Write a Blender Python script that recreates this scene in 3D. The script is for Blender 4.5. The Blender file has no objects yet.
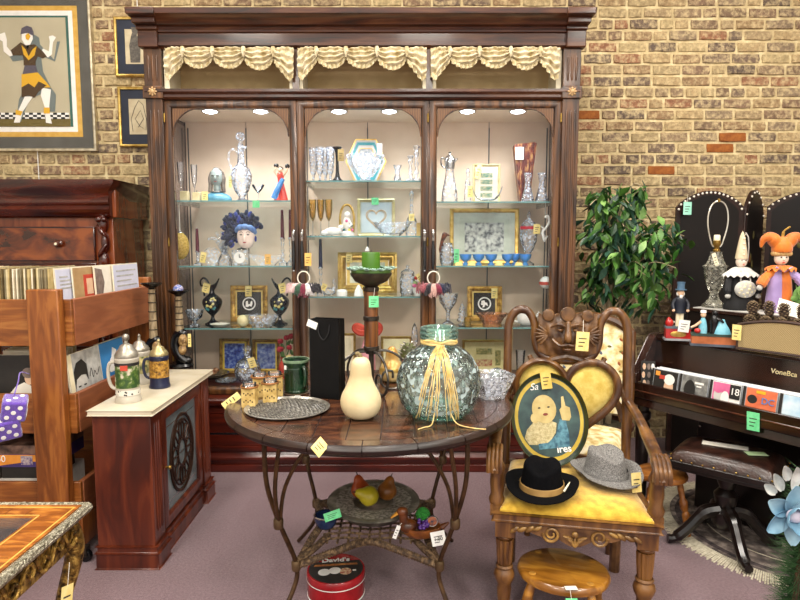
import bpy, math, random
from mathutils import Vector, Matrix, Euler
random.seed(7)
PI = math.pi
SC = bpy.context.scene
COL = SC.collection

# ------------------------------------------------------------------ camera, world, lights
CAM_H = 1.5
TILT = math.atan(58 / 600.0)
CT, ST = math.cos(TILT), math.sin(TILT)
cam_d = bpy.data.cameras.new('camera')
cam_d.sensor_width = 36.0
cam_d.lens = 36.0 * 600 / 800
cam = bpy.data.objects.new('camera', cam_d)
COL.objects.link(cam)
cam.location = (0, 0, CAM_H)
cam.rotation_euler = (PI / 2 - TILT, 0, 0)
SC.camera = cam
world = bpy.data.worlds.new('world')
SC.world = world
world.use_nodes = True
world.node_tree.nodes['Background'].inputs[0].default_value = (1.0, 0.97, 0.92, 1)
world.node_tree.nodes['Background'].inputs[1].default_value = 0.95
def area(name, loc, size, power, color=(1, 0.94, 0.85), rot=(0, 0, 0), sy=None):
    l = bpy.data.lights.new(name, 'AREA')
    l.energy = power; l.color = color
    l.shape = 'RECTANGLE'; l.size = size; l.size_y = sy or size
    o = bpy.data.objects.new(name, l); COL.objects.link(o)
    o.location = loc; o.rotation_euler = rot
    return o
for lx in (-1.7, 0.3, 2.3):
    for ly, pw in ((-1.6, 75), (0.7, 50), (2.9, 38)):
        area('ceiling_panel_light', (lx, ly, 3.93), 0.6, pw, sy=0.9)
SC.view_settings.view_transform = 'Standard'
SC.view_settings.look = 'None'
SC.view_settings.gamma = 1.0
SC.view_settings.use_curve_mapping = False
SC.view_settings.exposure = 0.36
SC.cycles.transparent_max_bounces = 32

# ------------------------------------------------------------------ measuring helpers
def dep(Y, z): return Y * CT - (z - CAM_H) * ST          # distance along the view axis
def X(px, Y, z): return (px - 400) / 600.0 * dep(Y, z)   # x of a pixel column at a known distance
def S(Y, z): return dep(Y, z) / 600.0                    # metres per pixel there
def Z(py, Y):
    a = math.atan((300 - py) / 600.0) - TILT
    return CAM_H + Y * math.tan(a)
def YD(py, z):                                           # distance of a level plane at a pixel row
    a = math.atan((py - 300) / 600.0) + TILT
    return (CAM_H - z) / math.tan(a)

# ------------------------------------------------------------------ materials
def lin(h):
    if isinstance(h, str):
        h = h.lstrip('#'); v = [int(h[i:i + 2], 16) / 255.0 for i in (0, 2, 4)]
        return tuple(c / 12.92 if c <= 0.04045 else ((c + 0.055) / 1.055) ** 2.4 for c in v)
    return tuple(h)
MATS = {}
def mat(name, c1, c2=None, rough=0.5, metal=0.0, kind='noise', scale=20.0, stretch=(1, 1, 1), bump=0.0, bscale=None,
        coat=0.0, emit=0.0, spec=0.5, sheen=0.0, c3=None, trans=0.0, detail=4.0, ramp=(0.35, 0.65)):
    if name in MATS: return MATS[name]
    m = bpy.data.materials.new(name); m.use_nodes = True
    N = m.node_tree.nodes; L = m.node_tree.links
    b = N['Principled BSDF']
    a1 = lin(c1) + (1,)
    b.inputs['Base Color'].default_value = a1
    b.inputs['Roughness'].default_value = rough
    b.inputs['Metallic'].default_value = metal
    b.inputs['Specular IOR Level'].default_value = spec
    b.inputs['Coat Weight'].default_value = coat
    b.inputs['Coat Roughness'].default_value = 0.12
    b.inputs['Sheen Weight'].default_value = sheen
    b.inputs['Transmission Weight'].default_value = trans
    if emit:
        b.inputs['Emission Color'].default_value = a1
        b.inputs['Emission Strength'].default_value = emit
    tc = N.new('ShaderNodeTexCoord'); mp = N.new('ShaderNodeMapping')
    L.new(tc.outputs['Object'], mp.inputs['Vector'])
    mp.inputs['Scale'].default_value = stretch
    if c2 is not None:
        if kind == 'wood':
            w = N.new('ShaderNodeTexNoise'); w.inputs['Scale'].default_value = scale; w.inputs['Detail'].default_value = 6
            w.inputs['Distortion'].default_value = 1.2; out = w.outputs['Fac']
        elif kind == 'voronoi':
            w = N.new('ShaderNodeTexVoronoi'); w.inputs['Scale'].default_value = scale; out = w.outputs['Distance']
        elif kind == 'checker':
            w = N.new('ShaderNodeTexChecker'); w.inputs['Scale'].default_value = scale; out = w.outputs['Fac']
        elif kind == 'wave':
            w = N.new('ShaderNodeTexWave'); w.inputs['Scale'].default_value = scale; w.inputs['Distortion'].default_value = 2.0; out = w.outputs['Fac']
        else:
            w = N.new('ShaderNodeTexNoise'); w.inputs['Scale'].default_value = scale; w.inputs['Detail'].default_value = detail; out = w.outputs['Fac']
        L.new(mp.outputs['Vector'], w.inputs['Vector'])
        r = N.new('ShaderNodeValToRGB')
        r.color_ramp.elements[0].position = ramp[0]; r.color_ramp.elements[0].color = a1
        r.color_ramp.elements[1].position = ramp[1]; r.color_ramp.elements[1].color = lin(c2) + (1,)
        if c3 is not None:
            e = r.color_ramp.elements.new((ramp[0] + ramp[1]) / 2); e.color = lin(c3) + (1,)
        L.new(out, r.inputs['Fac']); L.new(r.outputs['Color'], b.inputs['Base Color'])
    if bump:
        n2 = N.new('ShaderNodeTexNoise'); n2.inputs['Scale'].default_value = bscale or scale * 2; n2.inputs['Detail'].default_value = 3
        L.new(mp.outputs['Vector'], n2.inputs['Vector'])
        bm = N.new('ShaderNodeBump'); bm.inputs['Strength'].default_value = bump; bm.inputs['Distance'].default_value = 0.01
        L.new(n2.outputs['Fac'], bm.inputs['Height']); L.new(bm.outputs['Normal'], b.inputs['Normal'])
    MATS[name] = m
    return m
def glassy(name, tint, body, fac_body=0.15, rough=0.03, ior=1.5, bump=0.0, bscale=120.0, cut=0.0):
    """thin clear glass: transparent with fresnel reflection and a little scattering body"""
    if name in MATS: return MATS[name]
    m = bpy.data.materials.new(name); m.use_nodes = True
    N = m.node_tree.nodes; L = m.node_tree.links
    N.remove(N['Principled BSDF'])
    out = N['Material Output']
    t = N.new('ShaderNodeBsdfTransparent'); t.inputs[0].default_value = lin(tint) + (1,)
    g = N.new('ShaderNodeBsdfGlossy'); g.inputs['Roughness'].default_value = rough; g.inputs[0].default_value = (1, 1, 1, 1)
    d = N.new('ShaderNodeBsdfDiffuse'); d.inputs[0].default_value = lin(body) + (1,)
    f = N.new('ShaderNodeFresnel'); f.inputs[0].default_value = ior
    m1 = N.new('ShaderNodeMixShader'); m1.inputs[0].default_value = fac_body
    L.new(t.outputs[0], m1.inputs[1]); L.new(d.outputs[0], m1.inputs[2])
    m2 = N.new('ShaderNodeMixShader')
    L.new(f.outputs[0], m2.inputs[0]); L.new(m1.outputs[0], m2.inputs[1]); L.new(g.outputs[0], m2.inputs[2])
    L.new(m2.outputs[0], out.inputs[0])
    if bump:
        tc = N.new('ShaderNodeTexCoord')
        v = N.new('ShaderNodeTexVoronoi'); v.inputs['Scale'].default_value = bscale
        L.new(tc.outputs['Object'], v.inputs['Vector'])
        if cut:  # sparkle of cut facets painted in as colour: some cells white, most clear
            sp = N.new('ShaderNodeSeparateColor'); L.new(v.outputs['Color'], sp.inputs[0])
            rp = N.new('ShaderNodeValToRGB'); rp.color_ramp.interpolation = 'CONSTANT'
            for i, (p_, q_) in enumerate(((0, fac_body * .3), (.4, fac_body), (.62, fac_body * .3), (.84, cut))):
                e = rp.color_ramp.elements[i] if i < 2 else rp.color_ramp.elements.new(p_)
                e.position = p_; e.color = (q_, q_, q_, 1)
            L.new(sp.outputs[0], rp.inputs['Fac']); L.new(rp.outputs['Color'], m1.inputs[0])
        bm = N.new('ShaderNodeBump'); bm.inputs['Strength'].default_value = bump; bm.inputs['Distance'].default_value = 0.006
        L.new(v.outputs['Distance'], bm.inputs['Height'])
        L.new(bm.outputs['Normal'], g.inputs['Normal']); L.new(bm.outputs['Normal'], f.inputs['Normal']); L.new(bm.outputs['Normal'], d.inputs['Normal'])
    MATS[name] = m
    return m

WOOD = mat('mahogany', '#28150a', '#6a421f', 0.4, kind='wood', scale=3.2, stretch=(6, 6, 0.6), coat=0.25, c3='#482b13')
WOODH = mat('mahogany_rail', '#28130a', '#5c361d', 0.42, kind='wood', scale=3.2, stretch=(0.6, 6, 6), coat=0.25, c3='#45200f')
WOODR = mat('mahogany_red', '#35100a', '#5c1d10', 0.3, kind='wood', scale=3, stretch=(0.7, 5, 5), coat=0.3)
SPAN = mat('spandrel_veneer', '#4a2c18', '#7a5430', 0.45, kind='wave', scale=30, stretch=(1, 1, 1))
CHEST = mat('flame_mahogany', '#2c0e06', '#8a4518', 0.22, kind='wood', scale=2.6, stretch=(1.5, 2, 3), coat=0.5, c3='#642a0e')
CHESTD = mat('chest_dark_mahogany', '#25090a', '#4e1a0c', 0.2, kind='wood', scale=3, stretch=(1, 3, 3), coat=0.6)
CHESTS = mat('chest_side_mahogany', '#5a230f', '#8a4420', 0.25, kind='wood', scale=3, stretch=(3, 3, .6), coat=0.4)
PINE = mat('rack_wood', '#6c3810', '#9c5e26', 0.42, kind='wood', scale=4, stretch=(6, 6, 0.8), coat=0.1, c3='#84491a')
PINEH = mat('rack_wood_rail', '#703c14', '#a0662e', 0.42, kind='wood', scale=4, stretch=(.8, 1.2, 7), coat=0.1, c3='#8a4e1c')
RACKS = mat('rack_side_wood', '#80472a', '#9a5c38', 0.5, kind='wood', scale=4, stretch=(5, .8, 5))
GOLD = mat('gold_leaf', '#b08a3c', '#d8b868', 0.35, 0.65, scale=30)
GOLDD = mat('old_gold', '#7d5a20', '#c09a4a', 0.4, 0.6, scale=40, bump=0.2)
BRASS = mat('brass', '#8a6a30', '#b89850', 0.3, 0.9, scale=30)
BLACK = mat('black_gloss', '#060608', '#0c0c0e', 0.25, scale=10)
BLACKM = mat('black_matte', '#08080a', '#0e0e10', 0.7, scale=30)
WHITE = mat('white_paint', '#e8e6e0', '#f4f2ee', 0.4, scale=20)
CREAM = mat('cream', '#e8dcb8', '#f2e9cc', 0.5, scale=20)
PAPER = mat('paper', '#efe9d8', '#f8f4ea', 0.7, scale=30)
TAGY = mat('tag_yellow', '#e8cf78', '#f2e09a', 0.7, scale=40)
TAGG = mat('tag_green', '#5fd088', '#7fe0a0', 0.7, scale=40)
TAGW = mat('tag_white', '#eeeee6', '#f8f8f4', 0.7, scale=40)
INK = mat('ink', '#2a2420', '#3a342c', 0.8, scale=40)
SILVER = mat('silver', '#a8a8a8', '#d8d8d6', 0.22, 0.95, scale=30)
IRON = mat('dark_iron', '#2b2622', '#453c34', 0.45, 0.7, scale=40)
BRONZE = mat('bronzed_iron', '#3c2a1a', '#5c4228', 0.38, 0.6, scale=25)
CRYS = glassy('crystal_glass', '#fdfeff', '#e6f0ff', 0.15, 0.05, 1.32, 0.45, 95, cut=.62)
CLEAR = glassy('clear_glass', '#fdfeff', '#e6eef8', 0.05, 0.02, 1.45)
PANE = glassy('pane_glass', '#ffffff', '#dfe6ea', 0.004, 0.0, 1.18)
SHELFG = glassy('shelf_glass', '#f2faf8', '#b9d8d4', 0.05, 0.02, 1.45)
EDGEG = glassy('shelf_edge_glass', '#7fb3b0', '#8cc4c4', 0.6, 0.05, 1.45)

# ------------------------------------------------------------------ mesh builder
class MB:
    def __init__(s, k=1.0):
        s.v = []; s.f = []; s.k = k; s.M = None
    def add(s, vs, fs):
        o = len(s.v)
        for p in vs:
            q = Vector(p)
            if s.M is not None: q = s.M @ q
            s.v.append(q * s.k)
        s.f += [tuple(i + o for i in f) for f in fs]
        return s
    def at(s, loc=(0, 0, 0), rot=(0, 0, 0), sc=(1, 1, 1)):
        s.M = Matrix.Translation(loc) @ Euler(rot).to_matrix().to_4x4() @ Matrix.Diagonal((sc[0], sc[1], sc[2], 1))
        return s
    def off(s):
        s.M = None; return s
    def box(s, x0, x1, y0, y1, z0, z1):
        return s.add([(x0, y0, z0), (x1, y0, z0), (x1, y1, z0), (x0, y1, z0), (x0, y0, z1), (x1, y0, z1), (x1, y1, z1), (x0, y1, z1)],
                     [(3, 2, 1, 0), (4, 5, 6, 7), (0, 1, 5, 4), (1, 2, 6, 5), (2, 3, 7, 6), (3, 0, 4, 7)])
    def lathe(s, prof, n=24, c=(0, 0, 0), ex=1.0, ey=1.0, lobes=0, lamp=0.0, a0=0.0, caps=True):
        vs = []; fs = []; rings = []
        for (r, z) in prof:
            if r < 1e-6:
                rings.append([len(vs)]); vs.append((c[0], c[1], c[2] + z)); continue
            ring = []
            for i in range(n):
                a = 2 * PI * i / n + a0
                rr = r * (1 + (lamp * (abs(math.cos(lobes * a / 2)) - 0.5) if lobes else 0))
                ring.append(len(vs)); vs.append((c[0] + rr * ex * math.cos(a), c[1] + rr * ey * math.sin(a), c[2] + z))
            rings.append(ring)
        for p, q in zip(rings, rings[1:]):
            for i in range(n):
                k = (i + 1) % n
                if len(p) > 1 and len(q) > 1: fs.append((p[i], p[k], q[k], q[i]))
                elif len(p) > 1: fs.append((p[i], p[k], q[0]))
                elif len(q) > 1: fs.append((p[0], q[k], q[i]))
        if caps and len(rings[0]) > 1: fs.append(tuple(reversed(rings[0])))
        if caps and len(rings[-1]) > 1: fs.append(tuple(rings[-1]))
        return s.add(vs, fs)
    def band(s, prof, n=24, c=(0, 0, 0), **kw): return s.lathe(prof, n, c, caps=False, **kw)
    def vessel(s, prof, n=24, t=None, c=(0, 0, 0), **kw):
        """open vessel: outside profile, then the inside back down"""
        t = t or max(0.4 / max(1, 1), 0.06 * max(p[0] for p in prof)) if t is None else t
        inner = [(max(r - t, 0.0), z + (t if i == 0 else 0)) for i, (r, z) in enumerate(prof)]
        inner = [p for p in reversed(inner)]
        inner[-1] = (0.0, inner[-1][1])
        return s.lathe(list(prof) + inner, n, c, **kw)
    def ell(s, c, r, n=14, m=9):
        if not hasattr(r, '__len__'): r = (r, r, r)
        prof = [(math.sin(PI * j / m), -math.cos(PI * j / m)) for j in range(m + 1)]
        vs = [(c[0], c[1], c[2] - r[2])]; fs = []
        for (q, z) in prof[1:-1]:
            for i in range(n):
                a = 2 * PI * i / n
                vs.append((c[0] + r[0] * q * math.cos(a), c[1] + r[1] * q * math.sin(a), c[2] + r[2] * z))
        vs.append((c[0], c[1], c[2] + r[2])); top = len(vs) - 1
        for i in range(n):
            k = (i + 1) % n
            fs.append((0, 1 + k, 1 + i)); fs.append((top - n + i, top - n + k, top))
            for j in range(m - 2): fs.append((1 + j * n + i, 1 + j * n + k, 1 + (j + 1) * n + k, 1 + (j + 1) * n + i))
        return s.add(vs, fs)
    def tube(s, pts, r, n=8, closed=False, flat=1.0):
        P = [Vector(p) for p in pts]; m = len(P)
        R = r if hasattr(r, '__len__') else [r] * m
        vs = []; fs = []; up = None
        for i in range(m):
            a = P[i - 1] if (i > 0 or closed) else P[i]
            b = P[(i + 1) % m] if (i < m - 1 or closed) else P[i]
            t = (b - a)
            t = t.normalized() if t.length > 1e-9 else Vector((0, 0, 1))
            if up is None:
                up = Vector((0, 0, 1)) if abs(t.z) < 0.9 else Vector((1, 0, 0))
            e1 = (up - t * up.dot(t))
            e1 = e1.normalized() if e1.length > 1e-6 else t.orthogonal().normalized()
            up = e1
            e2 = t.cross(e1)
            for k in range(n):
                q = 2 * PI * k / n
                vs.append(P[i] + (e1 * math.cos(q) * flat + e2 * math.sin(q)) * R[i])
        for i in range(m if closed else m - 1):
            j = (i + 1) % m
            for k in range(n):
                l = (k + 1) % n
                fs.append((i * n + k, i * n + l, j * n + l, j * n + k))
        if not closed:
            fs.append(tuple(range(n - 1, -1, -1))); fs.append(tuple(range((m - 1) * n, m * n)))
        return s.add(vs, fs)
    def prism(s, pts, a, b, plane='xz'):
        """outline extruded: plane 'xz' from y=a to y=b, 'xy' from z=a to z=b, 'yz' from x=a to x=b"""
        def P(u, w, d): return (u, d, w) if plane == 'xz' else ((u, w, d) if plane == 'xy' else (d, u, w))
        n = len(pts)
        vs = [P(u, w, a) for u, w in pts] + [P(u, w, b) for u, w in pts]
        fs = [tuple(range(n)), tuple(range(2 * n - 1, n - 1, -1))]
        fs += [(i, (i + 1) % n, n + (i + 1) % n, n + i) for i in range(n)]
        return s.add(vs, fs)
    def grid(s, fn, nu, nv, wrap=False):
        vs = [fn(i / nu, j / nv) for j in range(nv + 1) for i in range(nu + 1)]
        fs = [(j * (nu + 1) + i, j * (nu + 1) + i + 1, (j + 1) * (nu + 1) + i + 1, (j + 1) * (nu + 1) + i) for j in range(nv) for i in range(nu)]
        return s.add(vs, fs)
    def sheet(s, fn, nu, nv, th, nrm=(0, 1, 0)):
        """a grid with thickness th along nrm"""
        nv_ = Vector(nrm) * th
        s.grid(fn, nu, nv)
        s.grid(lambda u, v: tuple(Vector(fn(u, v)) + nv_), nu, nv)
        e = [(i / nu, 0) for i in range(nu + 1)] + [(1, j / nv) for j in range(1, nv + 1)] + [(1 - i / nu, 1) for i in range(1, nu + 1)] + [(0, 1 - j / nv) for j in range(1, nv)]
        n = len(e)
        a = [fn(u, v) for u, v in e]; b = [tuple(Vector(p) + nv_) for p in a]
        return s.add(a + b, [(i, (i + 1) % n, n + (i + 1) % n, n + i) for i in range(n)])
    def frame(s, w, h, prof, x=0, z=0, y=0):
        """picture frame: outer w*h centred on x, bottom z; profile = [(inset, depth forward)]"""
        n = len(prof); vs = []; fs = []
        for (i, d) in prof:
            vs += [(x - w / 2 + i, y - d, z + i), (x + w / 2 - i, y - d, z + i), (x + w / 2 - i, y - d, z + h - i), (x - w / 2 + i, y - d, z + h - i)]
        for a in range(n):
            b = (a + 1) % n
            for k in range(4):
                l = (k + 1) % 4
                fs.append((a * 4 + k, a * 4 + l, b * 4 + l, b * 4 + k))
        return s.add(vs, fs)
    def build(s, name, m, parent=None, loc=None, rot=None, smooth=True, bevel=0.0, angle=38):
        me = bpy.data.meshes.new(name)
        me.from_pydata([tuple(p) for p in s.v], [], s.f)
        me.update()
        if smooth and len(s.f):
            me.polygons.foreach_set('use_smooth', [True] * len(me.polygons))
            me.set_sharp_from_angle(angle=math.radians(angle))
        me.materials.append(m)
        o = bpy.data.objects.new(name, me); COL.objects.link(o)
        if parent is not None: o.parent = parent
        if loc is not None: o.location = loc
        if rot is not None: o.rotation_euler = rot
        if bevel:
            bv = o.modifiers.new('bevel', 'BEVEL'); bv.width = bevel; bv.segments = 2; bv.limit_method = 'ANGLE'
            bv.angle_limit = math.radians(40)
        return o
def tag(o, label, cat, group=None):
    o['label'] = label; o['category'] = cat
    if group: o['group'] = group
    return o
def struct(o, label=None):
    o['kind'] = 'structure'
    if label: o['label'] = label
    return o
def thing(name, label, cat, loc=(0, 0, 0), rz=0.0, group=None):
    o = bpy.data.objects.new(name, None); COL.objects.link(o)
    o.empty_display_size = 0.05
    o.location = loc; o.rotation_euler = (0, 0, rz)
    return tag(o, label, cat, group)
def copy_tree(o, parent=None):
    c = o.copy(); COL.objects.link(c); c.parent = parent
    for ch in o.children: copy_tree(ch, c)
    return c
def text(name, body, size, m, parent, loc, rot=(PI / 2, 0, 0), depth=0.0006, align='CENTER', shear=0.0, sx=1.0, bold=0.0):
    cu = bpy.data.curves.new(name, 'FONT'); cu.body = body; cu.size = size; cu.extrude = depth; cu.align_x = align; cu.shear = shear
    cu.offset = bold
    ob = bpy.data.objects.new('t', cu); COL.objects.link(ob)
    me = bpy.data.meshes.new_from_object(ob)
    bpy.data.objects.remove(ob)
    me.name = name; me.materials.append(m)
    o = bpy.data.objects.new(name, me); COL.objects.link(o)
    o.parent = parent; o.location = loc; o.rotation_euler = rot; o.scale = (sx, 1, 1)
    return o
def price_tag(parent, loc, w, h, m=None, rot=(0, 0, 0), cord=None, k=1.0):
    """small card hung with its top at loc (parent space)"""
    b = MB(); b.box(-w / 2, w / 2, -.0008, .0008, -h, 0)
    o = b.build('price_tag', m or TAGY, parent, loc, rot, smooth=False)
    l = MB()
    for i in range(3):
        zz = -h * (.35 + .2 * i); l.box(-w * .3, w * (.3 - .12 * i), -.0014, -.0008, zz - h * .025, zz + h * .025)
    l.build('writing', INK, o, smooth=False)
    if cord:
        MB().tube([(0, 0, -h * .06), cord], .0006 + .0004 * k, 5).build('cord', PAPER, o)
    return o
def mix(a, b, t): return a + (b - a) * t
def spline(pts, n=6):
    """Catmull-Rom through points"""
    P = [Vector(p) for p in pts]; out = []
    for i in range(len(P) - 1):
        p0 = P[max(i - 1, 0)]; p1 = P[i]; p2 = P[i + 1]; p3 = P[min(i + 2, len(P) - 1)]
        for k in range(n):
            t = k / n
            out.append(0.5 * ((2 * p1) + (p2 - p0) * t + (2 * p0 - 5 * p1 + 4 * p2 - p3) * t * t + (3 * p1 - p0 - 3 * p2 + p3) * t ** 3))
    out.append(P[-1]); return out
def rows(r, n=6):
    """smooth a lathe profile"""
    return [(max(p.x, 0.0), p.y) for p in spline([(a, b, 0) for a, b in r], n)]

def parts(name, m, parent, boxes, **kw):
    r = []
    for q in boxes:
        b = MB(); b.box(*q); r.append(b.build(name, m, parent, **kw))
    return r

# ------------------------------------------------------------------ the room
WALL_Y = 4.50
CARPET = mat('mauve_carpet', '#6b5258', '#80666c', 0.95, scale=90, bump=0.5, bscale=260, detail=6, sheen=0.3)
fl = MB(); fl.box(-4.4, 4.6, -3.2, 4.6, -0.1, 0.0)
struct(fl.build('floor', CARPET, smooth=False), 'mauve carpeted shop floor')
PLASTER = mat('plaster', '#cfc8ba', '#d8d2c6', 0.9, scale=6)
for nm, b in (('wall_left', (-4.5, -4.4, -3.2, 4.6)), ('wall_right', (4.6, 4.7, -3.2, 4.6))):
    w = MB(); w.box(b[0], b[1], b[2], b[3], 0, 4.1); struct(w.build(nm, PLASTER, smooth=False), 'plain plaster side wall of the shop')
w = MB(); w.box(-4.5, 4.7, -3.2, 4.7, 4.1, 4.2); struct(w.build('ceiling', mat('ceiling_paint', '#d9d4c8', rough=.9), smooth=False), 'pale painted shop ceiling')
MORTAR = mat('mortar', '#b8a47a', '#dccca0', 0.95, scale=14, bump=0.9, bscale=45, detail=8, c3='#cab68a')
w = MB(); w.box(-4.4, 4.6, WALL_Y, WALL_Y + 0.2, 0, 4.1)
wall = struct(w.build('wall_back', MORTAR, smooth=False), 'old brick wall with pale mortar')
def brick_mat():
    m = bpy.data.materials.new('old_brick'); m.use_nodes = True
    N = m.node_tree.nodes; L = m.node_tree.links; b = N['Principled BSDF']
    b.inputs['Roughness'].default_value = 0.9
    oi = N.new('ShaderNodeObjectInfo'); ge = N.new('ShaderNodeNewGeometry')
    ad = N.new('ShaderNodeMath'); ad.operation = 'ADD'; fr = N.new('ShaderNodeMath'); fr.operation = 'FRACT'
    L.new(oi.outputs['Random'], ad.inputs[0]); L.new(ge.outputs['Random Per Island'], ad.inputs[1]); L.new(ad.outputs[0], fr.inputs[0])
    r = N.new('ShaderNodeValToRGB'); r.color_ramp.interpolation = 'CONSTANT'
    cs = ['#857058', '#75604c', '#988464', '#66564a', '#8a7052', '#a48e68', '#7c6450', '#a8966e', '#6e5c4e', '#927a58', '#84725c', '#8c6248', '#5e5046', '#9c8a66']
    for i, c in enumerate(cs):
        e = r.color_ramp.elements[0] if i == 0 else r.color_ramp.elements.new(i / len(cs))
        e.color = lin(c) + (1,)
    L.new(fr.outputs[0], r.inputs['Fac'])
    n = N.new('ShaderNodeTexNoise'); n.inputs['Scale'].default_value = 26; n.inputs['Detail'].default_value = 8; n.inputs['Roughness'].default_value = .7
    L.new(ge.outputs['Position'], n.inputs['Vector'])
    r2 = N.new('ShaderNodeValToRGB'); r2.color_ramp.elements[0].position = .44; r2.color_ramp.elements[1].position = .62
    r2.color_ramp.elements[0].color = (0, 0, 0, 1); r2.color_ramp.elements[1].color = (.75, .75, .75, 1)
    L.new(n.outputs['Fac'], r2.inputs['Fac'])
    mx = N.new('ShaderNodeMixRGB'); L.new(r2.outputs['Color'], mx.inputs[0]); L.new(r.outputs['Color'], mx.inputs[1])
    mx.inputs[2].default_value = lin('#cdb98e') + (1,)
    n3 = N.new('ShaderNodeTexNoise'); n3.inputs['Scale'].default_value = 60; n3.inputs['Detail'].default_value = 6
    L.new(ge.outputs['Position'], n3.inputs['Vector'])
    r3 = N.new('ShaderNodeValToRGB'); r3.color_ramp.elements[0].color = (.68, .65, .62, 1); r3.color_ramp.elements[1].color = (1.15, 1.12, 1.1, 1)
    r3.color_ramp.elements[0].position = .3; r3.color_ramp.elements[1].position = .6
    L.new(n3.outputs['Fac'], r3.inputs['Fac'])
    m2 = N.new('ShaderNodeMixRGB'); m2.blend_type = 'MULTIPLY'; m2.inputs[0].default_value = .8
    L.new(mx.outputs[0], m2.inputs[1]); L.new(r3.outputs['Color'], m2.inputs[2])
    L.new(m2.outputs[0], b.inputs['Base Color'])
    bp = N.new('ShaderNodeBump'); bp.inputs['Strength'].default_value = .7; bp.inputs['Distance'].default_value = .01
    L.new(n3.outputs['Fac'], bp.inputs['Height']); L.new(bp.outputs['Normal'], b.inputs['Normal'])
    return m
BRICK = brick_mat()
BRICKO = mat('orange_brick', '#84481c', '#a06028', 0.9, scale=30, bump=.4)
def brick_verts(w, h, j, rnd):
    """irregular worn brick: a ragged front outline on a foot set in the wall"""
    per = [(-1, -1), (-.33, -1), (.33, -1), (1, -1), (1, 0), (1, 1), (.33, 1), (-.33, 1), (-1, 1), (-1, 0)]
    q = lambda a: rnd.uniform(-a, a)
    v = [(a * w / 2, 0.004, c * h / 2) for a, c in per]
    for a, c in per:
        cut = .004 if abs(a) == 1 and abs(c) == 1 else 0
        v.append((a * (w / 2 - .005 - cut) + q(.004), -j + q(.0015), c * (h / 2 - .005 - cut * .6) + q(.0038)))
    return v
BF = [tuple(range(10, 20))] + [(i, (i + 1) % 10, 10 + (i + 1) % 10, 10 + i) for i in range(10)]
rnd = random.Random(3)
variants = {}
for wk in ('s', 'h'):
    for i in range(7):
        me = bpy.data.meshes.new('brick'); me.from_pydata(brick_verts(.202 if wk == 's' else .098, .066, .007 + .002 * (i % 4), rnd), [], BF); me.materials.append(BRICK)
        variants[wk, i] = me
rest = MB()
def brick_shown(x, z):
    d = dep(WALL_Y, z); px = 400 + 600 * x / d
    py = 300 - 600 * math.tan(math.atan((z - CAM_H) / WALL_Y) + TILT)
    if py < -8 or px < -10 or px > 812: return False
    if 572 < px and py < (196 if px > 690 else 330): return True
    if 84 < px < 152 and py < 186: return True
    if px <= 84 and 148 < py < 186: return True
    return 120 < px < 600 and py < 16
nb = 0
z = 0.04; row = 0
while z < 3.5:
    hdr = row % 6 == 2
    x = -3.6 + rnd.uniform(0, .2)
    while x < 3.9:
        wk = 'h' if (hdr and rnd.random() < .75) or rnd.random() < .12 else 's'
        w = .215 if wk == 's' else .111
        xc = x + w / 2; zc = z + rnd.uniform(-.002, .002)
        if brick_shown(xc, zc) and nb < 296:
            o = bpy.data.objects.new('brick', variants[wk, rnd.randrange(7)]); COL.objects.link(o)
            o.parent = wall; o.location = (xc, WALL_Y, zc); o.rotation_euler = (0, rnd.uniform(-.012, .012), 0); nb += 1
        else:
            rest.at((xc, WALL_Y, zc)).add(brick_verts(w - .013, .066, .009, rnd), BF)
        x += w
    z += .0795; row += 1
ro = rest.build('brick_courses', BRICK, wall, smooth=False); ro['kind'] = 'stuff'; ro['label'] = 'remaining bricks of the old wall'
for (px, py) in ((655.5, 168), (733, 147), (588, 115), (743, 138)):
    # a few bare orange bricks
    xx = X(px, WALL_Y, Z(py, WALL_Y)); zz = Z(py, WALL_Y)
    best = min((o for o in wall.children if o.name.startswith('brick') and o.data.vertices[:] and len(o.data.vertices) == 20), key=lambda o: abs(o.location.x - xx) + 3 * abs(o.location.z - zz))
    me = best.data.copy(); me.materials.clear(); me.materials.append(BRICKO); best.data = me
# ------------------------------------------------------------------ the display cabinet
CX, DY = -0.235, 3.90
BEIGE = mat('cabinet_lining', '#e6ceb4', '#eed8c0', 0.8, scale=5)
NICHE = mat('niche_lining', '#cdb07c', '#dcc08c', 0.75, scale=6)
cab = thing('display_cabinet', 'tall dark mahogany display cabinet with three arched glass doors', 'cabinet', (CX, DY, 0))
HW = 1.36
b = MB()
b.box(-HW - .02, HW + .02, -.10, .575, 0.0, .05)
b.box(-HW, HW, -.085, .575, .05, .44)
base = b.build('base', WOODR, cab, bevel=.004)
b = MB(); b.prism([(-.105, .085), (-.105, .10), (-.092, .115), (-.085, .13), (-.08, .085)], -HW - .02, HW + .02, 'yz'); b.build('base_moulding', WOODR, cab)
b = MB(); b.prism([(-.085, .43), (-.115, .45), (-.125, .465), (-.125, .485), (-.115, .495), (.575, .495), (.575, .43)], -HW - .025, HW + .025, 'yz'); b.build('base_top', WOODR, cab, bevel=.003)
for i in (-1, 0, 1):
    x = i * .885
    b = MB(); b.frame(.84, .28, [(0, 0), (0, .018), (.015, .022), (.03, .018), (.034, 0)], x, .145, -.085)
    b.box(x - .40, x + .40, -.096, -.086, .18, .39)
    dr = b.build('drawer', WOODR, cab)
    for s in (-1, 1):
        xx = x + s * .27
        b = MB(); b.at((xx, -.098, .285), (PI / 2, 0, 0)).lathe([(.032, 0), (.032, .004), (.024, .008), (.01, .01), (.009, .022), (.0, .024)], 20)
        b.build('rosette', BRASS, dr)
    b = MB(); b.tube(spline([(x - .27, -.118, .283), (x - .2, -.13, .272), (x, -.134, .27), (x + .2, -.13, .272), (x + .27, -.118, .283)]), .0075, 8)
    b.build('bail_pull', BLACK, dr)
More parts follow.
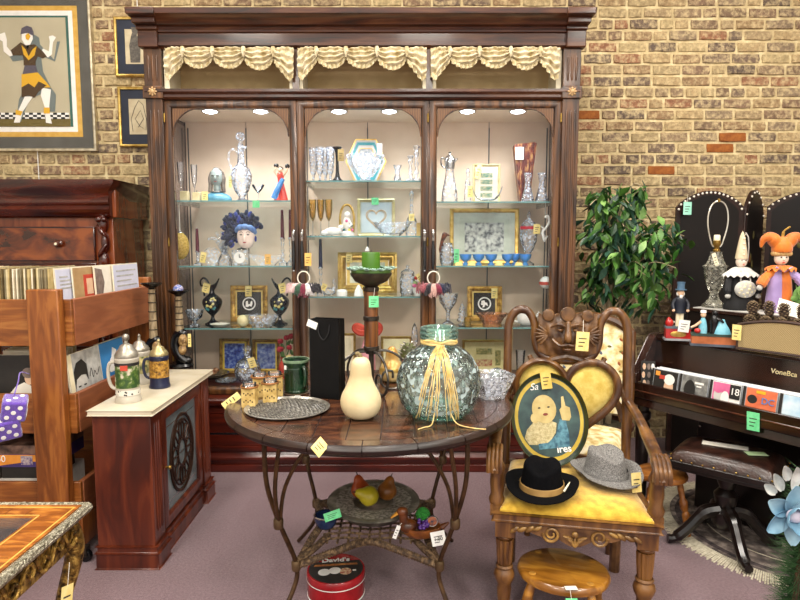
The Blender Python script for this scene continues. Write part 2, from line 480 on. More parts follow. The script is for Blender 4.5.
# carcass
parts('cabinet_floor', WOODR, cab, [(-1.33, 1.33, .022, .54, .4955, .545)], smooth=False)
parts('side_panel', WOOD, cab, [(-HW, -HW + .03, 0.02, .575, .495, 2.72), (HW - .03, HW, 0.02, .575, .495, 2.72)])
b = MB(); b.box(-HW + .03, HW - .03, .552, .575, .495, 2.72); b.build('back_board', WOODR, cab)
for i in range(6):
    x0 = -1.32 + i * .44
    b = MB(); b.box(x0 + .0025, x0 + .4375, .54, .552, .496, 2.36); b.build('back_panel', BEIGE, cab, smooth=False)
b = MB(); b.box(-1.33, 1.33, .03, .54, 2.36, 2.375)
b.build('lining_top', BEIGE, cab, smooth=False)
parts('lining_side', mat('lining_mirror', '#8a7a72', '#b0a098', .15, .6, scale=3), cab, [(-1.33, -1.322, .06, .54, .496, 2.33), (1.322, 1.33, .06, .54, .496, 2.33)], smooth=False)
for x in (-.42, .42):
    b = MB(); b.box(x - .012, x + .012, .03, .06, .496, 2.33); b.build('mullion_post', WOOD, cab)
# shelf standards on the back panels
parts('shelf_standard', mat('standard_grey', '#5a5652', '#6c6862', .5, .3), cab, [(x - .004, x + .004, .534, .54, .55, 2.32) for x in (-1.30, -.88, -.44, 0.0, .44, .88, 1.30)])
# pilasters
for s in (-1, 1):
    x = s * (HW - .05)
    b = MB(); b.box(x - .052, x + .052, -.03, .03, .495, 2.40)
    b.box(x - .062, x + .062, -.045, .03, .495, .60)
    b.box(x - .055, x + .055, -.033, .03, 2.47, 2.70)
    p = b.build('pilaster', WOOD, cab, bevel=.003)
    for (z0, z1) in ((.66, 2.33), (2.50, 2.66)):
        for k in (-1, 0, 1):
            f = MB(); f.at((x + k * .026, -.031 if z0 < 1 else -.034, 0)).lathe([(0, z0), (.006, z0 + .01), (.0075, z0 + .03), (.0075, z1 - .03), (.006, z1 - .01), (0, z1)], 10, ey=.6)
            f.build('reed', WOOD, p)
    f = MB(); f.at((x, -.05, 2.435), (PI / 2, 0, 0))
    f.lathe([(.012, 0), (.012, .006), (.006, .01), (0, .011)], 12)
    for k in range(8):
        a = k * PI / 4; f.at((x + .019 * math.cos(a), -.05, 2.435 + .019 * math.sin(a)), (0, -a, 0)).ell((0, 0, 0), (.011, .005, .0065), 8, 6)
    f.build('rosette', mat('rosette_gilt', '#9a7a50', '#c4a070', .4), p)
    b = MB(); b.box(x - .063, x + .063, -.046, .03, 2.395, 2.47); b.build('pilaster_block', WOOD, p, bevel=.004)
b = MB(); b.prism([(.03, 2.393), (-.02, 2.393), (-.034, 2.405), (-.034, 2.42), (-.05, 2.435), (-.05, 2.452), (.03, 2.46)], -HW, HW, 'yz'); b.build('cornice_moulding', WOODH, cab)
b = MB(); b.prism([(.03, 2.70), (-.02, 2.70), (-.03, 2.71), (-.045, 2.715), (-.045, 2.73), (-.03, 2.735), (-.03, 2.79), (-.045, 2.795), (-.05, 2.81), (.575, 2.81), (.575, 2.70)], -HW - .015, HW + .015, 'yz'); b.build('frieze', WOODH, cab)
b = MB()
cp = [(.575, 2.805), (-.05, 2.805), (-.06, 2.82), (-.085, 2.825), (-.10, 2.845), (-.135, 2.865), (-.15, 2.87), (-.155, 2.9), (.575, 2.9)]
n = len(cp); vs = []
for s in (-1, 1):
    for y, z in cp:
        e = max(0, -y - .05) * .55 if y < 0 else (.055 if z > 2.85 else 0)
        vs.append((s * (HW + e), y, z))
b.add(vs, [tuple(range(n)), tuple(range(2 * n - 1, n - 1, -1))] + [(i, (i + 1) % n, n + (i + 1) % n, n + i) for i in range(n)])
b.build('crown', WOODH, cab)
for s in (-1, 1):
    x = s * (HW - .035)
    b = MB(); b.box(x - .06, x + .06, -.062, 0, 2.70, 2.80); b.box(x - .066, x + .066, -.075, 0, 2.80, 2.825); b.box(x - .072, x + .072, -.12, 0, 2.825, 2.86); b.box(x - .085, x + .085, -.165, 0, 2.86, 2.902)
    b.build('crown_block', WOODH, cab, bevel=.006)
# niche
b = MB(); b.box(-1.33, 1.33, .20, .21, 2.45, 2.72); b.build('niche_back', NICHE, cab, smooth=False)
b = MB(); b.box(-1.33, 1.33, -.03, .2, 2.44, 2.455); b.build('niche_floor', WOODH, cab, smooth=False)
for x in (-.42, .42):
    b = MB(); b.box(x - .02, x + .02, -.015, .2, 2.455, 2.71); b.build('niche_divider', WOOD, cab)
    for s in (-1, 1):
        b = MB(); b.box(x + s * .03 - .012, x + s * .03 + .012, .0, .2, 2.456, 2.71); b.build('niche_liner', CREAM, cab, smooth=False)
for s in (-1, 1):
    b = MB(); b.box(s * 1.235 - .016, s * 1.235 + .016, .0, .2, 2.456, 2.71); b.build('niche_liner', CREAM, cab, smooth=False)
# doors
def arch_spandrel(cx, s, zt, r):
    # corner infill: square corner minus quarter circle
    px = cx + s * .3675
    pts = [(px, zt)]
    for i in range(13):
        a = i / 12 * PI / 2
        pts.append((px - s * r + s * r * math.cos(a), zt - r + r * math.sin(a)))
    return pts
HANDLE = mat('handle_black', '#0c0c10', '#15151a', .2, coat=.5)
for i in (-1, 0, 1):
    x = i * .84
    b = MB(); b.frame(.836, 1.89, [(0, -.02), (0, .012), (.012, .018), (.03, .018), (.044, .008), (.05, -.02)], x, .498, 0)
    d = b.build('door', WOOD, cab)
    for s in (-1, 1):
        b = MB(); b.prism(arch_spandrel(x, s, 2.342, .175), -.005, .012); b.build('spandrel', SPAN, d)
        pts = [(x + s * .3675 - s * .175 + s * .175 * math.cos(a), -.006, 2.342 - .175 + .175 * math.sin(a)) for a in [k / 12 * PI / 2 for k in range(13)]]
        b = MB(); b.tube(pts, .005, 6); b.build('arch_bead', WOOD, d)
    b = MB(); b.box(x - .37, x + .37, .002, .006, .545, 2.345); b.build('glass_pane', PANE, d, smooth=False)
    if i == -1: hs = (1,)
    elif i == 0: hs = (-1, 1)
    else: hs = (-1,)
    for s in hs:
        hx = x + s * .393
        b = MB(); b.at((hx, -.045, 0)).lathe([(0, 1.318), (.008, 1.322), (.011, 1.36), (.012, 1.44), (.008, 1.50), (.007, 1.51), (0, 1.512)], 10)
        h = b.build('handle', HANDLE, d)
        b = MB(); b.tube([(hx, -.015, 1.318), (hx, -.05, 1.318)], .006, 8); b.build('handle_mount', SILVER, h)
        b = MB(); b.tube(spline([(hx, -.015, 1.565), (hx, -.05, 1.56), (hx, -.048, 1.53), (hx, -.045, 1.508)]), .0085, 8); b.ell((hx, -.03, 1.568), (.011, .011, .014))
        b.build('handle_mount', SILVER, h)
    if i != 0 or True:
        s = -1 if i < 0 else 1
        for zz in (.75, 1.5, 2.28):
            b = MB(); b.at((x + s * .412, -.022, 0)).lathe([(0, zz - .03), (.005, zz - .026), (.005, zz + .026), (0, zz + .03)], 8); b.build('hinge', BRASS, d)
# shelves
SHZ = {-1: (1.772, 1.343, .925), 0: (1.90, 1.54, 1.138), 1: (1.765, 1.343, .93)}
for i in (-1, 0, 1):
    for zz in SHZ[i]:
        b = MB(); b.box(i * .84 - .408, i * .84 + .408, .082, .53, zz - .008, zz); sh = b.build('glass_shelf', SHELFG, cab, smooth=False)
        b = MB(); b.box(i * .84 - .408, i * .84 + .408, .080, .082, zz - .009, zz); b.build('polished_edge', EDGEG, sh, smooth=False)
        parts('shelf_bracket', SILVER, sh, [(i * .84 + s * .395 - .006, i * .84 + s * .395 + .006, .06, .53, zz - .026, zz - .0085) for s in (-1, 1)], smooth=False)
# puck lights
PUCK = mat('puck_lens', '#eaf2ff', rough=.4, emit=14.0)
for i in (-1, 0, 1):
    for s in (-1, 1):
        x = i * .84 + s * .165
        b = MB(); b.lathe([(.058, 0), (.058, .006), (.05, .012), (0, .012)], 24, (x, .12, 2.347)); p = b.build('puck_light', SILVER, cab)
        b = MB(); b.lathe([(0, -.008), (.03, -.007), (.046, 0), (0, .001)], 24, (x, .12, 2.347)); b.build('lens', PUCK, p)
        l = bpy.data.lights.new('puck_lamp', 'SPOT'); l.energy = 14; l.color = (.90, .94, 1.0); l.spot_size = math.radians(150); l.spot_blend = 1.0; l.shadow_soft_size = .05
        lo = bpy.data.objects.new('puck_lamp', l); COL.objects.link(lo); lo.location = (CX + x, DY + .12, 2.33)
# valances
VAL = mat('valance_cloth', '#a08a58', '#dcd0b0', 0.9, scale=26, c3='#c2b28a', detail=6, sheen=.2, ramp=(.3, .6))
VALT = mat('valance_ruffle', '#b4a272', '#d8ccaa', 0.9, scale=60)
def valance(cx, w, label):
    v = thing('valance', label, 'valance', (CX + cx, DY - .026, 2.698), group='swagged valances in the cabinet niche')
    cuts = [-.5, -.355, -.125, .115, .345, .5]; drops = [.178, .105, .105, .115, .178]
    for k in range(5):
        a, c = cuts[k] * w, cuts[k + 1] * w; D = drops[k]
        def low(u, k=k, D=D):
            if k == 0: return D * (1 - .62 * max(0, u - .25) ** 1.0 / .75) if u > .25 else D * (.86 + .56 * u)
            if k == 4: return D * (1 - .62 * max(0, .75 - u) / .75) if u < .75 else D * (.86 + .56 * (1 - u))
            return D * (.42 + .58 * math.sin(PI * u) ** .7)
        def f(u, v_, a=a, c=c, low=low):
            sag = math.sin(PI * u)
            z = -v_ * low(u)
            y = -.026 - .012 * sag + .010 * math.sin(v_ * 7 * PI + 2.6 * sag + 3 * u) + .007 * math.sin(u * 23 - v_ * 14 * (u - .5)) - .014 * math.sin(PI * v_)
            return (mix(a, c, u), y, z)
        b = MB(); b.sheet(f, 26, 30, .006); sw = b.build('swag', VAL, v, angle=80)
        def g(u, v_, f=f):
            p = Vector(f(u, 1.0)); rip = math.sin(u * (c - a) / w * 190)
            return (p.x + .004 * rip * v_, p.y - .004 - .007 * rip * (v_ + .2), p.z + .008 - .032 * v_)
        b = MB(); b.sheet(g, 48, 2, .003); b.build('ruffle', VALT, sw, angle=80)
    for k in range(1, 5):
        x = cuts[k] * w
        b = MB(); b.tube([(x, -.04, .0), (x + .004, -.046, -.03), (x, -.042, -.06)], [.012, .016, .006], 8); b.build('gather', VAL, v)
    b = MB(); b.box(-w / 2, w / 2, -.012, 0, -.02, 0); b.build('heading_tape', VAL, v)
    return v
valance(-.825, .80, 'cream ruffled valance on the side beside the small framed portraits')
valance(0, .80, 'cream ruffled valance over the middle arched door')
valance(.825, .80, 'cream ruffled valance on the side beside the ficus tree')
# ------------------------------------------------------------------ pictures on the brick wall
SILVERF = mat('silver_gilt_frame', '#b8ac90', '#ded4b8', .3, .6, scale=30)
def flat(parent, name, m, pts, y, t=.0012):
    b = MB(); b.prism(pts, y - t, y); return b.build(name, m, parent, smooth=False)
Yp = WALL_Y - .03
def P2(px, py, Y, o): return (X(px, Y, Z(py, Y)) - o.location.x, Z(py, Y) - o.location.z)
def R2(x0, y0, x1, y1, Y, o):
    a = P2(x0, y0, Y, o); c = P2(x1, y1, Y, o); return [(a[0], c[1]), (c[0], c[1]), (c[0], a[1]), (a[0], a[1])]
pic = thing('framed_dancer_print', 'large grey-matted framed print of a dancer in yellow and brown costume', 'picture', (X(0, Yp, 2.2), Yp, Z(151, Yp)))
w_ = X(97.5, Yp, Z(150, Yp)) - X(-72, Yp, Z(150, Yp)); h_ = 1.3
cxp = (X(97.5, Yp, Z(150, Yp)) + X(-72, Yp, Z(150, Yp))) / 2 - pic.location.x
b = MB(); b.frame(w_, h_, [(0, -.02), (0, .018), (.01, .022), (.018, .016), (.022, -.02)], cxp); b.build('frame', SILVERF, pic)
b = MB(); b.box(cxp - w_ / 2 + .015, cxp + w_ / 2 - .015, -.004, .02, .015, h_ - .015); b.build('mat_board', mat('mat_grey', '#4e4c46', '#5c5a54', .8, scale=8), pic, smooth=False)
flat(pic, 'gold_mat', mat('mat_gold', '#c89a3a', '#d8ae54', .5), R2(-50, 6, 83.5, 137, Yp, pic), -.0045)
flat(pic, 'white_mat', WHITE, R2(-46, 11, 78.5, 132, Yp, pic), -.006)
flat(pic, 'green_border', mat('print_green', '#2f5f56', rough=.6), R2(-40, 16, 74, 127, Yp, pic), -.0075)
flat(pic, 'print_field', mat('print_tan', '#b3a98e', '#bcb398', .7, scale=4), R2(-36, 18, 71.5, 127, Yp, pic), -.009)
flat(pic, 'print_ground', mat('print_olive', '#6a5a22', rough=.7), R2(-36, 119, 71.5, 127, Yp, pic), -.0105)
b = MB()
for r in range(3):
    for c in range(18):
        if (r + c) % 2 == 0:
            b.off(); q = R2(-2 + c * 4, 113 + r * 2.2, 2 + c * 4, 115.2 + r * 2.2, Yp, pic); b.prism(q, -.0125, -.0115)
flat(pic, 'checker_white', WHITE, R2(-2, 113, 70, 119.6, Yp, pic), -.0105)
cb = b.build('checker_black', BLACKM, pic, smooth=False); cb['kind'] = 'stuff'
DARKB = mat('print_brown', '#4a3416', rough=.7); YEL = mat('print_yellow', '#d8a820', rough=.6); SKINW = mat('print_white', '#eeeae2', rough=.6); SHAD = mat('print_shadow_grey', '#6c7674', rough=.7); CAPG = mat('print_grey_cap', '#57505c', rough=.6)
def poly(name, m, pts, y): flat(pic, name, m, [P2(a, c, Yp, pic) for a, c in pts], y)
poly('figure_shadow', SHAD, [(35, 35), (40, 38), (41, 45), (55, 60), (58, 42), (61, 42), (56, 62), (42, 56), (44, 72), (52, 88), (57, 95), (56, 112), (50, 112), (47, 92), (30, 100), (22, 122), (17, 122), (20, 100), (30, 80), (28, 60), (14, 62), (10, 56), (26, 52), (32, 40)], -.0115)
poly('arm', SKINW, [(0, 35), (6, 33), (8, 40), (8, 47), (12, 52), (20, 51), (20, 54), (11, 57), (5, 52), (4, 42), (0, 40)], -.013)
poly('arm', SKINW, [(44, 49), (50, 52), (51, 42), (50, 37), (54, 36), (57, 38), (54, 43), (53, 55), (49, 58), (42, 54)], -.013)
poly('tunic', DARKB, [(12, 51), (22, 43), (27, 46), (36, 45), (44, 52), (48, 57), (44, 59), (39, 57), (36, 64), (26, 64), (24, 56), (14, 56)], -.0145)
poly('tunic_trim', YEL, [(23, 46), (27, 50), (30, 57), (34, 50), (38, 47), (36, 56), (30, 61), (25, 55)], -.016)
poly('face', SKINW, [(23, 34), (34, 34), (34, 40), (31, 46), (29, 50), (26, 45), (23, 40)], -.0145)
poly('cap', CAPG, [(22, 35), (23, 29), (28, 26.5), (33, 28), (35, 33), (35, 37), (29, 33.5)], -.016)
poly('earring', YEL, [(27, 36), (30, 34), (32, 37), (30, 41), (27.5, 40)], -.0175)
poly('skirt', CAPG, [(26, 66), (37, 66), (40, 76), (23, 78)], -.0145)
poly('skirt_band', YEL, [(23, 75), (39, 73), (48, 83), (52, 88), (44, 88), (40, 84), (36, 92), (30, 86), (23, 92)], -.016)
poly('skirt_hem', DARKB, [(23, 88), (30, 84), (36, 88), (40, 82), (48, 86), (40, 92), (36, 98), (30, 96), (23, 98)], -.0165)
poly('leg', SKINW, [(26, 97), (34, 97), (24, 112), (21, 123), (15, 123), (18, 114)], -.013)
poly('leg', SKINW, [(43, 88), (52, 90), (50, 110), (53, 124), (47, 123), (46, 108), (42, 96)], -.013)
poly('anklet', YEL, [(17, 110), (24, 112), (22, 116), (17, 115)], -.0145)
poly('anklet', YEL, [(45, 108), (51, 108), (51, 114), (45, 114)], -.0145)
poly('belt', DARKB, [(25, 60), (37, 60), (37, 66), (25, 66)], -.0155)
b = MB(); b.box(cxp - w_ / 2 + .018, cxp + w_ / 2 - .018, -.0205, -.0195, .018, h_ - .018); b.build('glazing', PANE, pic, smooth=False)
NAVY = mat('mat_navy', '#1e2433', '#262d3e', .7, scale=10)
SKETCH = mat('sketch_paper', '#b8a888', '#cfc2a2', .8, scale=12)
SKINK = mat('sketch_ink', '#4a4640', '#6a645c', .8, scale=60)
for k, (x0, y0, y1, lab) in enumerate(((115, 17, 77, 'small gold frame with navy mat and sketch of a standing man, above its twin'), (119, 87, 147, 'small gold frame with navy mat and pale line sketch, below its twin'))):
    Yq = WALL_Y - .025
    xL = X(x0, Yq, Z(y0 + 30, Yq)); wq = .30; hq = Z(y0, Yq) - Z(y1, Yq)
    t = thing('framed_portrait', lab, 'picture', (xL + wq / 2, Yq, Z(y1, Yq)))
    b = MB(); b.frame(wq, hq, [(0, -.02), (0, .01), (.008, .016), (.018, .012), (.022, -.02)]); b.build('frame', GOLD, t)
    b = MB(); b.box(-wq / 2 + .012, wq / 2 - .012, -.002, .02, .012, hq - .012); b.build('mat_board', NAVY, t, smooth=False)
    b = MB(); b.box(-wq / 2 + .075, wq / 2 - .075, -.004, -.002, .09, hq - .085); b.build('drawing', SKETCH, t, smooth=False)
    b = MB()
    if k == 0:
        b.prism([(-.04, .1), (.03, .1), (.035, .2), (.03, .26), (.012, .29), (.02, .31), (0.03, .345), (-.03, .345), (-.02, .31), (-.03, .28), (-.045, .22)], -.0055, -.0045)
        b.build('figure_ink', SKINK, t, smooth=False)
    else:
        b.tube([(-.05, -.005, .11), (-.06, -.005, .2), (-.03, -.005, .28), (.0, -.005, .33), (.03, -.005, .3), (.05, -.005, .2), (.045, -.005, .12), (0, -.005, .15), (-.03, -.005, .2), (.01, -.005, .26), (.03, -.005, .2), (-.01, -.005, .14)], .0022, 4)
        b.build('figure_ink', SKINK, t, smooth=False)
# picture wires
for px, y0, y1, lab in ((39.5, 150, 186, 'white hanging wire below the large dancer print'), (147, 76, 88, 'white hanging wire beside the cabinet pilaster'), (138, -10, 17, 'white hanging wire above the small framed portraits')):
    za, zb = Z(y1, WALL_Y - .012), Z(y0, WALL_Y - .012); xx = X(px, WALL_Y, (za + zb) / 2)
    b = MB(); b.tube([(xx, WALL_Y - .014, za), (xx, WALL_Y - .014, zb)], .0035, 6); tag(b.build('hanging_wire', WHITE), lab, 'wire')

# ------------------------------------------------------------------ tall empire chest behind the record rack
ch = thing('chest_of_drawers', 'tall mahogany chest with heavy cornice, flame veneer drawers and carved columns', 'chest', (-2.45, 3.95, 0))
b = MB(); b.box(-.60, .56, .03, .50, 0.02, 1.66); b.build('carcass', CHESTS, ch, bevel=.004)
b = MB()
cpr = [(.5, 1.655), (.03, 1.655), (.0, 1.66), (-.015, 1.675), (-.03, 1.71), (-.02, 1.735), (-.03, 1.745), (-.035, 1.77), (-.02, 1.80), (-.03, 1.83), (-.06, 1.88), (-.06, 1.90), (.5, 1.90)]
n = len(cpr); vs = [(-.62, y, z) for y, z in cpr] + [(.565 + (.05 if z > 1.85 else 0.0), y, z) for y, z in cpr]
b.add(vs, [tuple(range(n)), tuple(range(2 * n - 1, n - 1, -1))] + [(i, (i + 1) % n, n + (i + 1) % n, n + i) for i in range(n)])
b.build('cornice', CHESTD, ch)
b = MB(); b.box(.562, .59, .02, .5, 1.66, 1.86); b.build('cornice_return', CHESTS, ch, bevel=.006)
for zt, zb in ((1.60, 1.375), (1.36, 1.09), (1.075, .80), (.785, .50)):
    b = MB(); b.box(-.5, .445, .012, .03, zb, zt)
    d = b.build('drawer', CHEST, ch, bevel=.004)
    b = MB(); b.frame(.945, zt - zb, [(0, -.01), (0, .004), (.004, .006), (.008, .004), (.008, -.01)], -.0275, zb, .012); b.build('cockbead', CHESTD, d)
    for kx in (-.37, .21):
        b = MB(); b.at((kx, .012, (zb + zt) / 2), (PI / 2, 0, 0)).lathe([(.024, 0), (.022, .006), (.010, .012), (.010, .02), (.021, .028), (.023, .036), (.018, .044), (0, .046)], 20)
        k = b.build('knob', CHEST, d)
        b = MB(); b.at((kx, .012, (zb + zt) / 2), (PI / 2, 0, 0)).lathe([(.009, .045), (.008, .048), (0, .049)], 12); b.build('inlay', CREAM, k)
b = MB()
for j in range(9):
    zz = 1.62 - j * .125
    b.ell((.505 + .012 * math.sin(j * 1.7), .01, zz), (.036 - .01 * (j % 2), .035, .07), 12, 8)
    b.at((.505, -.01, zz - .05), (0, .6 if j % 2 else -.6, 0)).ell((0, 0, 0), (.016, .022, .055), 10, 7); b.off()
b.lathe([(.03, .2), (.034, .5), (.026, .52)], 14, (.505, .01, 0)); b.ell((.49, -.02, 1.645), (.022, .02, .02)); b.ell((.525, -.02, 1.645), (.02, .02, .018))
b.build('carved_column', CHESTD, ch)

# ------------------------------------------------------------------ record rack
rk = thing('record_rack', 'brown wooden three-tier record browser rack on castors', 'rack', (-1.5, 2.72, 0))
RL = .90
for (z0, z1) in ((1.024, 1.239), (.612, .80), (.206, .378)):
    parts('front_board', PINEH, rk, [(-1.1, 0.0, 0.0, .02, z0, z1)], bevel=.003)
    parts('side_board', RACKS, rk, [(-.02, 0.004, .02, RL, z0, z1)], bevel=.003)
    parts('back_board', PINEH, rk, [(-1.1, 0.0, RL - .02, RL, z0, z1)], bevel=.003)
    parts('bin_floor', PINEH, rk, [(-1.1, -.02, .02, RL - .02, z0, z0 + (.04 if z0 > 1 else .015))])
parts('post', PINE, rk, [(-.175, -.03, -.05, 0.0, .10, 1.288), (-1.1, -.965, -.05, 0.0, .10, 1.288)], bevel=.006)
parts('rear_post', PINE, rk, [(-.155, -.02, RL, RL + .05, .10, 1.288), (-1.1, -.965, RL, RL + .05, .10, 1.288)], bevel=.006)
parts('foot_board', PINE, rk, [(-.155, 0.0, .0, RL, .06, .2)], bevel=.003)
for yy in (-.02, .78):
    b = MB(); b.at((.02, yy, .03), (PI / 2, 0, 0)).lathe([(.0, -.014), (.026, -.012), (.03, -.006), (.03, .006), (.026, .012), (0, .014)], 18); c = b.build('castor', BLACK, rk)
    b = MB(); b.box(-.005, .032, yy - .02, yy + .02, .03, .075); b.build('castor_fork', IRON, c)
# record sleeves: upper bin, edges towards the aisle
COVERS = [mat('sleeve_%d' % i, a, c, .7, scale=30) for i, (a, c) in enumerate((('#c8b88a', '#d8caa0'), ('#8d7a4c', '#a8945e'), ('#e2d8bc', '#efe6d0'), ('#5a4c30', '#75643e'), ('#b09a64', '#c6b27c'), ('#d0c4a0', '#e6dcc0'), ('#7c7258', '#948868')))]
rr = random.Random(11)
x = -2.35; i = 0
while x < -1.63:
    th = rr.uniform(.0075, .0115)
    b = MB(); b.box(0, th - .0025, 0, .312, 0, .312 + rr.uniform(-.004, .004))
    ci = rr.randrange(7); o = b.build('record_sleeve', COVERS[ci], None, (x, 2.755 + rr.uniform(-.006, .012), 1.065), (0, .012, 0), smooth=False)
    cn = ('sand-coloured', 'olive brown', 'ivory', 'dark brown', 'ochre', 'pale cream', 'grey-green')[ci]
    tag(o, cn + ' worn record sleeve filed edge-on in the rack top bin', 'record', cn + ' records filed edge-on in the top bin')
    x += th
def sleeve(loc, lean, label, art, sx=.312, back=COVERS[2], rz=PI / 2, h=.312):
    """a sleeve whose cover faces local -Y; rz turns it (PI/2: towards +X)"""
    t = thing('record_sleeve', label, 'record', loc, rz)
    b = MB(); b.box(-sx / 2, sx / 2, 0, .005, 0, h); c = b.build('cover', back, t, smooth=False)
    art(t)
    t.rotation_euler = (lean, 0, rz)
    return t
BLUE = mat('print_blue', '#2f78b8', '#3a88c8', .6, scale=10); LAV = mat('print_lavender', '#c8cce0', '#d6d8ea', .7, scale=10); WARMW = mat('print_warm_white', '#e6e0d0', '#eee9dc', .7)
KRAFT = mat('print_kraft', '#a8865a', '#b89868', .7, scale=20); SEPIA = mat('print_sepia', '#6a5a52', '#8a7a70', .7, scale=30); GREYP = mat('print_grey', '#9a9a98', '#c4c4c0', .7, scale=25); BLKP = mat('print_black', '#181614', '#221e1a', .6); REDP = mat('print_red', '#b83a28', '#c84a34', .6); ORG = mat('print_orange', '#d8842a', '#e49a3c', .6); PINK = mat('print_pink', '#c85a8a', '#d8709a', .6); FLESH = mat('print_flesh', '#d8b08c', '#e4c0a0', .6); FLG = mat('print_grey_flesh', '#b8b6b0', '#cccac4', .6)
def rect(t, name, m, x0, x1, z0, z1, y=-.0004, d=.0012): MB().box(x0, x1, y - d, y, z0, z1).build(name, m, t, smooth=False)
def disc(t, name, m, x, z, rx, rz_, y=-.0004, d=.0012, n=20):
    b = MB(); b.prism([(x + rx * math.cos(2 * PI * i / n), z + rz_ * math.sin(2 * PI * i / n)) for i in range(n)], y - d, y); b.build(name, m, t, smooth=False)
def art_guitar(t):
    rect(t, 'print_panel', LAV, -.15, .15, .01, .305)
    for k in range(4): rect(t, 'print_line', GREYP, -.12, -.12 + .13 - .02 * k, .21 + k * .018, .218 + k * .018, -.0018)
    b = MB(); b.prism([(.02, .02), (.14, .02), (.13, .08), (.09, .10), (.10, .14), (.07, .17), (.075, .29), (.055, .29), (.05, .17), (.03, .14), (.035, .10), (.0, .08)], -.003, -.0018); b.build('print_guitar', BLUE, t, smooth=False)
def art_kraft(t):
    rect(t, 'print_panel', KRAFT, -.15, .15, .005, .307); rect(t, 'print_stamp', REDP, -.06, .05, .15, .27, -.0018); rect(t, 'print_stamp_centre', FLESH, -.035, .025, .17, .25, -.003)
def art_portrait(t):
    rect(t, 'print_panel', WARMW, -.15, .15, .005, .307); b = MB(); b.prism([(-.15, .02), (-.08, .02), (-.06, .1), (-.085, .16), (-.06, .22), (-.08, .29), (-.15, .3)], -.003, -.0018); b.build('print_portrait', SEPIA, t, smooth=False)
def art_notes(t):
    rect(t, 'print_panel', LAV, -.15, .15, .005, .307)
    for k in range(9): rect(t, 'print_line', GREYP, -.12, .12 - .03 * (k % 3), .27 - k * .028, .278 - k * .028, -.0018)
sleeve((-1.60, 2.955, 1.066), -.05, 'record sleeve with blue guitar printed on pale lavender cover', art_guitar)
sleeve((-1.585, 3.08, 1.066), -.05, 'brown kraft record sleeve with a small red stamp print', art_kraft)
sleeve((-1.57, 3.26, 1.066), -.05, 'white record sleeve with a sepia portrait on one side', art_portrait)
sleeve((-1.555, 3.43, 1.066), -.05, 'pale lavender record sleeve printed with lines of text', art_notes)
def art_face(t):
    rect(t, 'print_panel', GREYP, -.15, .15, .005, .307); rect(t, 'print_strip', CREAM, -.15, -.115, .005, .307, -.0018)
    disc(t, 'print_face', FLG, -.05, .13, .055, .08, -.002); b = MB(); b.prism([(-.11, .14), (-.11, .22), (-.08, .26), (-.03, .27), (.01, .24), (.012, .16), (-.005, .19), (-.05, .195), (-.095, .18)], -.0045, -.0032); b.build('print_hair', BLKP, t, smooth=False)
    for s in (-1, 1): rect(t, 'print_eye', BLKP, -.05 + s * .025 - .01, -.05 + s * .025 + .01, .14, .146, -.0035)
    rect(t, 'print_mouth', SEPIA, -.065, -.035, .085, .091, -.0035)
    rect(t, 'print_shoulders', FLG, -.11, .02, .01, .05, -.0018)
    b = MB(); b.tube(spline([(.03, -.002, .17), (.05, -.002, .21), (.06, -.002, .16), (.08, -.002, .19), (.1, -.002, .165), (.13, -.002, .2)]), .002, 4); b.build('signature', BLKP, t)
def art_blue(t):
    rect(t, 'print_panel', BLUE, -.15, .15, .005, .307); b = MB(); b.prism([(-.06, .17), (.0, .22), (.02, .27), (.06, .25), (.05, .2), (.09, .16), (.04, .14), (-.03, .14)], -.003, -.0018); b.build('print_emblem', WHITE, t, smooth=False)
    for k in range(2): rect(t, 'print_line', WHITE, -.1, .1, .08 - .03 * k, .095 - .03 * k, -.0018)
sleeve((-1.54, 2.93, .66), -.10, 'grey record sleeve with a dark-haired portrait and signature', art_face, h=.31)
sleeve((-1.55, 3.22, .66), -.10, 'bright blue record sleeve with a white emblem', art_blue)
def art_black(t):
    rect(t, 'print_panel', BLKP, -.155, .155, .003, .31)
    b = MB(); b.prism([(-.10, .0), (.05, .0), (.06, .09), (.04, .15), (-.02, .18), (-.06, .16), (-.12, .09)], -.003, -.0018); b.build('print_jacket', WARMW, t, smooth=False)
    disc(t, 'print_face', FLESH, .005, .2, .022, .032, -.002); disc(t, 'print_hair', SEPIA, .0, .225, .028, .025, -.0035)
    text('print_title', 'JEANNE', .045, WARMW, t, (.09, -.0022, .255)); rect(t, 'print_badge', YEL, .05, .14, .17, .21, -.0018)
    rect(t, 'print_guitar', ORG, .045, .09, .04, .12, -.0032)
sleeve((-1.77, 2.80, .655), -.05, 'black record sleeve with white-jacketed singer, behind the rack post', art_black, rz=0)
def art_yel(t): rect(t, 'print_panel', YEL, -.155, .155, .003, .31)
sleeve((-2.09, 2.815, .655), -.05, 'yellow record sleeve beside the black one in the rack', art_yel, rz=0)
for k in range(6):
    b = MB(); b.box(-.156, .156, 0, .005, 0, .312)
    tag(b.build('record_sleeve', COVERS[(2, 5, 0, 2, 4, 5)[k]], None, (-1.765 - .008 * k, 2.835 + .03 * k, .655 + .012), (-.10, 0, 0), smooth=False), 'pale record sleeve leaning behind the black one', 'record', 'pale sleeves behind the black sleeve')
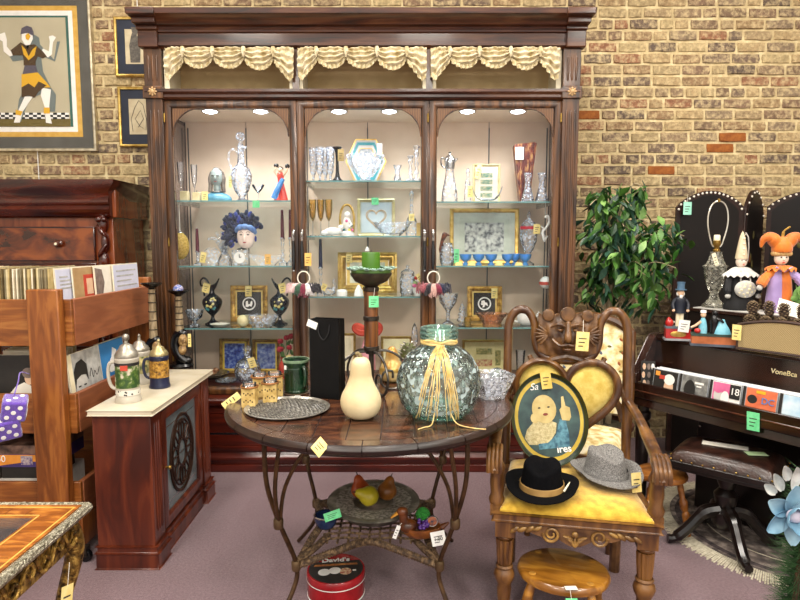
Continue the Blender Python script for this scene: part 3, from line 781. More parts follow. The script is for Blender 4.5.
# boxes stacked in the bottom bin
def gbox(name, label, loc, sz, m, rz=0, txt=None):
    t = thing(name, label, 'box', loc, rz)
    MB().box(-sz[0] / 2, sz[0] / 2, 0, sz[1], 0, sz[2]).build('carton', m, t, smooth=False)
    return t
zf = .222
t = gbox('game_box', 'white flat box with a small blue print at the bottom of the rack', (-1.83, 2.76, zf), (.36, .28, .155), mat('box_grey', '#b8b0a8', '#cac4bc', .7)); rect(t, 'print_panel', BLUE, .08, .1, .105, .14); text('print_title', 'ITALIAN', .03, REDP, t, (.15, -.001, .11))
t = gbox('book', 'black hardback lying under the orange box in rack', (-1.78, 2.77, zf + .156), (.24, .2, .055), BLKP); b = MB(); b.box(-.118, .118, -.001, .0, .01, .045); b.build('spine', BLKP, t)
t = gbox('tape_case', 'small white and brown case beside black hardback in rack', (-1.97, 2.765, zf + .156), (.13, .2, .055), mat('case_dark', '#2a221c', '#3a3028', .5)); disc(t, 'print_disc', WHITE, .02, .027, .045, .02)
t = gbox('puzzle_box', 'orange and purple box with a large number in rack', (-1.83, 2.765, zf + .212), (.36, .28, .062), mat('box_purple', '#382a5c', '#443470', .6))
b = MB(); b.prism([(-.18, .002), (-.10, .004), (.06, .026), (.18, .03), (.18, .06), (-.18, .06)], -.0016, -.0004); b.build('print_band', ORG, t, smooth=False)
text('print_number', '50', .045, WHITE, t, (-.065, -.002, .026)); rect(t, 'print_photo', mat('box_photo', '#5a4a80', '#c0b0a8', .6, scale=70), .03, .085, .012, .056, -.0018)
t = gbox('magazine_pile', 'dark glossy photo book lying on top of the orange box', (-1.83, 2.765, zf + .275), (.36, .28, .042), mat('photo_dark', '#241410', '#8a6a5a', .5, scale=18)); b = MB(); b.prism([(-.18, .005), (-.08, .008), (-.1, .03), (-.18, .036)], -.0016, -.0004); b.build('print_patch', PINK, t, smooth=False)
# purple plush dice
PURP = mat('plush_purple', '#5a38a0', '#6c48b8', .9, scale=120, bump=.6, sheen=.6)
dd = thing('plush_dice', 'pair of purple plush dice with white spots hung on the rack', 'dice', (X(12, 2.55, .8), 2.52, Z(430, 2.52)))
def die(cx, cz, rot, k):
    b = MB(); h = .046; b.box(-h, h, -h, h, -h, h); c = b.build('die', PURP, dd, (cx, 0, cz), rot, bevel=.009)
    spots = {(0, -1): [(-.5, .5), (.5, .5), (0, 0), (-.5, -.5), (.5, -.5)], (1, 0): [(-.5, -.5), (.5, .5), (-.5, .5), (.5, -.5), (0, .5), (0, -.5)], (0, 9): [(-.5, -.5), (0, 0), (.5, .5)], (-1, 0): [(0, 0), (.5, .5)]}
    for (a, e), L in spots.items():
        for (u, v) in L:
            b = MB()
            if e == 9: b.at((u * h, v * h, h)).lathe([(.0095, 0), (.0095, .0015), (0, .002)], 12)
            elif e == -1: b.at((u * h, -h, v * h), (PI / 2, 0, 0)).lathe([(.0095, 0), (.0095, .0015), (0, .002)], 12)
            else: b.at((a * h, u * h, v * h), (0, a * PI / 2, 0)).lathe([(.0095, 0), (.0095, .0015), (0, .002)], 12)
            b.build('spot', WHITE, c)
die(.03, .098, (.25, .15, .5), 0); die(-.005, .018, (.35, -.1, .65), 1)
MB().tube(spline([(.03, .0, .15), (.02, .05, .2), (.0, .10, .23), (0, .16, .21)]), .0025, 6).build('cord', PURP, dd)
# ------------------------------------------------------------------ marble topped cabinet facing the aisle
MARB = mat('cream_marble', '#c4b89e', '#d6ccb6', 0.25, scale=5, detail=8, c3='#cfc4ac')
CABW = mat('walnut_cabinet', '#3c160c', '#6c3018', 0.3, kind='wood', scale=3, stretch=(4, 4, .8), coat=.35, c3='#54200f')
mc = thing('marble_top_cabinet', 'reddish brown side cabinet with cream marble top and leaded glass door', 'cabinet', (-1.26, 2.64, 0))
b = MB(); b.prism([(-.14, -.02), (.15, -.02), (.15, .86), (-.14, .86)], .725, .748, 'xy'); b.build('marble_top', MARB, mc, bevel=.004)
parts('body', CABW, mc, [(-.13, .115, .02, .82, .10, .725)], bevel=.003)
for y0 in (.0, .70):
    parts('corner_pilaster', CABW, mc, [(-.13, .135, y0, y0 + .12, .10, .725)], bevel=.003)
    b = MB(); b.prism([(-.138, y0 - .012), (.152, y0 - .012), (.152, y0 + .135), (-.138, y0 + .135)], 0, .075, 'xy'); b.prism([(-.134, y0 - .006), (.145, y0 - .006), (.145, y0 + .128), (-.134, y0 + .128)], .075, .105, 'xy')
    b.build('plinth_block', CABW, mc, bevel=.006)
    for k in range(3):
        b = MB(); b.at((.136, y0 + .035 + .025 * k, 0)).lathe([(0, .16), (.006, .18), (.006, .66), (0, .68)], 8); b.build('reed', CABW, mc)
b = MB(); b.prism([(-.13, .135), (.135, .135), (.135, .69), (-.13, .69)], 0, .07, 'xy'); b.prism([(-.13, .135), (.128, .135), (.128, .69), (-.13, .69)], .07, .10, 'xy'); b.build('plinth', CABW, mc, bevel=.004)
# door on the aisle face
b = MB(); b.at((.118, .41, 0), (0, 0, PI / 2)); b.frame(.55, .58, [(0, -.003), (0, .012), (.012, .016), (.045, .014), (.055, .004), (.055, -.003)], 0, .12, 0)
d = b.build('door', CABW, mc)
LEAD = mat('leaded_glass', '#5f6e72', '#7f8e90', .12, .25, scale=9, spec=.8)
parts('glass_pane', LEAD, d, [(.113, .1155, .185, .635, .17, .65)], smooth=False)
SCRO = mat('iron_scroll', '#2a1810', '#3c2418', .4, .4, scale=20)
b = MB(); cy, cz = .41, .41
def ringyz(b, y, z, ry, rz_, r, n=28): b.tube([(.119, y + ry * math.cos(2 * PI * i / n), z + rz_ * math.sin(2 * PI * i / n)) for i in range(n)], r, 6, closed=True)
ringyz(b, cy, cz, .16, .2, .008); ringyz(b, cy, cz, .135, .172, .005); ringyz(b, cy, cz, .055, .07, .006)
for k in range(8):
    a = k * PI / 4; ringyz(b, cy + .095 * math.cos(a), cz + .122 * math.sin(a), .036, .044, .005, 14)
    b.tube([(.119, cy + .055 * math.cos(a), cz + .07 * math.sin(a)), (.119, cy + .135 * math.cos(a), cz + .17 * math.sin(a))], .005, 6)
b.box(.1165, .1185, cy - .15, cy + .15, cz - .002, cz + .002)
b.build('scroll_grille', SCRO, d)
parts('came', SILVER, d, [(.1156, .1166, .20, .204, .175, .645), (.1156, .1166, .615, .619, .175, .645), (.1156, .1166, .2, .62, .595, .599), (.1156, .1166, .2, .62, .215, .219)], smooth=False)
b = MB(); b.at((.132, .16, .42), (0, PI / 2, 0)).lathe([(.006, 0), (.005, .012), (.011, .018), (.009, .026), (0, .028)], 12); b.build('knob', BRASS, d)

# ------------------------------------------------------------------ steins and figures on the marble
TOPZ = .748
PEWT = mat('pewter', '#8a8478', '#b8b2a4', .35, .7, scale=25); STONEW = mat('stoneware', '#aea696', '#c2bcae', .35, scale=20)
def stein(label, px, py, hpx, wpx, body, bands, lidm, scene, finial='ball'):
    Yq = YD(py, TOPZ); k = S(Yq, TOPZ)
    t = thing('beer_stein', label, 'stein', (X(px, Yq, TOPZ), Yq, TOPZ)); r = wpx / 2.0; h = hpx
    b = MB(k); b.lathe([(r * 1.05, 0), (r * 1.08, h * .03), (r * 1.0, h * .08), (r * .97, h * .1), (r * .93, h * .58), (r * 1.0, h * .60), (r * 1.0, h * .64), (r * .9, h * .66), (0, h * .66)], 28); b.build('body', body, t)
    b = MB(k); b.band([(r * .985, h * .22), (r * .965, h * .56)], 28); b.v; sc = b.build('relief_scene', scene, t)
    if bands:
        b = MB(k); b.band([(r * 1.0, h * .11), (r * .985, h * .19)], 28); b.build('pattern_band', bands, t)
    b = MB(k); b.lathe([(r * .96, h * .66), (r * .98, h * .69), (r * .8, h * .75), (r * .62, h * .78), (r * .5, h * .83), (r * .2, h * .86), (r * .16, h * .9), (0, h * .9)], 24); l = b.build('lid', lidm, t)
    b = MB(k)
    if finial == 'ball': b.ell((0, 0, h * .945), (r * .3, r * .3, h * .055))
    else: b.lathe([(r * .2, h * .86), (r * .12, h * .92), (r * .16, h * .96), (0, h)], 12)
    b.build('finial', lidm, l)
    b = MB(k); b.tube(spline([(-r * .9, 0, h * .58), (-r * 1.5, 0, h * .56), (-r * 1.65, 0, h * .38), (-r * 1.4, 0, h * .22), (-r * .9, 0, h * .18)]), r * .15, 8); b.build('handle', body, t)
    return t, k
SC1 = mat('village_scene', '#2c4a20', '#c8c0a8', .5, scale=34, c3='#55702c', ramp=(.42, .62)); SC2 = mat('gold_relief', '#5a3c10', '#d0a040', .4, scale=60, bump=1.0, c3='#a87a28'); SC3 = mat('meadow_scene', '#4a5a38', '#d8c888', .5, scale=40)
BAND1 = mat('band_pattern', '#14141c', '#d8d4c8', .5, kind='voronoi', scale=70, ramp=(.25, .35))
t, k = stein('white stoneware beer stein with red-roofed village scene and ball finial', 128.5, 401, 68, 23, STONEW, BAND1, PEWT, SC1)
b = MB(k); b.at((2, -11.3, 35)).box(-3.5, 3.5, -.5, .5, -2, 3); b.build('red_roof', REDP, t, smooth=False)
b = MB(k); b.band([(11.5, 37), (11.3, 40)], 28); b.build('dark_band', BLKP, t)
stein('pale meadow-painted beer stein between the village and gold relief steins', 141, 383, 50, 19, STONEW, None, PEWT, SC3, 'spike')
stein('dark blue beer stein covered in gold relief figures', 160, 387, 49, 19, mat('stein_blue', '#1c2038', '#262c48', .3), None, mat('lid_brass', '#a89868', '#c8b888', .35, .7), SC2, 'spike')
CARVE = mat('carved_face', '#6a5030', '#b89a6a', .5, scale=60, c3='#8c6c40'); CANE = mat('bamboo_shaft', '#6a5a40', '#a89474', .5, scale=60, stretch=(1, 1, .3))
def figure_stick(label, px, py, top, extra):
    Yq = YD(py, TOPZ); k = S(Yq, TOPZ); t = thing('figural_candlestick', label, 'candlestick', (X(px, Yq, TOPZ), Yq, TOPZ)); H = py - top
    b = MB(k); b.lathe([(10, 0), (10.5, 2), (9, 4), (0, 4)], 20, ex=1.2); bs = b.build('base', BLACK, t)
    b = MB(k); b.tube(spline([(6, -1, 5), (2, -1, 9), (-2, 0, 14), (-5, 1, 20), (-5, 1, 28), (-2, 0, 34), (3, 0, 36), (6, 0, 33)]), [6, 6.5, 6, 5] + [5] * 10 + [5.5] * 12 + [6] * 12 + [5, 4, 3, 2, 1.5][:5], 10) if False else None
    b = MB(k); pts = spline([(6, -1, 5), (1, -1, 9), (-3, 0, 15), (-5, 1, 22), (-3.5, 1, 30), (1, 0, 34.5), (5, 0, 33)], 5); b.tube(pts, [5.5 - 2.0 * abs(i / len(pts) - .45) for i in range(len(pts))], 10); b.ell((3, 0, 7), (9, 5, 4.5)); b.build('robe', BLACK, t)
    b = MB(k); b.ell((4, -3, 27), (4.5, 4, 7)); b.ell((3.5, -4, 18), (4, 3.5, 5)); b.ell((6.5, -6, 27), (1.6, 2, 1.6)); b.build('carved_face', CARVE, t)
    b = MB(k); b.lathe([(4.2, 33), (4.0, 34), (3.2, H - 8), (3.6, H - 6), (0, H - 6)], 12); s = b.build('shaft', CANE, t)
    for j in range(6):
        zz = 36 + j * (H - 46) / 5; b = MB(k); b.band([(3.9, zz - .5), (4.3, zz), (3.9, zz + .5)], 12); b.build('node_ring', IRON, s)
    b = MB(k); b.lathe([(2.5, H - 7), (3, H - 5), (9, H - 1.5), (10.5, H), (9.5, H + .3), (3, H - 3), (0, H - 3)], 24); b.build('bowl', BLACK, t)
    return t, k, H
figure_stick('dark figural candlestick with an empty black bowl beside the gold relief stein', 155, 374, 283, 0)
t, k, H = figure_stick('dark figural candlestick holding a beaded ball in its black bowl', 181, 367, 290, 1)
to = t
b = MB(k); b.ell((0, 0, H + 1), (5, 5, 4.6)); o = b.build('beaded_ball', mat('beaded_mosaic', '#b03030', '#3050a0', .4, kind='voronoi', scale=130, c3='#e8e4e0', ramp=(.1, .5)), None, (to.location.x, to.location.y, to.location.z)); tag(o, 'small multicoloured beaded ball in the candlestick bowl', 'ornament')
price_tag(to, (10.5 * k, -3 * k, 34 * k), 3.2 * k, 13 * k, TAGY)

# ------------------------------------------------------------------ glass topped display table in the corner
INL = mat('inlaid_walnut', '#7a4214', '#b87830', .3, kind='wood', scale=4, stretch=(3, 8, 1), coat=.5, c3='#98581e')
EDGE = mat('silvered_beading', '#6a6450', '#c8c2ac', .35, .7, scale=110, bump=1.0, bscale=160)
GILT = mat('gilt_carving', '#3a2a10', '#b8944a', .4, .6, scale=45, bump=.8, c3='#806028')
tz = .62; TX, TY = -1.056, 1.955
dt = thing('display_table', 'glass-topped display table with inlaid walnut border and gilt carved apron', 'table', (TX, TY, 0))
W2, D2 = .95, .95
def rail(x0, x1, y0, y1): return (x0, x1, y0, y1, tz - .03, tz)
for nm, q in (('top_border', (-W2, -.015, -.10, -.012)), ('top_border', (-W2, -.015, -D2, -D2 + .10)), ('top_border', (-.12, -.015, -D2 + .10, -.10)), ('top_border', (-W2, -W2 + .10, -D2 + .10, -.10))):
    parts(nm, INL, dt, [rail(*q)])
SAT = mat('satinwood_line', '#d8a84c', '#e6bc66', .3, coat=.4)
parts('inlay_line', SAT, dt, [(-.030, -.026, -D2 + .03, -.03, tz, tz + .0012), (-W2, -.03, -.034, -.030, tz, tz + .0012), (-.112, -.109, -D2 + .1, -.09, tz, tz + .0012), (-W2, -.11, -.092, -.089, tz, tz + .0012)], smooth=False)
parts('cross_band', mat('cross_band_dark', '#5c3010', '#8a5420', .3, coat=.4), dt, [(-.105 - .0, -.04, -.13 - .075 * k, -.128 - .075 * k, tz, tz + .0008) for k in range(10)] + [(-.16 - .07 * k, -.158 - .07 * k, -.085, -.04, tz, tz + .0008) for k in range(11)], smooth=False)
parts('glass_top', CLEAR, dt, [(-W2 + .10, -.12, -D2 + .10, -.10, tz - .012, tz - .005)], smooth=False)
VEL = mat('case_velvet', '#7a5a5c', '#8e6c6e', .9, scale=40); parts('case_floor', VEL, dt, [(-W2 + .06, -.06, -D2 + .06, -.06, tz - .09, tz - .08)], smooth=False)
b = MB(); b.tube([(.0, -D2, tz - .012), (0, 0, tz - .012)], .016, 8); b.build('edge_beading', EDGE, dt)
b = MB(); b.tube([(-W2, 0, tz - .012), (0, 0, tz - .012)], .016, 8); b.build('edge_beading', EDGE, dt)
parts('apron', GILT, dt, [(-.04, -.02, -D2 + .05, -.04, tz - .12, tz - .03), (-W2, -.03, -.04, -.02, tz - .12, tz - .03)])
for k in range(11):
    y = -.09 - k * .075; b = MB(); sgn = 1 if k % 2 else -1
    b.tube(spline([(-.014, y - .04, tz - .075 - .03 * sgn), (-.012, y - .015, tz - .075 + .02 * sgn), (-.012, y + .012, tz - .075 + .028 * sgn), (-.012, y + .026, tz - .075 + .006 * sgn), (-.012, y + .012, tz - .075 - .01 * sgn), (-.012, y, tz - .075 + .004 * sgn)]), [.007] * 26 + [.004] * 5, 6); b.build('apron_scroll', GILT, dt)
for (lx, ly) in ((-.05, -.06), (-.05, -D2 + .06), (-W2 + .05, -.06), (-W2 + .05, -D2 + .06)):
    sx = 1 if lx > -.5 else -1; sy = 1 if ly > -.5 else -1
    b = MB(); pts = spline([(lx, ly, tz - .03), (lx + .02 * sx, ly + .02 * sy, tz - .14), (lx - .01 * sx, ly - .01 * sy, tz - .3), (lx - .035 * sx, ly - .035 * sy, tz - .45), (lx, ly, .04), (lx + .03 * sx, ly + .03 * sy, .0)], 6)
    b.tube(pts, [.036 - .022 * min(1, i / 22.0) + (.012 if i > 27 else 0) for i in range(len(pts))], 10); b.build('cabriole_leg', GILT, dt)
price_tag(dt, (.015, -.17, tz - .19), .042, .10, TAGY, (0, .15, 1.2), cord=(0, .0, .07))
# things inside the case
b = MB(); b.lathe([(.001, 0), (.06, .0), (.075, .006), (.07, .01), (.05, .006), (0, .006)], 24); tag(b.build('dish', mat('case_dish', '#8a2c34', '#a84048', .3), None, (TX - .3, TY - .32, tz - .0795)), 'dark red dish lying inside the glass-topped table', 'dish')
b = MB(); b.box(-.09, .09, -.06, .06, 0, .006); tag(b.build('card', PAPER, None, (TX - .42, TY - .22, tz - .0795), (0, 0, .5)), 'white card lying inside the glass-topped table', 'card')
# ------------------------------------------------------------------ things on the cabinet shelves
L1, L2, L3 = SHZ[-1]; C1, C2, C3 = SHZ[0]; R1, R2_, R3 = SHZ[1]; B0 = .545
def it(name, label, cat, px, Y, zb, group=None, rz=0.0):
    zb += .0006
    t = thing(name, label, cat, (X(px, Y, zb), Y, zb), rz, group)
    return t, S(Y, zb)
def solo(name, label, cat, px, Y, zb, fn, m, group=None, rz=0.0, **kw):
    zb += .0006
    b = MB(S(Y, zb)); fn(b)
    return tag(b.build(name, m, None, (X(px, Y, zb), Y, zb), (0, 0, rz), **kw), label, cat, group)
MAROON = mat('maroon_wax', '#4a0a1c', '#5c1226', .35); NAVYW = mat('navy_wax', '#0e1430', '#161e42', .35); GREENW = mat('green_wax', '#3c6a10', '#4a7c18', .4, scale=10)
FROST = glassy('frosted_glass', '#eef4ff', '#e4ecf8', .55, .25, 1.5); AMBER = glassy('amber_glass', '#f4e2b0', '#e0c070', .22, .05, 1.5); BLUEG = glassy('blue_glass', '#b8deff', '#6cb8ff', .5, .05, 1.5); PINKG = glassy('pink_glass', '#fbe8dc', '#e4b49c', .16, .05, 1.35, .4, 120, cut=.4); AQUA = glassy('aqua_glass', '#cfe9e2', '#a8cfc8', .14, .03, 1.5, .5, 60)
def flute(b, h, r, n=14): b.vessel([(r * .75, 0), (r * .7, h * .02), (r * .14, h * .06), (r * .12, h * .36), (r * .3, h * .42), (r * .7, h * .56), (r * .95, h * .85), (r, h)], n, r * .08)
def tumbler(b, h, r, n=14): b.vessel([(r * .8, 0), (r * .8, h * .1), (r * .78, h * .4), (r * .9, h * .8), (r, h)], n, r * .1)
def stickp(h, r): return [(r, 0), (r * 1.0, h * .06), (r * .5, h * .14), (r * .25, h * .2), (r * .45, h * .3), (r * .22, h * .4), (r * .4, h * .52), (r * .22, h * .64), (r * .45, h * .78), (r * .3, h * .86), (r * .6, h * .97), (r * .5, h), (0, h)]
def taper(label, px, Y, zb, hh, hc, cm, holder=CRYS, group=None, lean=0):
    t, k = it('candlestick', label, 'candlestick', px, Y, zb, group)
    b = MB(k); b.lathe(stickp(hh, 4.2), 14); b.build('holder', holder, t)
    b = MB(k); b.lathe([(1.9, hh - 1), (1.7, hh + hc * .5), (1.3, hh + hc), (0, hh + hc + .5)], 10); c = b.build('candle', cm, t)
    b = MB(k); b.tube([(0, 0, hh + hc), (.2, 0, hh + hc + 2)], .25, 5); b.build('wick', PAPER, c)
    return t, k
# --- left bay, upper shelf
for i, (px, h) in enumerate(((181.5, 40), (195, 37))):
    solo('champagne_flute', ('tall clear champagne flute beside the cabinet side wall', 'tall clear champagne flute behind the cream votive blocks')[i], 'glass', px, 4.24 - .05 * i, L1, lambda b: flute(b, h, 3.2), CLEAR)
for i, px in enumerate((185, 197)):
    t, k = it('votive_candle', 'cream square votive candle with a price sticker', 'candle', px, 4.10, L1, 'square votive candles')
    b = MB(k); b.box(-3.8, 3.8, -3.5, 3.5, 0, 10 - i); b.build('wax', mat('votive_cream', '#c8b888', '#d8caa0', .5), t, bevel=.003); b = MB(k); b.tube([(0, 0, 9 - i), (.2, 0, 12 - i)], .3, 5); b.build('wick', INK, t)
t, k = it('glass_bust', 'frosted female bust with pale blue shoulders and long hair', 'bust', 217.5, 4.12, L1)
BUSTF = mat('bust_face', '#7e8a88', '#a0aca6', .4, scale=20); 
b = MB(k); b.lathe(rows([(14, 0), (14.5, 3), (12, 6), (7, 8.5), (4, 10), (3.6, 13), (4, 15)], 4), 20, ex=1, ey=.55); b.build('shoulders', mat('bust_blue', '#3c7890', '#5c96aa', .4), t)
b = MB(k); b.ell((0, 0, 24), (6.4, 6, 9.5), 18, 14); b.ell((0, -5.6, 22.5), (.9, 1.6, 2.2), 8, 6); b.lathe([(3.4, 8), (3.2, 17)], 12); b.build('head', BUSTF, t)
b = MB(k)
for s in (-1, 1): b.tube(spline([(s * 4.5, .5, 29), (s * 6.6, 0, 23), (s * 6.2, -.5, 16), (s * 6.8, -1, 9)]), [2.2] * 18 + [1.4], 8)
b.lathe([(6.2, 26), (5, 31), (2.5, 33.5), (0, 34)], 14, (0, 1, 0)); hr = b.build('hair', mat('bust_hair', '#4a4038', '#7a7064', .4, scale=40), t)
parts('eye', INK, t, [(s * 2.4 * k - 1.1 * k, s * 2.4 * k + 1.1 * k, -6.3 * k, -5.2 * k, 24.5 * k, 25.3 * k) for s in (-1, 1)]); parts('mouth', mat('lip', '#a05a58', rough=.5), t, [(-1.3 * k, 1.3 * k, -5.9 * k, -5.0 * k, 19.0 * k, 19.8 * k)])
b = MB(k); b.tube([(5 * math.cos(a), 3.6 * math.sin(a) - 1, 9.5) for a in [i * 2 * PI / 16 for i in range(16)]], .8, 6, closed=True); b.build('necklace', SILVER, t)
price_tag(t, (-10 * k, -8 * k, 9.5 * k), 6 * k, 9 * k)
t, k = it('decanter', 'tall cut crystal claret decanter with handle and ball stopper', 'decanter', 242, 4.16, L1)
b = MB(k); b.vessel([(5.5, 0), (6, 1.5), (3.2, 3.5), (3, 5), (7, 11), (10, 20), (10.5, 27), (8, 33), (4, 37), (3.1, 44), (3, 53), (3.6, 55)], 24, .4); b.build('body', CRYS, t)
b = MB(k); b.lathe([(2.4, 53), (2.6, 56), (1.5, 58), (2.0, 59.5)], 14); b.ell((0, 0, 64), (4.6, 4.6, 4.6), 12, 8); b.build('stopper', CRYS, t, smooth=False)
b = MB(k); b.tube(spline([(-2.5, 0, 47), (-7, 0, 52), (-11.5, 0, 48), (-12, 0, 40), (-9, 0, 32)]), .95, 8); b.build('handle', CRYS, t)
b = MB(k); b.tube([(2.5, 0, 51), (5.5, 0, 55)], [1.6, .8], 8); b.build('spout', CRYS, t)
price_tag(t, (-10.5 * k, -3 * k, 25 * k), 3 * k, 11 * k, cord=(1 * k, 1 * k, 8 * k))
solo('goblet', 'short clear coupe glass beside the tall claret decanter', 'glass', 258.5, 4.10, L1, lambda b: b.vessel([(4, 0), (3.8, .6), (.6, 1.5), (.5, 8), (2.5, 10), (5.5, 14), (6.4, 16.5)], 18, .35), CLEAR)
t, k = it('dancer_figurine', 'porcelain dancer figurine in red and blue dress with dark hair', 'figurine', 281, 4.12, L1)
b = MB(k); b.lathe(rows([(6, 0), (6.2, 2), (5, 8), (3.4, 15), (2.4, 20), (3, 24), (3.2, 27), (1.4, 29)], 4), 18, ey=.8, lobes=9, lamp=.25); b.build('red_dress', mat('porcelain_red', '#c8382c', '#d85040', .25), t)
b = MB(k); b.tube(spline([(3, -3, 22), (0, -4.5, 16), (-3.5, -4, 9), (-6, -3, 2)]), [2, 2.4, 2.8, 3] * 4 + [3, 3.4, 3.2], 8) if False else b.tube([(3, -3, 22), (0, -4.5, 16), (-3.5, -4, 9), (-6, -3, 3)], [2, 2.6, 3, 3.4], 8); b.build('blue_shawl', mat('porcelain_blue', '#3a78b8', '#5890cc', .25), t)
b = MB(k); b.ell((0, 0, 31), (2.4, 2.4, 2.9)); b.tube([(-3, 0, 26), (-6, -1, 30), (-4, -1, 34)], [1.3, 1.0, .8], 8); b.tube([(3, 0, 26), (6.5, -1, 30), (7.5, -1, 33)], [1.3, 1.0, .8], 8); b.build('body', FLESH, t)
b = MB(k); b.ell((0, .9, 32.2), (2.8, 2.4, 2.5)); b.ell((-4, 0, 35.5), (2.6, 1.4, 2)); b.ell((7, 0, 34.8), (2.4, 1.2, 2.4)); b.build('dark_hair', BLACK, t)
# --- left bay, middle shelf
taper('maroon taper candle in a low crystal holder beside a round paperweight', 198, 4.10, L2, 14, 22, MAROON)
t, k = it('crystal_disc', 'round cut crystal paperweight disc with a yellow tag', 'paperweight', 212, 4.09, L2)
b = MB(k); b.at((0, 0, 9.3), (PI / 2, 0, 0)).lathe([(8.2, -1.2), (8.5, 0), (8.2, 1.2)], 28); b.build('disc', CRYS, t)
b = MB(k); b.box(-4, 4, -2, 2, 0, 1.2); b.build('foot', CRYS, t)
price_tag(t, (-6 * k, -5 * k, 13 * k), 5.5 * k, 10.5 * k, rot=(0, .2, 0))
t, k = it('coral_sculpture', 'branching clear glass coral sculpture beside the feathered mask', 'sculpture', 225, 4.24, L2)
b = MB(k); b.lathe([(7, 0), (7.5, 3), (5, 8), (3, 12), (2, 16)], 12); b.build('base', CRYS, t)
rr = random.Random(5)
for j in range(9):
    a = rr.uniform(-1.1, 1.0); y = rr.uniform(-3, 3); L = rr.uniform(14, 26)
    b = MB(k); b.tube(spline([(0, 0, 10), (math.sin(a) * L * .4, y * .5, 12 + L * .5), (math.sin(a) * L * .75, y, 12 + math.cos(a) * L)]), [1.8] * 6 + [1.5] * 6 + [.7], 7); b.build('branch', CRYS, t)
t, k = it('crystal_clock', 'square cut crystal clock with white dial under the mask', 'clock', 240.5, 4.11, L2)
b = MB(k); b.box(-8, 8, -3, 3, 0, 15); b.build('case', CRYS, t, bevel=.004)
b = MB(k); b.at((0, -3.4, 7.5), (PI / 2, 0, 0)).lathe([(5.6, -.3), (5.6, .3), (0, .35)], 24); d = b.build('dial', WHITE, t)
b = MB(k); b.tube([(0, -4, 7.5), (0, -4, 11)], .35, 4); b.tube([(0, -4, 7.5), (2.2, -4, 8.2)], .35, 4); b.build('hands', BLKP, d)
t, k = it('feathered_mask', 'white porcelain mask with blue turban and navy feather plume', 'mask', 247, 4.12, L2)
b = MB(k)
def fm(u, v):
    a = (u - .5) * PI * 1.05; e = (v - .5) * PI
    w = 8.6 * math.cos(e) ** .6 * (1 - .22 * max(0, .45 - v)); z = 28 + 11.5 * math.sin(e)
    y = -5.5 * math.cos(a) * math.cos(e) ** .5
    y -= 1.8 * math.exp(-((u - .5) / .045) ** 2 - ((v - .43) / .1) ** 2) + .8 * math.exp(-((u - .5) / .09) ** 2 - ((v - .26) / .04) ** 2)
    return (w * math.sin(a), y - 2, z)
b.sheet(fm, 26, 20, .9, (0, 1, 0)); fo = b.build('face', mat('porcelain_face', '#e4d0c4', '#eedcd0', .25), t, angle=80)
for s in (-1, 1):
    b = MB(k); b.at((s * 3.2, -6.7, 30.0)).ell((0, 0, 0), (1.5, .8, .75), 10, 6); e = b.build('eye', mat('mask_eye', '#3a3436', rough=.3), fo)
    b = MB(k); b.tube([(s * 1.6, -7.2, 32), (s * 3.2, -7.1, 33), (s * 5.2, -6, 32.2)], .35, 5); b.build('brow', SEPIA, fo)
b = MB(k); b.ell((0, -7.6, 22.4), (1.7, .8, .8), 10, 6); b.build('lips', mat('mask_lip', '#a84a50', rough=.4), fo)
b = MB(k); b.tube(spline([(-9, 1, 33), (-6, -5, 36.5), (0, -7.6, 37.8), (6, -6, 36.5), (9.4, 0, 31.5)]), [2.2, 2.6, 3, 3, 3] * 4 + [3, 2.8, 2.6, 2.2, 1.8], 10); b.build('turban', mat('turban_blue', '#5a7cb8', '#7c9cd0', .5, scale=30), t)
FEA = mat('feather_navy', '#060a1c', '#14204c', .6, scale=25, sheen=.5); FEA2 = mat('feather_royal', '#16226a', '#24389a', .5, scale=25, sheen=.5)
rr = random.Random(8)
for j in range(170):
    a = rr.uniform(.08, 1.32) * PI; w0 = 15 * math.sqrt(rr.random()); cx0, cz0 = -5 + w0 * math.cos(a) * 1.1, 35 + w0 * math.sin(a) * (1.0 if a < PI else 1.3)
    a += rr.uniform(-.5, .5); rad = rr.uniform(5, 8); dx, dz = math.cos(a) * rad, math.sin(a) * rad; y = rr.uniform(.5, 7)
    if cx0 > -7 and cz0 < 38: y += 5
    b = MB(k); b.at((cx0 + dx * .4, y, cz0 + dz * .4), (0, -a + rr.uniform(-.6, .6), rr.uniform(-.4, .4))).ell((0, 0, 0), (rad * .5, 1.6, rr.uniform(1.8, 2.8)), 9, 7); b.build('feather', FEA if j % 7 else FEA2, t, angle=80)
b = MB(k); b.ell((9.5, -1, 26), (1.2, 1, 3)); b.build('earring', FEA2, t)
b = MB(k); b.lathe([(5, 15.3), (5, 16), (1, 17), (1, 24)], 12, (-5, 1, 0)); b.build('stand', IRON, t)
t, k = it('crystal_boat_bowl', 'wide triangular cut crystal bowl with an orange tag', 'bowl', 267, 4.07, L2)
b = MB(k); b.prism([(-8, 0), (8, 0), (19, 11), (18, 11.4), (0, 9), (-18, 11.4), (-19, 11)], -4, 4); b.build('body', CRYS, t, smooth=False)
price_tag(t, (2 * k, -5 * k, 11 * k), 6 * k, 10 * k, mat('tag_orange', '#e8b050', '#f0c070', .7))
taper('maroon taper candle on tall crystal stick beside the crystal boat bowl', 283, 4.16, L2, 27, 27, MAROON)
taper('maroon taper candle on tall crystal stick beside the door stile', 291, 4.20, L2, 27, 27, MAROON)
t = thing('hanging_egg', 'textured yellow egg ornament hung inside the cabinet side', 'ornament', (X(180.5, 4.06, 1.45), 4.06, L1 - .0085)); k = S(4.06, 1.45)
b = MB(k); b.ell((0, 0, -43), (8.5, 8.5, 13.5), 20, 14); b.build('egg', mat('yellow_egg', '#b89030', '#d8b45a', .6, kind='voronoi', scale=90, bump=.6), t); b = MB(k); b.tube([(0, 0, -30), (0, 0, 0)], .4, 5); b.build('cord', PAPER, t)
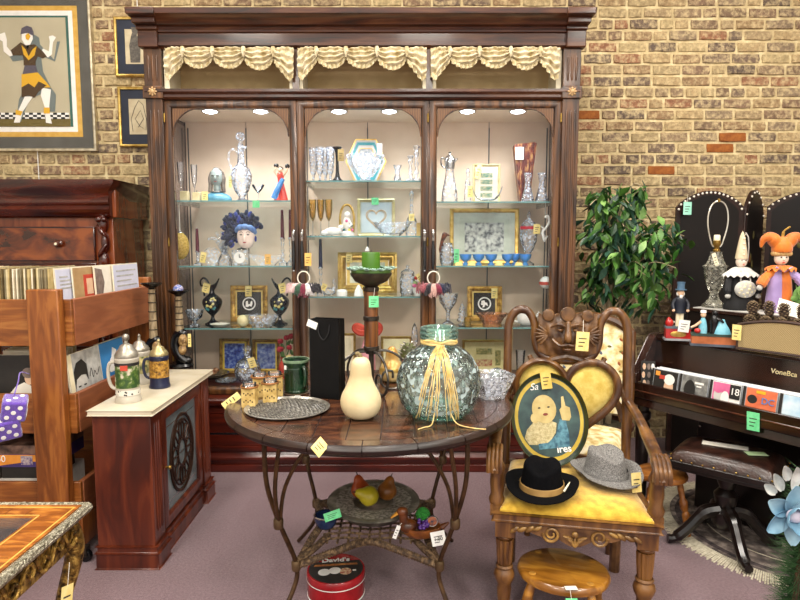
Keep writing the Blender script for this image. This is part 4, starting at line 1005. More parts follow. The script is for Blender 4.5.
b = MB(k); b.lathe([(3, -31), (1.5, -28.5), (0, -28)], 10); b.build('cap', SILVER, t)
# --- left bay, lower shelf: a pair of ewers
EWER = mat('black_enamel', '#0c0e16', '#161a26', .2, coat=.5); FLOWER = mat('enamel_flower_yellow', '#d8c878', '#e8dca0', .4); TEAL = mat('enamel_teal', '#2c6a70', '#3f8a90', .3)
def ewer(label, px, s):
    t, k = it('ewer', label, 'ewer', px, 4.19, L3)
    b = MB(k); b.lathe(rows([(7.5, 0), (7.5, 1), (3, 3.5), (1.6, 7), (2.2, 9), (6, 13), (9.2, 19), (9.4, 24), (6, 28), (2.6, 31), (2, 36), (2.4, 39)], 3), 24); b.build('body', EWER, t)
    b = MB(k); b.tube(spline([(s * 0, 0, 36), (s * 2.5, 0, 38), (s * 5, 0, 41), (s * 7.5, 0, 46)]), [3, 3, 2.9, 2.8, 2.6, 2.4, 2.2, 2, 1.8, 1.6, 1.4, 1.2, 1.1, 1, .9, .8, .7, .6, .4][:19], 8); b.build('spout', EWER, t)
    b = MB(k); b.tube(spline([(-s * 1.5, 0, 37), (-s * 4, 0, 43), (-s * 8, 0, 46), (-s * 11, 0, 43), (-s * 10.5, 0, 38.5), (-s * 7.5, 0, 38.5), (-s * 8.3, 0, 34), (-s * 7.5, 0, 28)]), .95, 7); b.build('handle', EWER, t)
    for (fx, fz, r, m) in ((0, 21, 4.2, FLOWER), (3, 24.5, 3.0, FLOWER), (-2.5, 16.5, 2.6, TEAL), (3.2, 17, 2.4, TEAL)):
        b = MB(k)
        for q in range(5):
            a = q * 2 * PI / 5; b.at((fx + r * .55 * math.cos(a), -8.6 + .35 * abs(fx) + (.5 if fz < 18 else 0), fz + r * .55 * math.sin(a)), (0, -a, 0)).ell((0, 0, 0), (r * .55, .8, r * .4), 8, 6)
        b.build('painted_flower', m, t)
    price_tag(t, (-s * 3 * k, -5 * k, 41 * k), 7 * k, 9.5 * k, rot=(0, s * .25, 0))
ewer('black enamel ewer with yellow flowers beside the crystal footed bowl', 213, 1)
ewer('black enamel ewer with yellow flowers beside the tasselled door handles', 280, -1)
def framed(name, label, px0, py0, px1, py1, Y, zb, fm, fw, matm, art=None, lean=.06, cat='picture', prof=None, off=0, roll=0.0, group=None):
    """frame standing on a surface at Y; size from its outline"""
    zb += .0006
    k = S(Y, zb); w = (px1 - px0); h = (py1 - py0)
    t = thing(name, label, cat, (X((px0 + px1) / 2, Y, zb), Y, zb), 0, group)
    t.rotation_euler = (-lean, roll, 0)
    b = MB(k); b.frame(w, h, prof or [(0, -.2), (0, 1.8), (fw * .3, 2.3), (fw * .7, 1.6), (fw, .8), (fw, -.2)]); b.build('frame', fm, t)
    b = MB(k); b.box(-w / 2 + fw * .6, w / 2 - fw * .6, -.4, .2, fw * .6, h - fw * .6); b.build('mat_board', matm, t, smooth=False)
    if art: art(t, k, w, h)
    b = MB(k); b.box(-w / 2 + fw * .7, w / 2 - fw * .7, -1.35, -1.15, fw * .7, h - fw * .7); b.build('glazing', PANE, t, smooth=False)
    return t, k
def kdisc(t, k, name, m, x, z, rx, rz_, y=-.5, d=.15, n=22):
    b = MB(k); b.prism([(x + rx * math.cos(2 * PI * i / n), z + rz_ * math.sin(2 * PI * i / n)) for i in range(n)], y - d, y); return b.build(name, m, t, smooth=False)
def krect(t, k, name, m, x0, x1, z0, z1, y=-.5, d=.15):
    b = MB(k); b.box(x0, x1, y - d, y, z0, z1); return b.build(name, m, t, smooth=False)
def kring(t, k, name, m, x, z, r, th, y=-.6, n=28):
    b = MB(k); b.tube([(x + r * math.cos(2 * PI * i / n), y, z + r * math.sin(2 * PI * i / n)) for i in range(n)], th, 6, closed=True); return b.build(name, m, t)
GLINER = mat('gilt_liner', '#c8a850', '#e0c878', .4, .4)
def cameo(i):
    def f(t, k, w, h):
        krect(t, k, 'gilt_liner', GLINER, -w / 2 + 4, w / 2 - 4, 4, h - 4, -.45); krect(t, k, 'black_ground', BLKP, -w / 2 + 6.5, w / 2 - 6.5, 6.5, h - 6.5, -.7)
        kring(t, k, 'white_ring', WHITE, 0, h * .5, 6, .7, -1.0)
        b = MB(k)
        if i == 0: b.prism([(-3.5, h * .5 - 3), (-1, h * .5 - 3.4), (0, h * .5 - 2), (2.4, h * .5 - 3), (3.4, h * .5), (3, h * .5 + 3), (1.6, h * .5 + 2), (1, h * .5 - .5), (-1, h * .5 - .5), (-1.2, h * .5 + 2.8), (-3.2, h * .5 + 2.4)], -1.1, -.85)
        else: b.prism([(-3.5, h * .5 - 1), (-1.5, h * .5 - 1.4), (-2, h * .5 - 4), (0, h * .5 - 3), (.6, h * .5 - 1), (3.6, h * .5 - 2.4), (2.6, h * .5 + 1), (.6, h * .5 + 1.4), (0, h * .5 + 3.4), (-3, h * .5 + 3)], -1.1, -.85)
        b.build('cameo_figure', WHITE, t, smooth=False)
    return f
t, k = framed('framed_cameo', 'gold frame with white ring cameo on black between two ewers', 231, 289, 268, 325.5, 4.30, L3, GOLDD, 5, BLKP, cameo(0))
price_tag(t, (0, -3 * k, 36 * k), 6.5 * k, 10.5 * k)
solo('footed_bowl', 'small footed cut crystal bowl beside the cabinet side', 'bowl', 195, 4.08, L3, lambda b: b.vessel([(5, 0), (4.6, 1), (1.6, 3), (2, 5), (7, 9), (9, 16.5)], 20, .6, lobes=12, lamp=.08), CRYS)
solo('shell_dish', 'small pale scalloped dish in front of the ewer', 'dish', 220, 4.045, L3, lambda b: b.vessel([(3, 0), (6, .8), (9.5, 3.2)], 22, .5, lobes=14, lamp=.14), mat('pearl_shell', '#d8d0b8', '#f0ece0', .3, scale=30))
solo('stone_egg', 'round cream polished stone beside an oval crystal dish', 'ornament', 243, 4.05, L3, lambda b: b.ell((0, 0, 6), (6, 5.6, 6)), mat('stone_cream', '#d8cc98', '#e8dcb0', .3, scale=15))
solo('oval_dish', 'oval cut crystal dish before the gold cameo frame', 'bowl', 262, 4.045, L3, lambda b: b.vessel([(9, 0), (12, 3), (15, 9), (16, 12.5)], 24, .8, ey=.4, lobes=16, lamp=.08), CRYS)
# --- left bay, cabinet floor
IMPR = mat('impression_blue', '#1a2a78', '#8ea8d8', .6, scale=46, c3='#3c58b0', detail=8); IMPR2 = mat('impression_pale', '#3c4c90', '#a8b8d0', .6, scale=40, c3='#6c80b8', detail=8); YMAT = mat('mat_yellow', '#e0c23c', '#ecd460', .6)
def inner(m, i): return lambda t, k, w, h: krect(t, k, 'print', m, -w / 2 + i, w / 2 - i, i, h - i, -.5)
framed('framed_print', 'yellow-matted framed print in deep blue brushwork', 220, 345, 250, 380, 4.31, B0, GOLDD, 3, YMAT, inner(IMPR, 5))
framed('framed_print', 'yellow-matted framed print in pale blue brushwork', 253, 346, 280, 380, 4.32, B0, GOLDD, 3, YMAT, inner(IMPR2, 4.5))
t, k = it('rose_vase', 'red vase of artificial red roses on cabinet floor', 'vase', 286, 4.14, B0)
b = MB(k); b.vessel(rows([(4.5, 0), (6.5, 6), (7, 13), (4.5, 19), (5.5, 22)], 4), 20, .5); b.build('vase', REDP, t)
LEAFD = mat('leaf_dark', '#2c4a1c', '#4a6c2c', .5, scale=20)
rr = random.Random(4)
for j in range(8):
    x0, z0 = rr.uniform(-8, 7), rr.uniform(28, 46); b = MB(k); b.tube([(0, 0, 20), (x0 * .6, 0, (z0 + 20) / 2), (x0, 0, z0)], .35, 5); st = b.build('stem', LEAFD, t)
    b = MB(k); b.lathe([(0, -2.5), (2.2, -1.5), (2.8, .8), (1.8, 2.6), (0, 1.6)], 10, (x0, -1, z0), lobes=5, lamp=.25); b.build('rose', mat('rose_red', '#8a1828', '#b83040', .6, scale=60), t)
    b = MB(k); b.at((x0 + 2, 0, z0 - 5), (0, rr.uniform(-1, 1), 0)).ell((0, 0, 0), (1.6, .4, 3.2), 8, 6); b.build('leaf', LEAFD, t)
price_tag(t, (4 * k, -7 * k, 25 * k), 5 * k, 12 * k, rot=(0, -.25, 0))
solo('brown_dish', 'shallow brown glazed dish on cabinet floor', 'dish', 211, 4.17, B0, lambda b: b.vessel([(9, 0), (14, 2), (18, 5)], 30, .8), mat('brown_glaze', '#4a4030', '#7a6a50', .25, scale=20))
solo('glass_plate', 'scalloped clear glass plate at the cabinet floor front edge', 'plate', 227, 4.03, B0, lambda b: b.vessel([(6, 0), (9, .8), (11.5, 2.4)], 30, .5, lobes=14, lamp=.06), CRYS)
solo('wooden_duck', 'small carved brown duck lying in the brown dish', 'ornament', 209, 4.17, B0 + .008, lambda b: (b.ell((0, 0, 4), (8, 4, 3.4)), b.ell((7, 0, 6.5), (3, 2.6, 2.6))), mat('duck_brown', '#8a4a24', '#c8a078', .4, scale=30))
t, k = it('glass_decanter', 'round squat cut glass decanter before the blue prints', 'decanter', 248, 4.06, B0)
b = MB(k); b.vessel(rows([(8, 0), (12, 5), (13, 12), (10, 20), (4, 24), (3.4, 28), (4.4, 29)], 3), 24, .5); b.build('body', CRYS, t); b = MB(k); b.lathe([(2.8, 27), (3, 30), (4.5, 32), (3.5, 35), (0, 36)], 16); b.build('stopper', CRYS, t)
price_tag(t, (6 * k, -12 * k, 26 * k), 7 * k, 10 * k, rot=(0, -.3, 0))
# --- centre bay, upper shelf
for i, px in enumerate((313.5, 320, 325.5, 330.5)):
    solo('crystal_flute', 'cut crystal flute in the close group beside the black candlestick', 'glass', px, 4.2 - .06 * (i % 2), C1, lambda b: b.vessel([(3.6, 0), (3.2, 1.2), (1, 3), (1.2, 7), (3, 11), (3.9, 22), (4.3, 35)], 14, .4), CRYS, 'crystal flutes by the black candlestick')
t, k = it('black_candlestick', 'tall black twisted candlestick with a brown tag', 'candlestick', 337.5, 4.08, C1)
b = MB(k); b.lathe(rows([(5.5, 0), (5.5, 1.5), (3, 4), (1.8, 9), (1.5, 20), (2, 28), (3.4, 32), (4.8, 34), (3, 34.5), (0, 34.5)], 3), 18); b.build('stem', BLACK, t); price_tag(t, (4 * k, -4 * k, 31.5 * k), 6 * k, 11.5 * k, mat('tag_kraft', '#8a7440', '#a08a54', .7))
t, k = it('hexagonal_plate', 'hexagonal plate banded in turquoise and gold on a stand', 'plate', 366, 4.26, C1)
t.rotation_euler = (-.1, 0, 0)
hexa = lambda rx, rz_, cz: [(rx * math.cos(a), cz + rz_ * math.sin(a)) for a in [PI / 3 * i for i in range(6)]]
for j, (r, m, nm) in enumerate(((1, GOLD, 'gold_rim'), (.93, mat('plate_white', '#a8a6a0', '#b8b6b0', .4), 'white_band'), (.84, mat('turquoise', '#247e86', '#2f9098', .4), 'turquoise_band'), (.70, mat('plate_white', '#a8a6a0', '#b8b6b0', .4), 'inner_band'), (.58, GOLD, 'gold_line'), (.54, mat('plate_scene', '#5a6878', '#b4b0a8', .5, scale=60), 'painted_centre'))):
    b = MB(k); b.prism(hexa(20.5 * r, 26 * r, 23), -.6 - .35 * j, .5); b.build(nm, m, t, smooth=False)
b = MB(k); b.box(-9, 9, .6, 7, .9, 2.4); b.tube([(0, 1, 1.5), (0, 5, 26)], .7, 6); b.build('plate_stand', CLEAR, t)
solo('cut_glass_bowl', 'sparkling deep cut glass bowl before the hexagonal plate', 'bowl', 365.5, 4.07, C1, lambda b: b.vessel([(6, 0), (7, 1), (4, 3), (10, 9), (16, 17), (18.5, 25), (18, 27)], 26, .9, ey=.6, lobes=13, lamp=.1), CRYS)
tgo = [o for o in COL.objects if o.name == 'hexagonal_plate'][0]; price_tag(tgo, (14 * S(4.2, C1), -6 * S(4.2, C1), 40 * S(4.2, C1)), 5 * S(4.2, C1), 11 * S(4.2, C1), TAGW)
solo('bud_vase', 'short waisted crystal bud vase beside two knopped crystal candlesticks', 'vase', 397.5, 4.12, C1, lambda b: b.vessel([(3.6, 0), (3.8, 4), (2.2, 8), (2.6, 12), (4.2, 17)], 16, .4), CRYS)
for i, (px, h) in enumerate(((410.5, 26), (416.5, 37))):
    solo('crystal_candlestick', ('shorter knopped crystal candlestick beside the taller one', 'taller knopped crystal candlestick beside the door stile')[i], 'candlestick', px, 4.18 - .08 * (1 - i), C1, lambda b: b.lathe(stickp(h, 5.5), 16), CRYS)
# --- centre bay, second shelf
for i, px in enumerate((313, 321, 329)):
    t, k = it('amber_flute', 'amber-bowled champagne flute on a clear stem', 'glass', px, 4.14 + .05 * (i % 2), C2, 'amber champagne flutes')
    b = MB(k); b.vessel([(.7, 15), (2.6, 19), (3.6, 26), (3.8, 36)], 16, .35); b.build('bowl', AMBER, t); b = MB(k); b.lathe([(3.6, 0), (3.4, .7), (.6, 1.5), (.5, 15), (0, 15.5)], 14); b.build('stem', CLEAR, t)
t, k = it('cherub_figurine', 'porcelain figure under a gold arched canopy with flowers', 'figurine', 347, 4.12, C2)
b = MB(k); b.lathe([(7, 0), (7.2, 3), (5, 5), (0, 5)], 18); b.ell((0, 0, 12), (4, 3.4, 8)); b.ell((.5, -.5, 21), (3.2, 3, 3.4)); b.tube([(2, -2, 15), (5, -4, 11), (2, -5, 9)], 1.2, 8); b.build('figure', WHITE, t)
b = MB(k); b.tube(spline([(-6, 2, 3), (-7, 2, 18), (-4.5, 2, 28), (0, 2, 31), (4.5, 2, 28), (7, 2, 18), (6, 2, 3)]), 1.2, 8); b.build('gold_arch', GOLD, t)
rr = random.Random(3)
for j in range(7):
    a = j / 6 * PI; b = MB(k); b.ell((5.5 * math.cos(a), -3.2, 6 + 9 * math.sin(a) * (j % 2)), (1.5, 1.2, 1.5), 8, 6); b.build('flower', (PINK, TEAL, YMAT)[j % 3], t)
t, k = it('white_horse', 'small white reclining animal figurine beside the canopy figure', 'figurine', 333, 4.06, C2)
b = MB(k); b.ell((0, 0, 4.5), (9, 4, 4)); b.ell((-8, -1, 3), (4, 3, 2.6)); b.ell((8, 0, 8.5), (3, 2.4, 2.6)); b.tube([(5, 0, 5), (8, 0, 8)], 2.2, 8); b.ell((9.5, .8, 11), (.7, .7, 1.5), 6, 5); b.build('body', WHITE, t)
def heart_pts(s, cx=0, cz=0, n=28): return [(cx + s * .0625 * 16 * math.sin(a) ** 3, cz + s * .0625 * (13 * math.cos(a) - 5 * math.cos(2 * a) - 2 * math.cos(3 * a) - math.cos(4 * a))) for a in [2 * PI * i / n for i in range(n)]]
SAGEM = mat('mat_sage', '#b8c4c0', '#c8d2ce', .8); PALEG = mat('pale_gold', '#c8b880', '#dccfa0', .4, .3)
def art_heart(t, k, w, h):
    krect(t, k, 'print', mat('print_iceblue', '#bcd0dc', '#cadae2', .7), -w / 2 + 4, w / 2 - 4, 4, h - 4)
    b = MB(k); b.tube([(x, -1.0, z) for x, z in heart_pts(10, 0, h * .5)], .6, 6, closed=True); b.tube([(x, -1.0, z) for x, z in heart_pts(8.6, 0, h * .5)], .35, 5, closed=True); b.build('heart_wreath', mat('twig_beige', '#b09878', '#c8b498', .7), t)
t, k = framed('framed_heart', 'pale gold frame with a twig heart on ice blue', 357.5, 198, 395, 235, 4.28, C2, PALEG, 3, SAGEM, art_heart)
price_tag(t, (-1 * k, -3 * k, 38 * k), 7 * k, 7 * k, TAGG)
solo('crystal_boat', 'long boat-shaped cut crystal dish before the heart frame', 'bowl', 392, 4.05, C2, lambda b: b.vessel([(8, 0), (11, 3), (16, 9), (19, 14)], 26, .8, ey=.5, lobes=15, lamp=.1), CRYS)
t, k = it('slim_decanter', 'slim clear decanter with long neck and yellow label', 'decanter', 411.5, 4.26, C2)
b = MB(k); b.lathe(rows([(5.5, 0), (6, 4), (5.5, 14), (2.4, 22), (1.6, 30), (1.6, 38), (2.2, 39), (0, 39)], 3), 18); b.build('body', CRYS, t); b = MB(k); b.lathe([(1.4, 39), (2.4, 41), (1.8, 44), (0, 45)], 12); b.build('stopper', CRYS, t); price_tag(t, (0, -6.8 * k, 22 * k), 5.5 * k, 7 * k); 
t, k = it('box_gift', 'small tan gift box beside the slim decanter', 'box', 420, 4.08, C2); b = MB(k); b.box(-3.5, 3.5, -3, 3, 0, 11); b.build('box', mat('box_tan', '#c8a860', '#d8bc7c', .6), t); b = MB(k); b.box(-3.7, 3.7, -3.2, 3.2, 11, 13); b.build('lid', mat('box_tan2', '#b89850', '#c8ac6c', .6), t)
# --- centre bay, third shelf
taper('navy taper candle in a cut crystal holder', 321, 4.12, C3, 28, 27, NAVYW)
t, k = it('crystal_swan', 'small clear crystal swan with a yellow tag', 'figurine', 329, 4.06, C3)
b = MB(k); b.ell((0, 0, 4), (6.5, 4, 4)); b.tube(spline([(4, 0, 5), (6.5, 0, 10), (4.5, 0, 14), (6, 0, 17)]), [1.8] * 6 + [1.3] * 6 + [1.0] * 7, 8); b.tube([(-4, 0, 5), (-6, 0, 12)], [2.2, .6], 8); b.build('body', CRYS, t); price_tag(t, (-3 * k, -5 * k, 12 * k), 5 * k, 7 * k, rot=(0, .4, 0))
def art_gold(t, k, w, h): krect(t, k, 'gilt_liner', GLINER, -w / 2 + 9, w / 2 - 9, 7, h - 7); krect(t, k, 'print', mat('print_lake', '#a8b8a8', '#d8d8c0', .6, scale=30), -w / 2 + 12, w / 2 - 12, 10, h - 10, -.7)
t, k = framed('framed_landscape', 'wide ornate gold frame with pale landscape behind the green candle', 338, 256, 397, 296.5, 4.26, C3, GOLD, 8, CREAM, art_gold, prof=[(0, -.2), (0, 2.2), (2, 3), (3.5, 2.2), (5, 2.6), (7, 1.2), (8, .6), (8, -.2)]); price_tag(t, (-18 * k, -4 * k, 39 * k), 6 * k, 9 * k)
solo('white_trinket', 'small white lidded trinket box before the wide gold frame', 'box', 342, 4.05, C3, lambda b: (b.lathe([(5.2, 0), (5.5, 2), (5.2, 4), (5.6, 4.3), (4, 6), (0, 6.6)], 18)), WHITE)
solo('white_cone', 'small white cone-shaped ornament before the wide gold frame', 'ornament', 358.5, 4.05, C3, lambda b: b.lathe([(4.2, 0), (3.6, 5), (1.2, 10), (0, 11)], 12, lobes=5, lamp=.3), WHITE)
t, k = it('apothecary_jar', 'clear lidded apothecary jar beside the porcelain flower posy', 'jar', 407.5, 4.12, C3)
b = MB(k); b.vessel([(6, 0), (7.5, 2), (8, 16), (6.5, 20), (6.8, 21)], 22, .5); b.build('jar', CRYS, t); b = MB(k); b.lathe([(7, 21), (6.5, 23), (2, 26), (1.2, 27), (2, 29), (0, 30)], 18); b.build('lid', CRYS, t)
t, k = it('flower_basket', 'small porcelain flower posy with pink and green blooms', 'figurine', 418, 4.05, C3)
b = MB(k); b.vessel([(3.5, 0), (5, 4), (6, 8)], 16, .5); b.build('basket', WHITE, t)
for j in range(9): b = MB(k); a = j * 2.4; b.ell((3.6 * math.cos(a), 3 * math.sin(a), 10 + (j % 4) * 2.6), (2.3, 2, 2), 8, 6); b.build('bloom', (PINK, mat('bloom_green', '#8aa86a', '#a0bc80', .6), WHITE, REDP)[j % 4], t)
price_tag(t, (-1 * k, -7 * k, 22 * k), 4 * k, 10 * k, rot=(0, -.5, 0))
t = thing('crystal_bell', 'tiny white bell hung above the green pillar candle', 'ornament', (X(367, 4.0, 1.5), 4.02, C2 - .0085)); k = S(4.0, 1.5)
b = MB(k); b.lathe([(2.4, -14), (1.6, -11), (.6, -9.5), (0, -9)], 12); b.build('bell', WHITE, t); b = MB(k); b.tube([(0, 0, -9.5), (0, 0, 0)], .25, 5); b.build('cord', INK, t)
# --- centre bay, cabinet floor
framed('framed_card', 'tall narrow cream-matted gold frame on cabinet floor', 337, 332, 356, 372, 4.32, B0, GOLD, 2.5, CREAM, inner(mat('print_cream', '#dcd4b0', '#e6dfc2', .7), 5))
def art_sk(t, k, w, h):
    b = MB(k)
    for j in range(5): b.tube([(-7 + j * 3.4, -.6, 10), (-6 + j * 3.4, -.6, 15 + 3 * (j % 2)), (-5 + j * 3.4, -.6, 11)], .3, 4)
    b.build('sketch', SKINK, t)
framed('framed_sketch', 'gold framed cream sketch behind the glass pumpkin neck', 381, 331, 412, 368, 4.32, B0, GOLD, 2.5, mat('mat_pale_yellow', '#dcd8a8', '#e6e2b8', .7), art_sk)
# red ribbon bow
t, k = it('ribbon_bow', 'pink and red ribbon bow standing behind the candle pillar', 'bow', 368, 4.16, B0)
b = MB(k); b.tube(spline([(0, 0, 46), (-9, 0, 52), (-13, 1, 50), (-8, -1, 46), (0, 0, 46)]), 1.6, 6, flat=2.2); b.tube(spline([(0, 0, 46), (8, 0, 53), (12, 1, 50), (8, -1, 45), (0, 0, 46)]), 1.6, 6, flat=2.2); b.build('loop', REDP, t)
b = MB(k); b.lathe([(7, 0), (8, 8), (7, 30), (3, 42), (2, 46), (0, 47)], 16); b.build('wrapped_body', mat('ribbon_pink', '#d88a94', '#e8a4ac', .5), t)
solo('obelisk_bottle', 'pointed clear crystal bottle stopper behind the glass pumpkin', 'bottle', 414.5, 4.1, B0, lambda b: b.lathe([(8, 0), (9, 3), (8, 24), (3, 30), (2.6, 36), (3.4, 40), (2.6, 52), (0, 58)], 14), CRYS)
# --- right bay, upper shelf
t, k = it('claret_jug', 'cut crystal claret jug with silver collar and lid', 'jug', 449.5, 4.12, R1)
b = MB(k); b.lathe(rows([(8, 0), (8.2, 2), (7.4, 12), (5, 24), (4, 32), (4.2, 34)], 3), 20); b.build('body', CRYS, t); b = MB(k); b.lathe([(4.6, 33), (5.2, 36), (5.6, 42), (4.2, 45), (1.5, 47), (1.2, 48.5), (1.8, 49.5), (0, 50)], 20); b.build('silver_collar', SILVER, t)
b = MB(k); b.tube(spline([(-5, 0, 43), (-8, 0, 44), (-8.5, 0, 38), (-5, 0, 34)]), .8, 7); b.build('handle', SILVER, t); b = MB(k); b.tube([(4, 0, 40), (7.5, 0, 43.5)], [1.6, .8], 8); b.build('spout', SILVER, t)
t, k = it('scent_bottle', 'slim cut glass scent bottle with a yellow tag', 'bottle', 467.5, 4.10, R1)
b = MB(k); b.lathe([(3.2, 0), (3.6, 2), (2.6, 20), (1.4, 23), (1.4, 27), (2.2, 29), (1.4, 33), (0, 34)], 12); b.build('body', CRYS, t); price_tag(t, (2 * k, -4 * k, 16 * k), 5 * k, 11 * k)
STAMP = mat('stamp_green', '#4a8a78', '#c8c0a0', .6, scale=70)
def art_st(t, k, w, h):
    krect(t, k, 'print', WARMW, -w / 2 + 2.5, w / 2 - 2.5, 2.5, h - 2.5)
    for j in range(4): krect(t, k, 'stamp', STAMP, -6, 6, 6 + j * 6.6, 10.5 + j * 6.6, -.7)
t, k = framed('framed_stamps', 'gold framed panel of four printed banknote strips', 472.5, 160, 500, 199, 4.22, R1, PALEG, 2.4, WARMW, art_st); price_tag(t, (-7 * k, -3 * k, 38 * k), 5 * k, 14 * k, rot=(0, .2, 0))
solo('gondola_dish', 'clear curved glass gondola dish before the banknote frame', 'dish', 487, 4.04, R1, lambda b: b.grid(lambda u, v: ((u - .5) * 30, (v - .5) * 8 * (1 - (2 * u - 1) ** 2 * .8), 1 + 12 * (2 * u - 1) ** 4 + 3 * (2 * v - 1) ** 2), 24, 8), CLEAR, angle=80)
WAVEB = mat('burl_stripes', '#3c120e', '#a8804c', .4, scale=36, stretch=(2, 2, .5), c3='#682418')
t, k = it('flared_vase', 'tall flared brown striped vase narrowing to its foot', 'vase', 522, 4.20, R1 + .002)
b = MB(k); b.prism([(-2.5, 0), (6, 0), (12.5, 58), (10, 59), (-8.5, 57), (-9.5, 55)], -4.5, 4.5); b.build('body', WAVEB, t, bevel=.0015)
b = MB(k)
b.prism([(-1, 2), (.5, 2), (1.5, 56), (-1.5, 56)], -5, -4.4); b.build('dark_stripe', mat('stripe_dark', '#3c0f0c', '#5a1814', .3), t)
price_tag(t, (-4.5 * k, -6 * k, 54 * k), 8 * k, 12 * k, TAGW)
for i, px in enumerate((527.5, 541.5)):
    solo('crystal_vase', 'waisted cut crystal vase with flared rim', 'vase', px, 4.09, R1, lambda b: b.vessel([(6.4, 0), (6.6, 2), (5, 8), (2.8, 17), (2.6, 20), (4.4, 29)], 18, .5), CRYS, 'pair of waisted crystal vases')
# --- right bay, second shelf
def art_land(t, k, w, h):
    krect(t, k, 'print_margin', mat('mat_pale_sage', '#bcc4b4', '#c8cfc0', .8), -w / 2 + 9.5, w / 2 - 9.5, 8, h - 9); krect(t, k, 'etching', mat('etching', '#5c6062', '#ccd0c8', .7, scale=34, c3='#a8aca8', detail=9, ramp=(.38, .6)), -w / 2 + 15, w / 2 - 15, 12, h - 14, -.7)
framed('framed_etching', 'large gold framed landscape etching behind blue glass bowls', 449.5, 208, 518.5, 263, 4.30, R2_, GOLD, 4, mat('mat_sage_pale', '#c4cabc', '#ced4c6', .8), art_land)
for i, px in enumerate((465.5, 478.5, 491, 507.5, 515, 525)):
    solo('blue_glass_bowl', 'small footed sundae bowl in bright blue glass', 'bowl', px, 4.06 + .09 * (i == 4), R2_, lambda b: b.vessel([(3.6, 0), (3.2, 1), (1.6, 3), (3, 4.5), (5.4, 7), (6.3, 11)], 18, .5), BLUEG, 'row of blue glass bowls')
for i, px in enumerate((459, 471.5, 499, 519)):
    solo('price_card', 'small cream card lying between the blue bowls', 'card', px, 4.03, R2_, lambda b: b.add([(-4, 0, 0), (4, 0, 0), (3, 1, 3), (-3, 1, 3), (-4, 3, 0), (4, 3, 0)], [(0, 1, 2, 3), (3, 2, 5, 4), (0, 3, 4), (1, 5, 2), (0, 4, 5, 1)]), TAGY, 'cream cards between the blue bowls', smooth=False)
t, k = it('covered_goblet', 'tall covered cut glass goblet with red rim band', 'goblet', 528, 4.16, R2_)
b = MB(k); b.lathe([(6, 0), (5.6, 1.5), (1.6, 4), (1.4, 10), (5, 15), (8.2, 24), (8.6, 35)], 22); b.build('bowl', CRYS, t); b = MB(k); b.band([(8.7, 35), (8.8, 38)], 22); b.build('red_band', mat('ruby_band', '#a01828', '#b82838', .25), t)
b = MB(k); b.lathe([(8.8, 38), (6, 42), (2, 45), (1, 47), (1.8, 49), (0, 54)], 20); b.build('lid', CRYS, t); price_tag(t, (6 * k, -9 * k, 40 * k), 6.5 * k, 9.5 * k)
t, k = it('parrot_jug', 'white glass jug with a dark bird-head handle', 'jug', 447, 4.09, R2_)
b = MB(k); b.vessel(rows([(6, 0), (7.5, 6), (7, 14), (5, 20), (5.6, 22)], 3), 18, .5); b.build('body', CRYS, t); b = MB(k); b.tube([(-5, 0, 6), (-7, 0, 16), (-5, 0, 24), (-3, 0, 29)], [1.2, 1.4, 1.7, 2.6], 8); b.ell((-2.5, 0, 30), (2.8, 2.4, 2.8)); b.tube([(0, 0, 30), (3.5, 0, 29)], [1.2, .2], 6); b.build('bird_head', mat('bird_dark', '#2a2824', '#8a4a2c', .4, scale=40), t)
price_tag(t, (9 * k, -5 * k, 16 * k), 5 * k, 14 * k, TAGG)
t = thing('hanging_antlers', 'white branching ornament hung by the cabinet side panel', 'ornament', (X(545, 4.10, 1.6), 4.10, R1 - .0085)); k = S(4.06, 1.6)
b = MB(k)
b.tube(spline([(0, 0, -14), (2.5, 0, -12), (4, 0, -18), (1, 0, -24), (-2, 0, -28), (0, 0, -38)]), [1.2] * 20 + [1.4] * 10 + [.6], 8)
for s in ((-4, -22), (-4, -29), (3, -32)): b.tube([(0, 0, s[1] - 4), (s[0], 0, s[1])], [1.2, .5], 6)
b.build('body', WHITE, t); b = MB(k); b.tube([(0, 0, -14), (0, 0, 0)], .3, 5); b.build('cord', PAPER, t)
# --- right bay, third shelf
t, k = framed('framed_cameo', 'gold frame with white ring cameo on black above the pink bowl', 467, 288, 501.5, 323, 4.30, R3, GOLDD, 5, BLKP, cameo(1)); price_tag(t, (9.5 * k, -3 * k, 33 * k), 6 * k, 10 * k)
solo('crystal_compote', 'cut crystal compote on a tall foot below the tassels', 'compote', 448, 4.12, R3, lambda b: b.vessel([(6, 0), (5.6, 1.5), (2, 4), (1.8, 12), (3, 15), (8, 22), (10, 31)], 22, .8, lobes=12, lamp=.06), CRYS)
solo('crystal_tree', 'small conical clear crystal tree beside the footed crystal compote', 'ornament', 462, 4.10, R3, lambda b: b.lathe([(3.5, 0), (4, 1), (1.2, 2), (5.5, 4), (3, 9), (4.6, 9.5), (2.2, 14.5), (3.4, 15), (0, 24)], 10), CRYS, smooth=False)
solo('pink_glass_bowl', 'wide pink pressed glass bowl before the cameo frame', 'bowl', 491.5, 4.05, R3, lambda b: b.vessel([(8, 0), (8.5, 2), (12, 8), (17, 13)], 26, .7, ey=.7, lobes=13, lamp=.08), PINKG)
solo('amber_votive', 'small amber glass votive cup beside the pink bowl', 'cup', 467.5, 4.045, R3, lambda b: b.vessel([(3, 0), (3.6, 5), (3.2, 9)], 14, .4), AMBER)
t, k = it('white_teapot', 'white floral china teapot seen behind the carved chair back', 'teapot', 526, 4.12, R3)
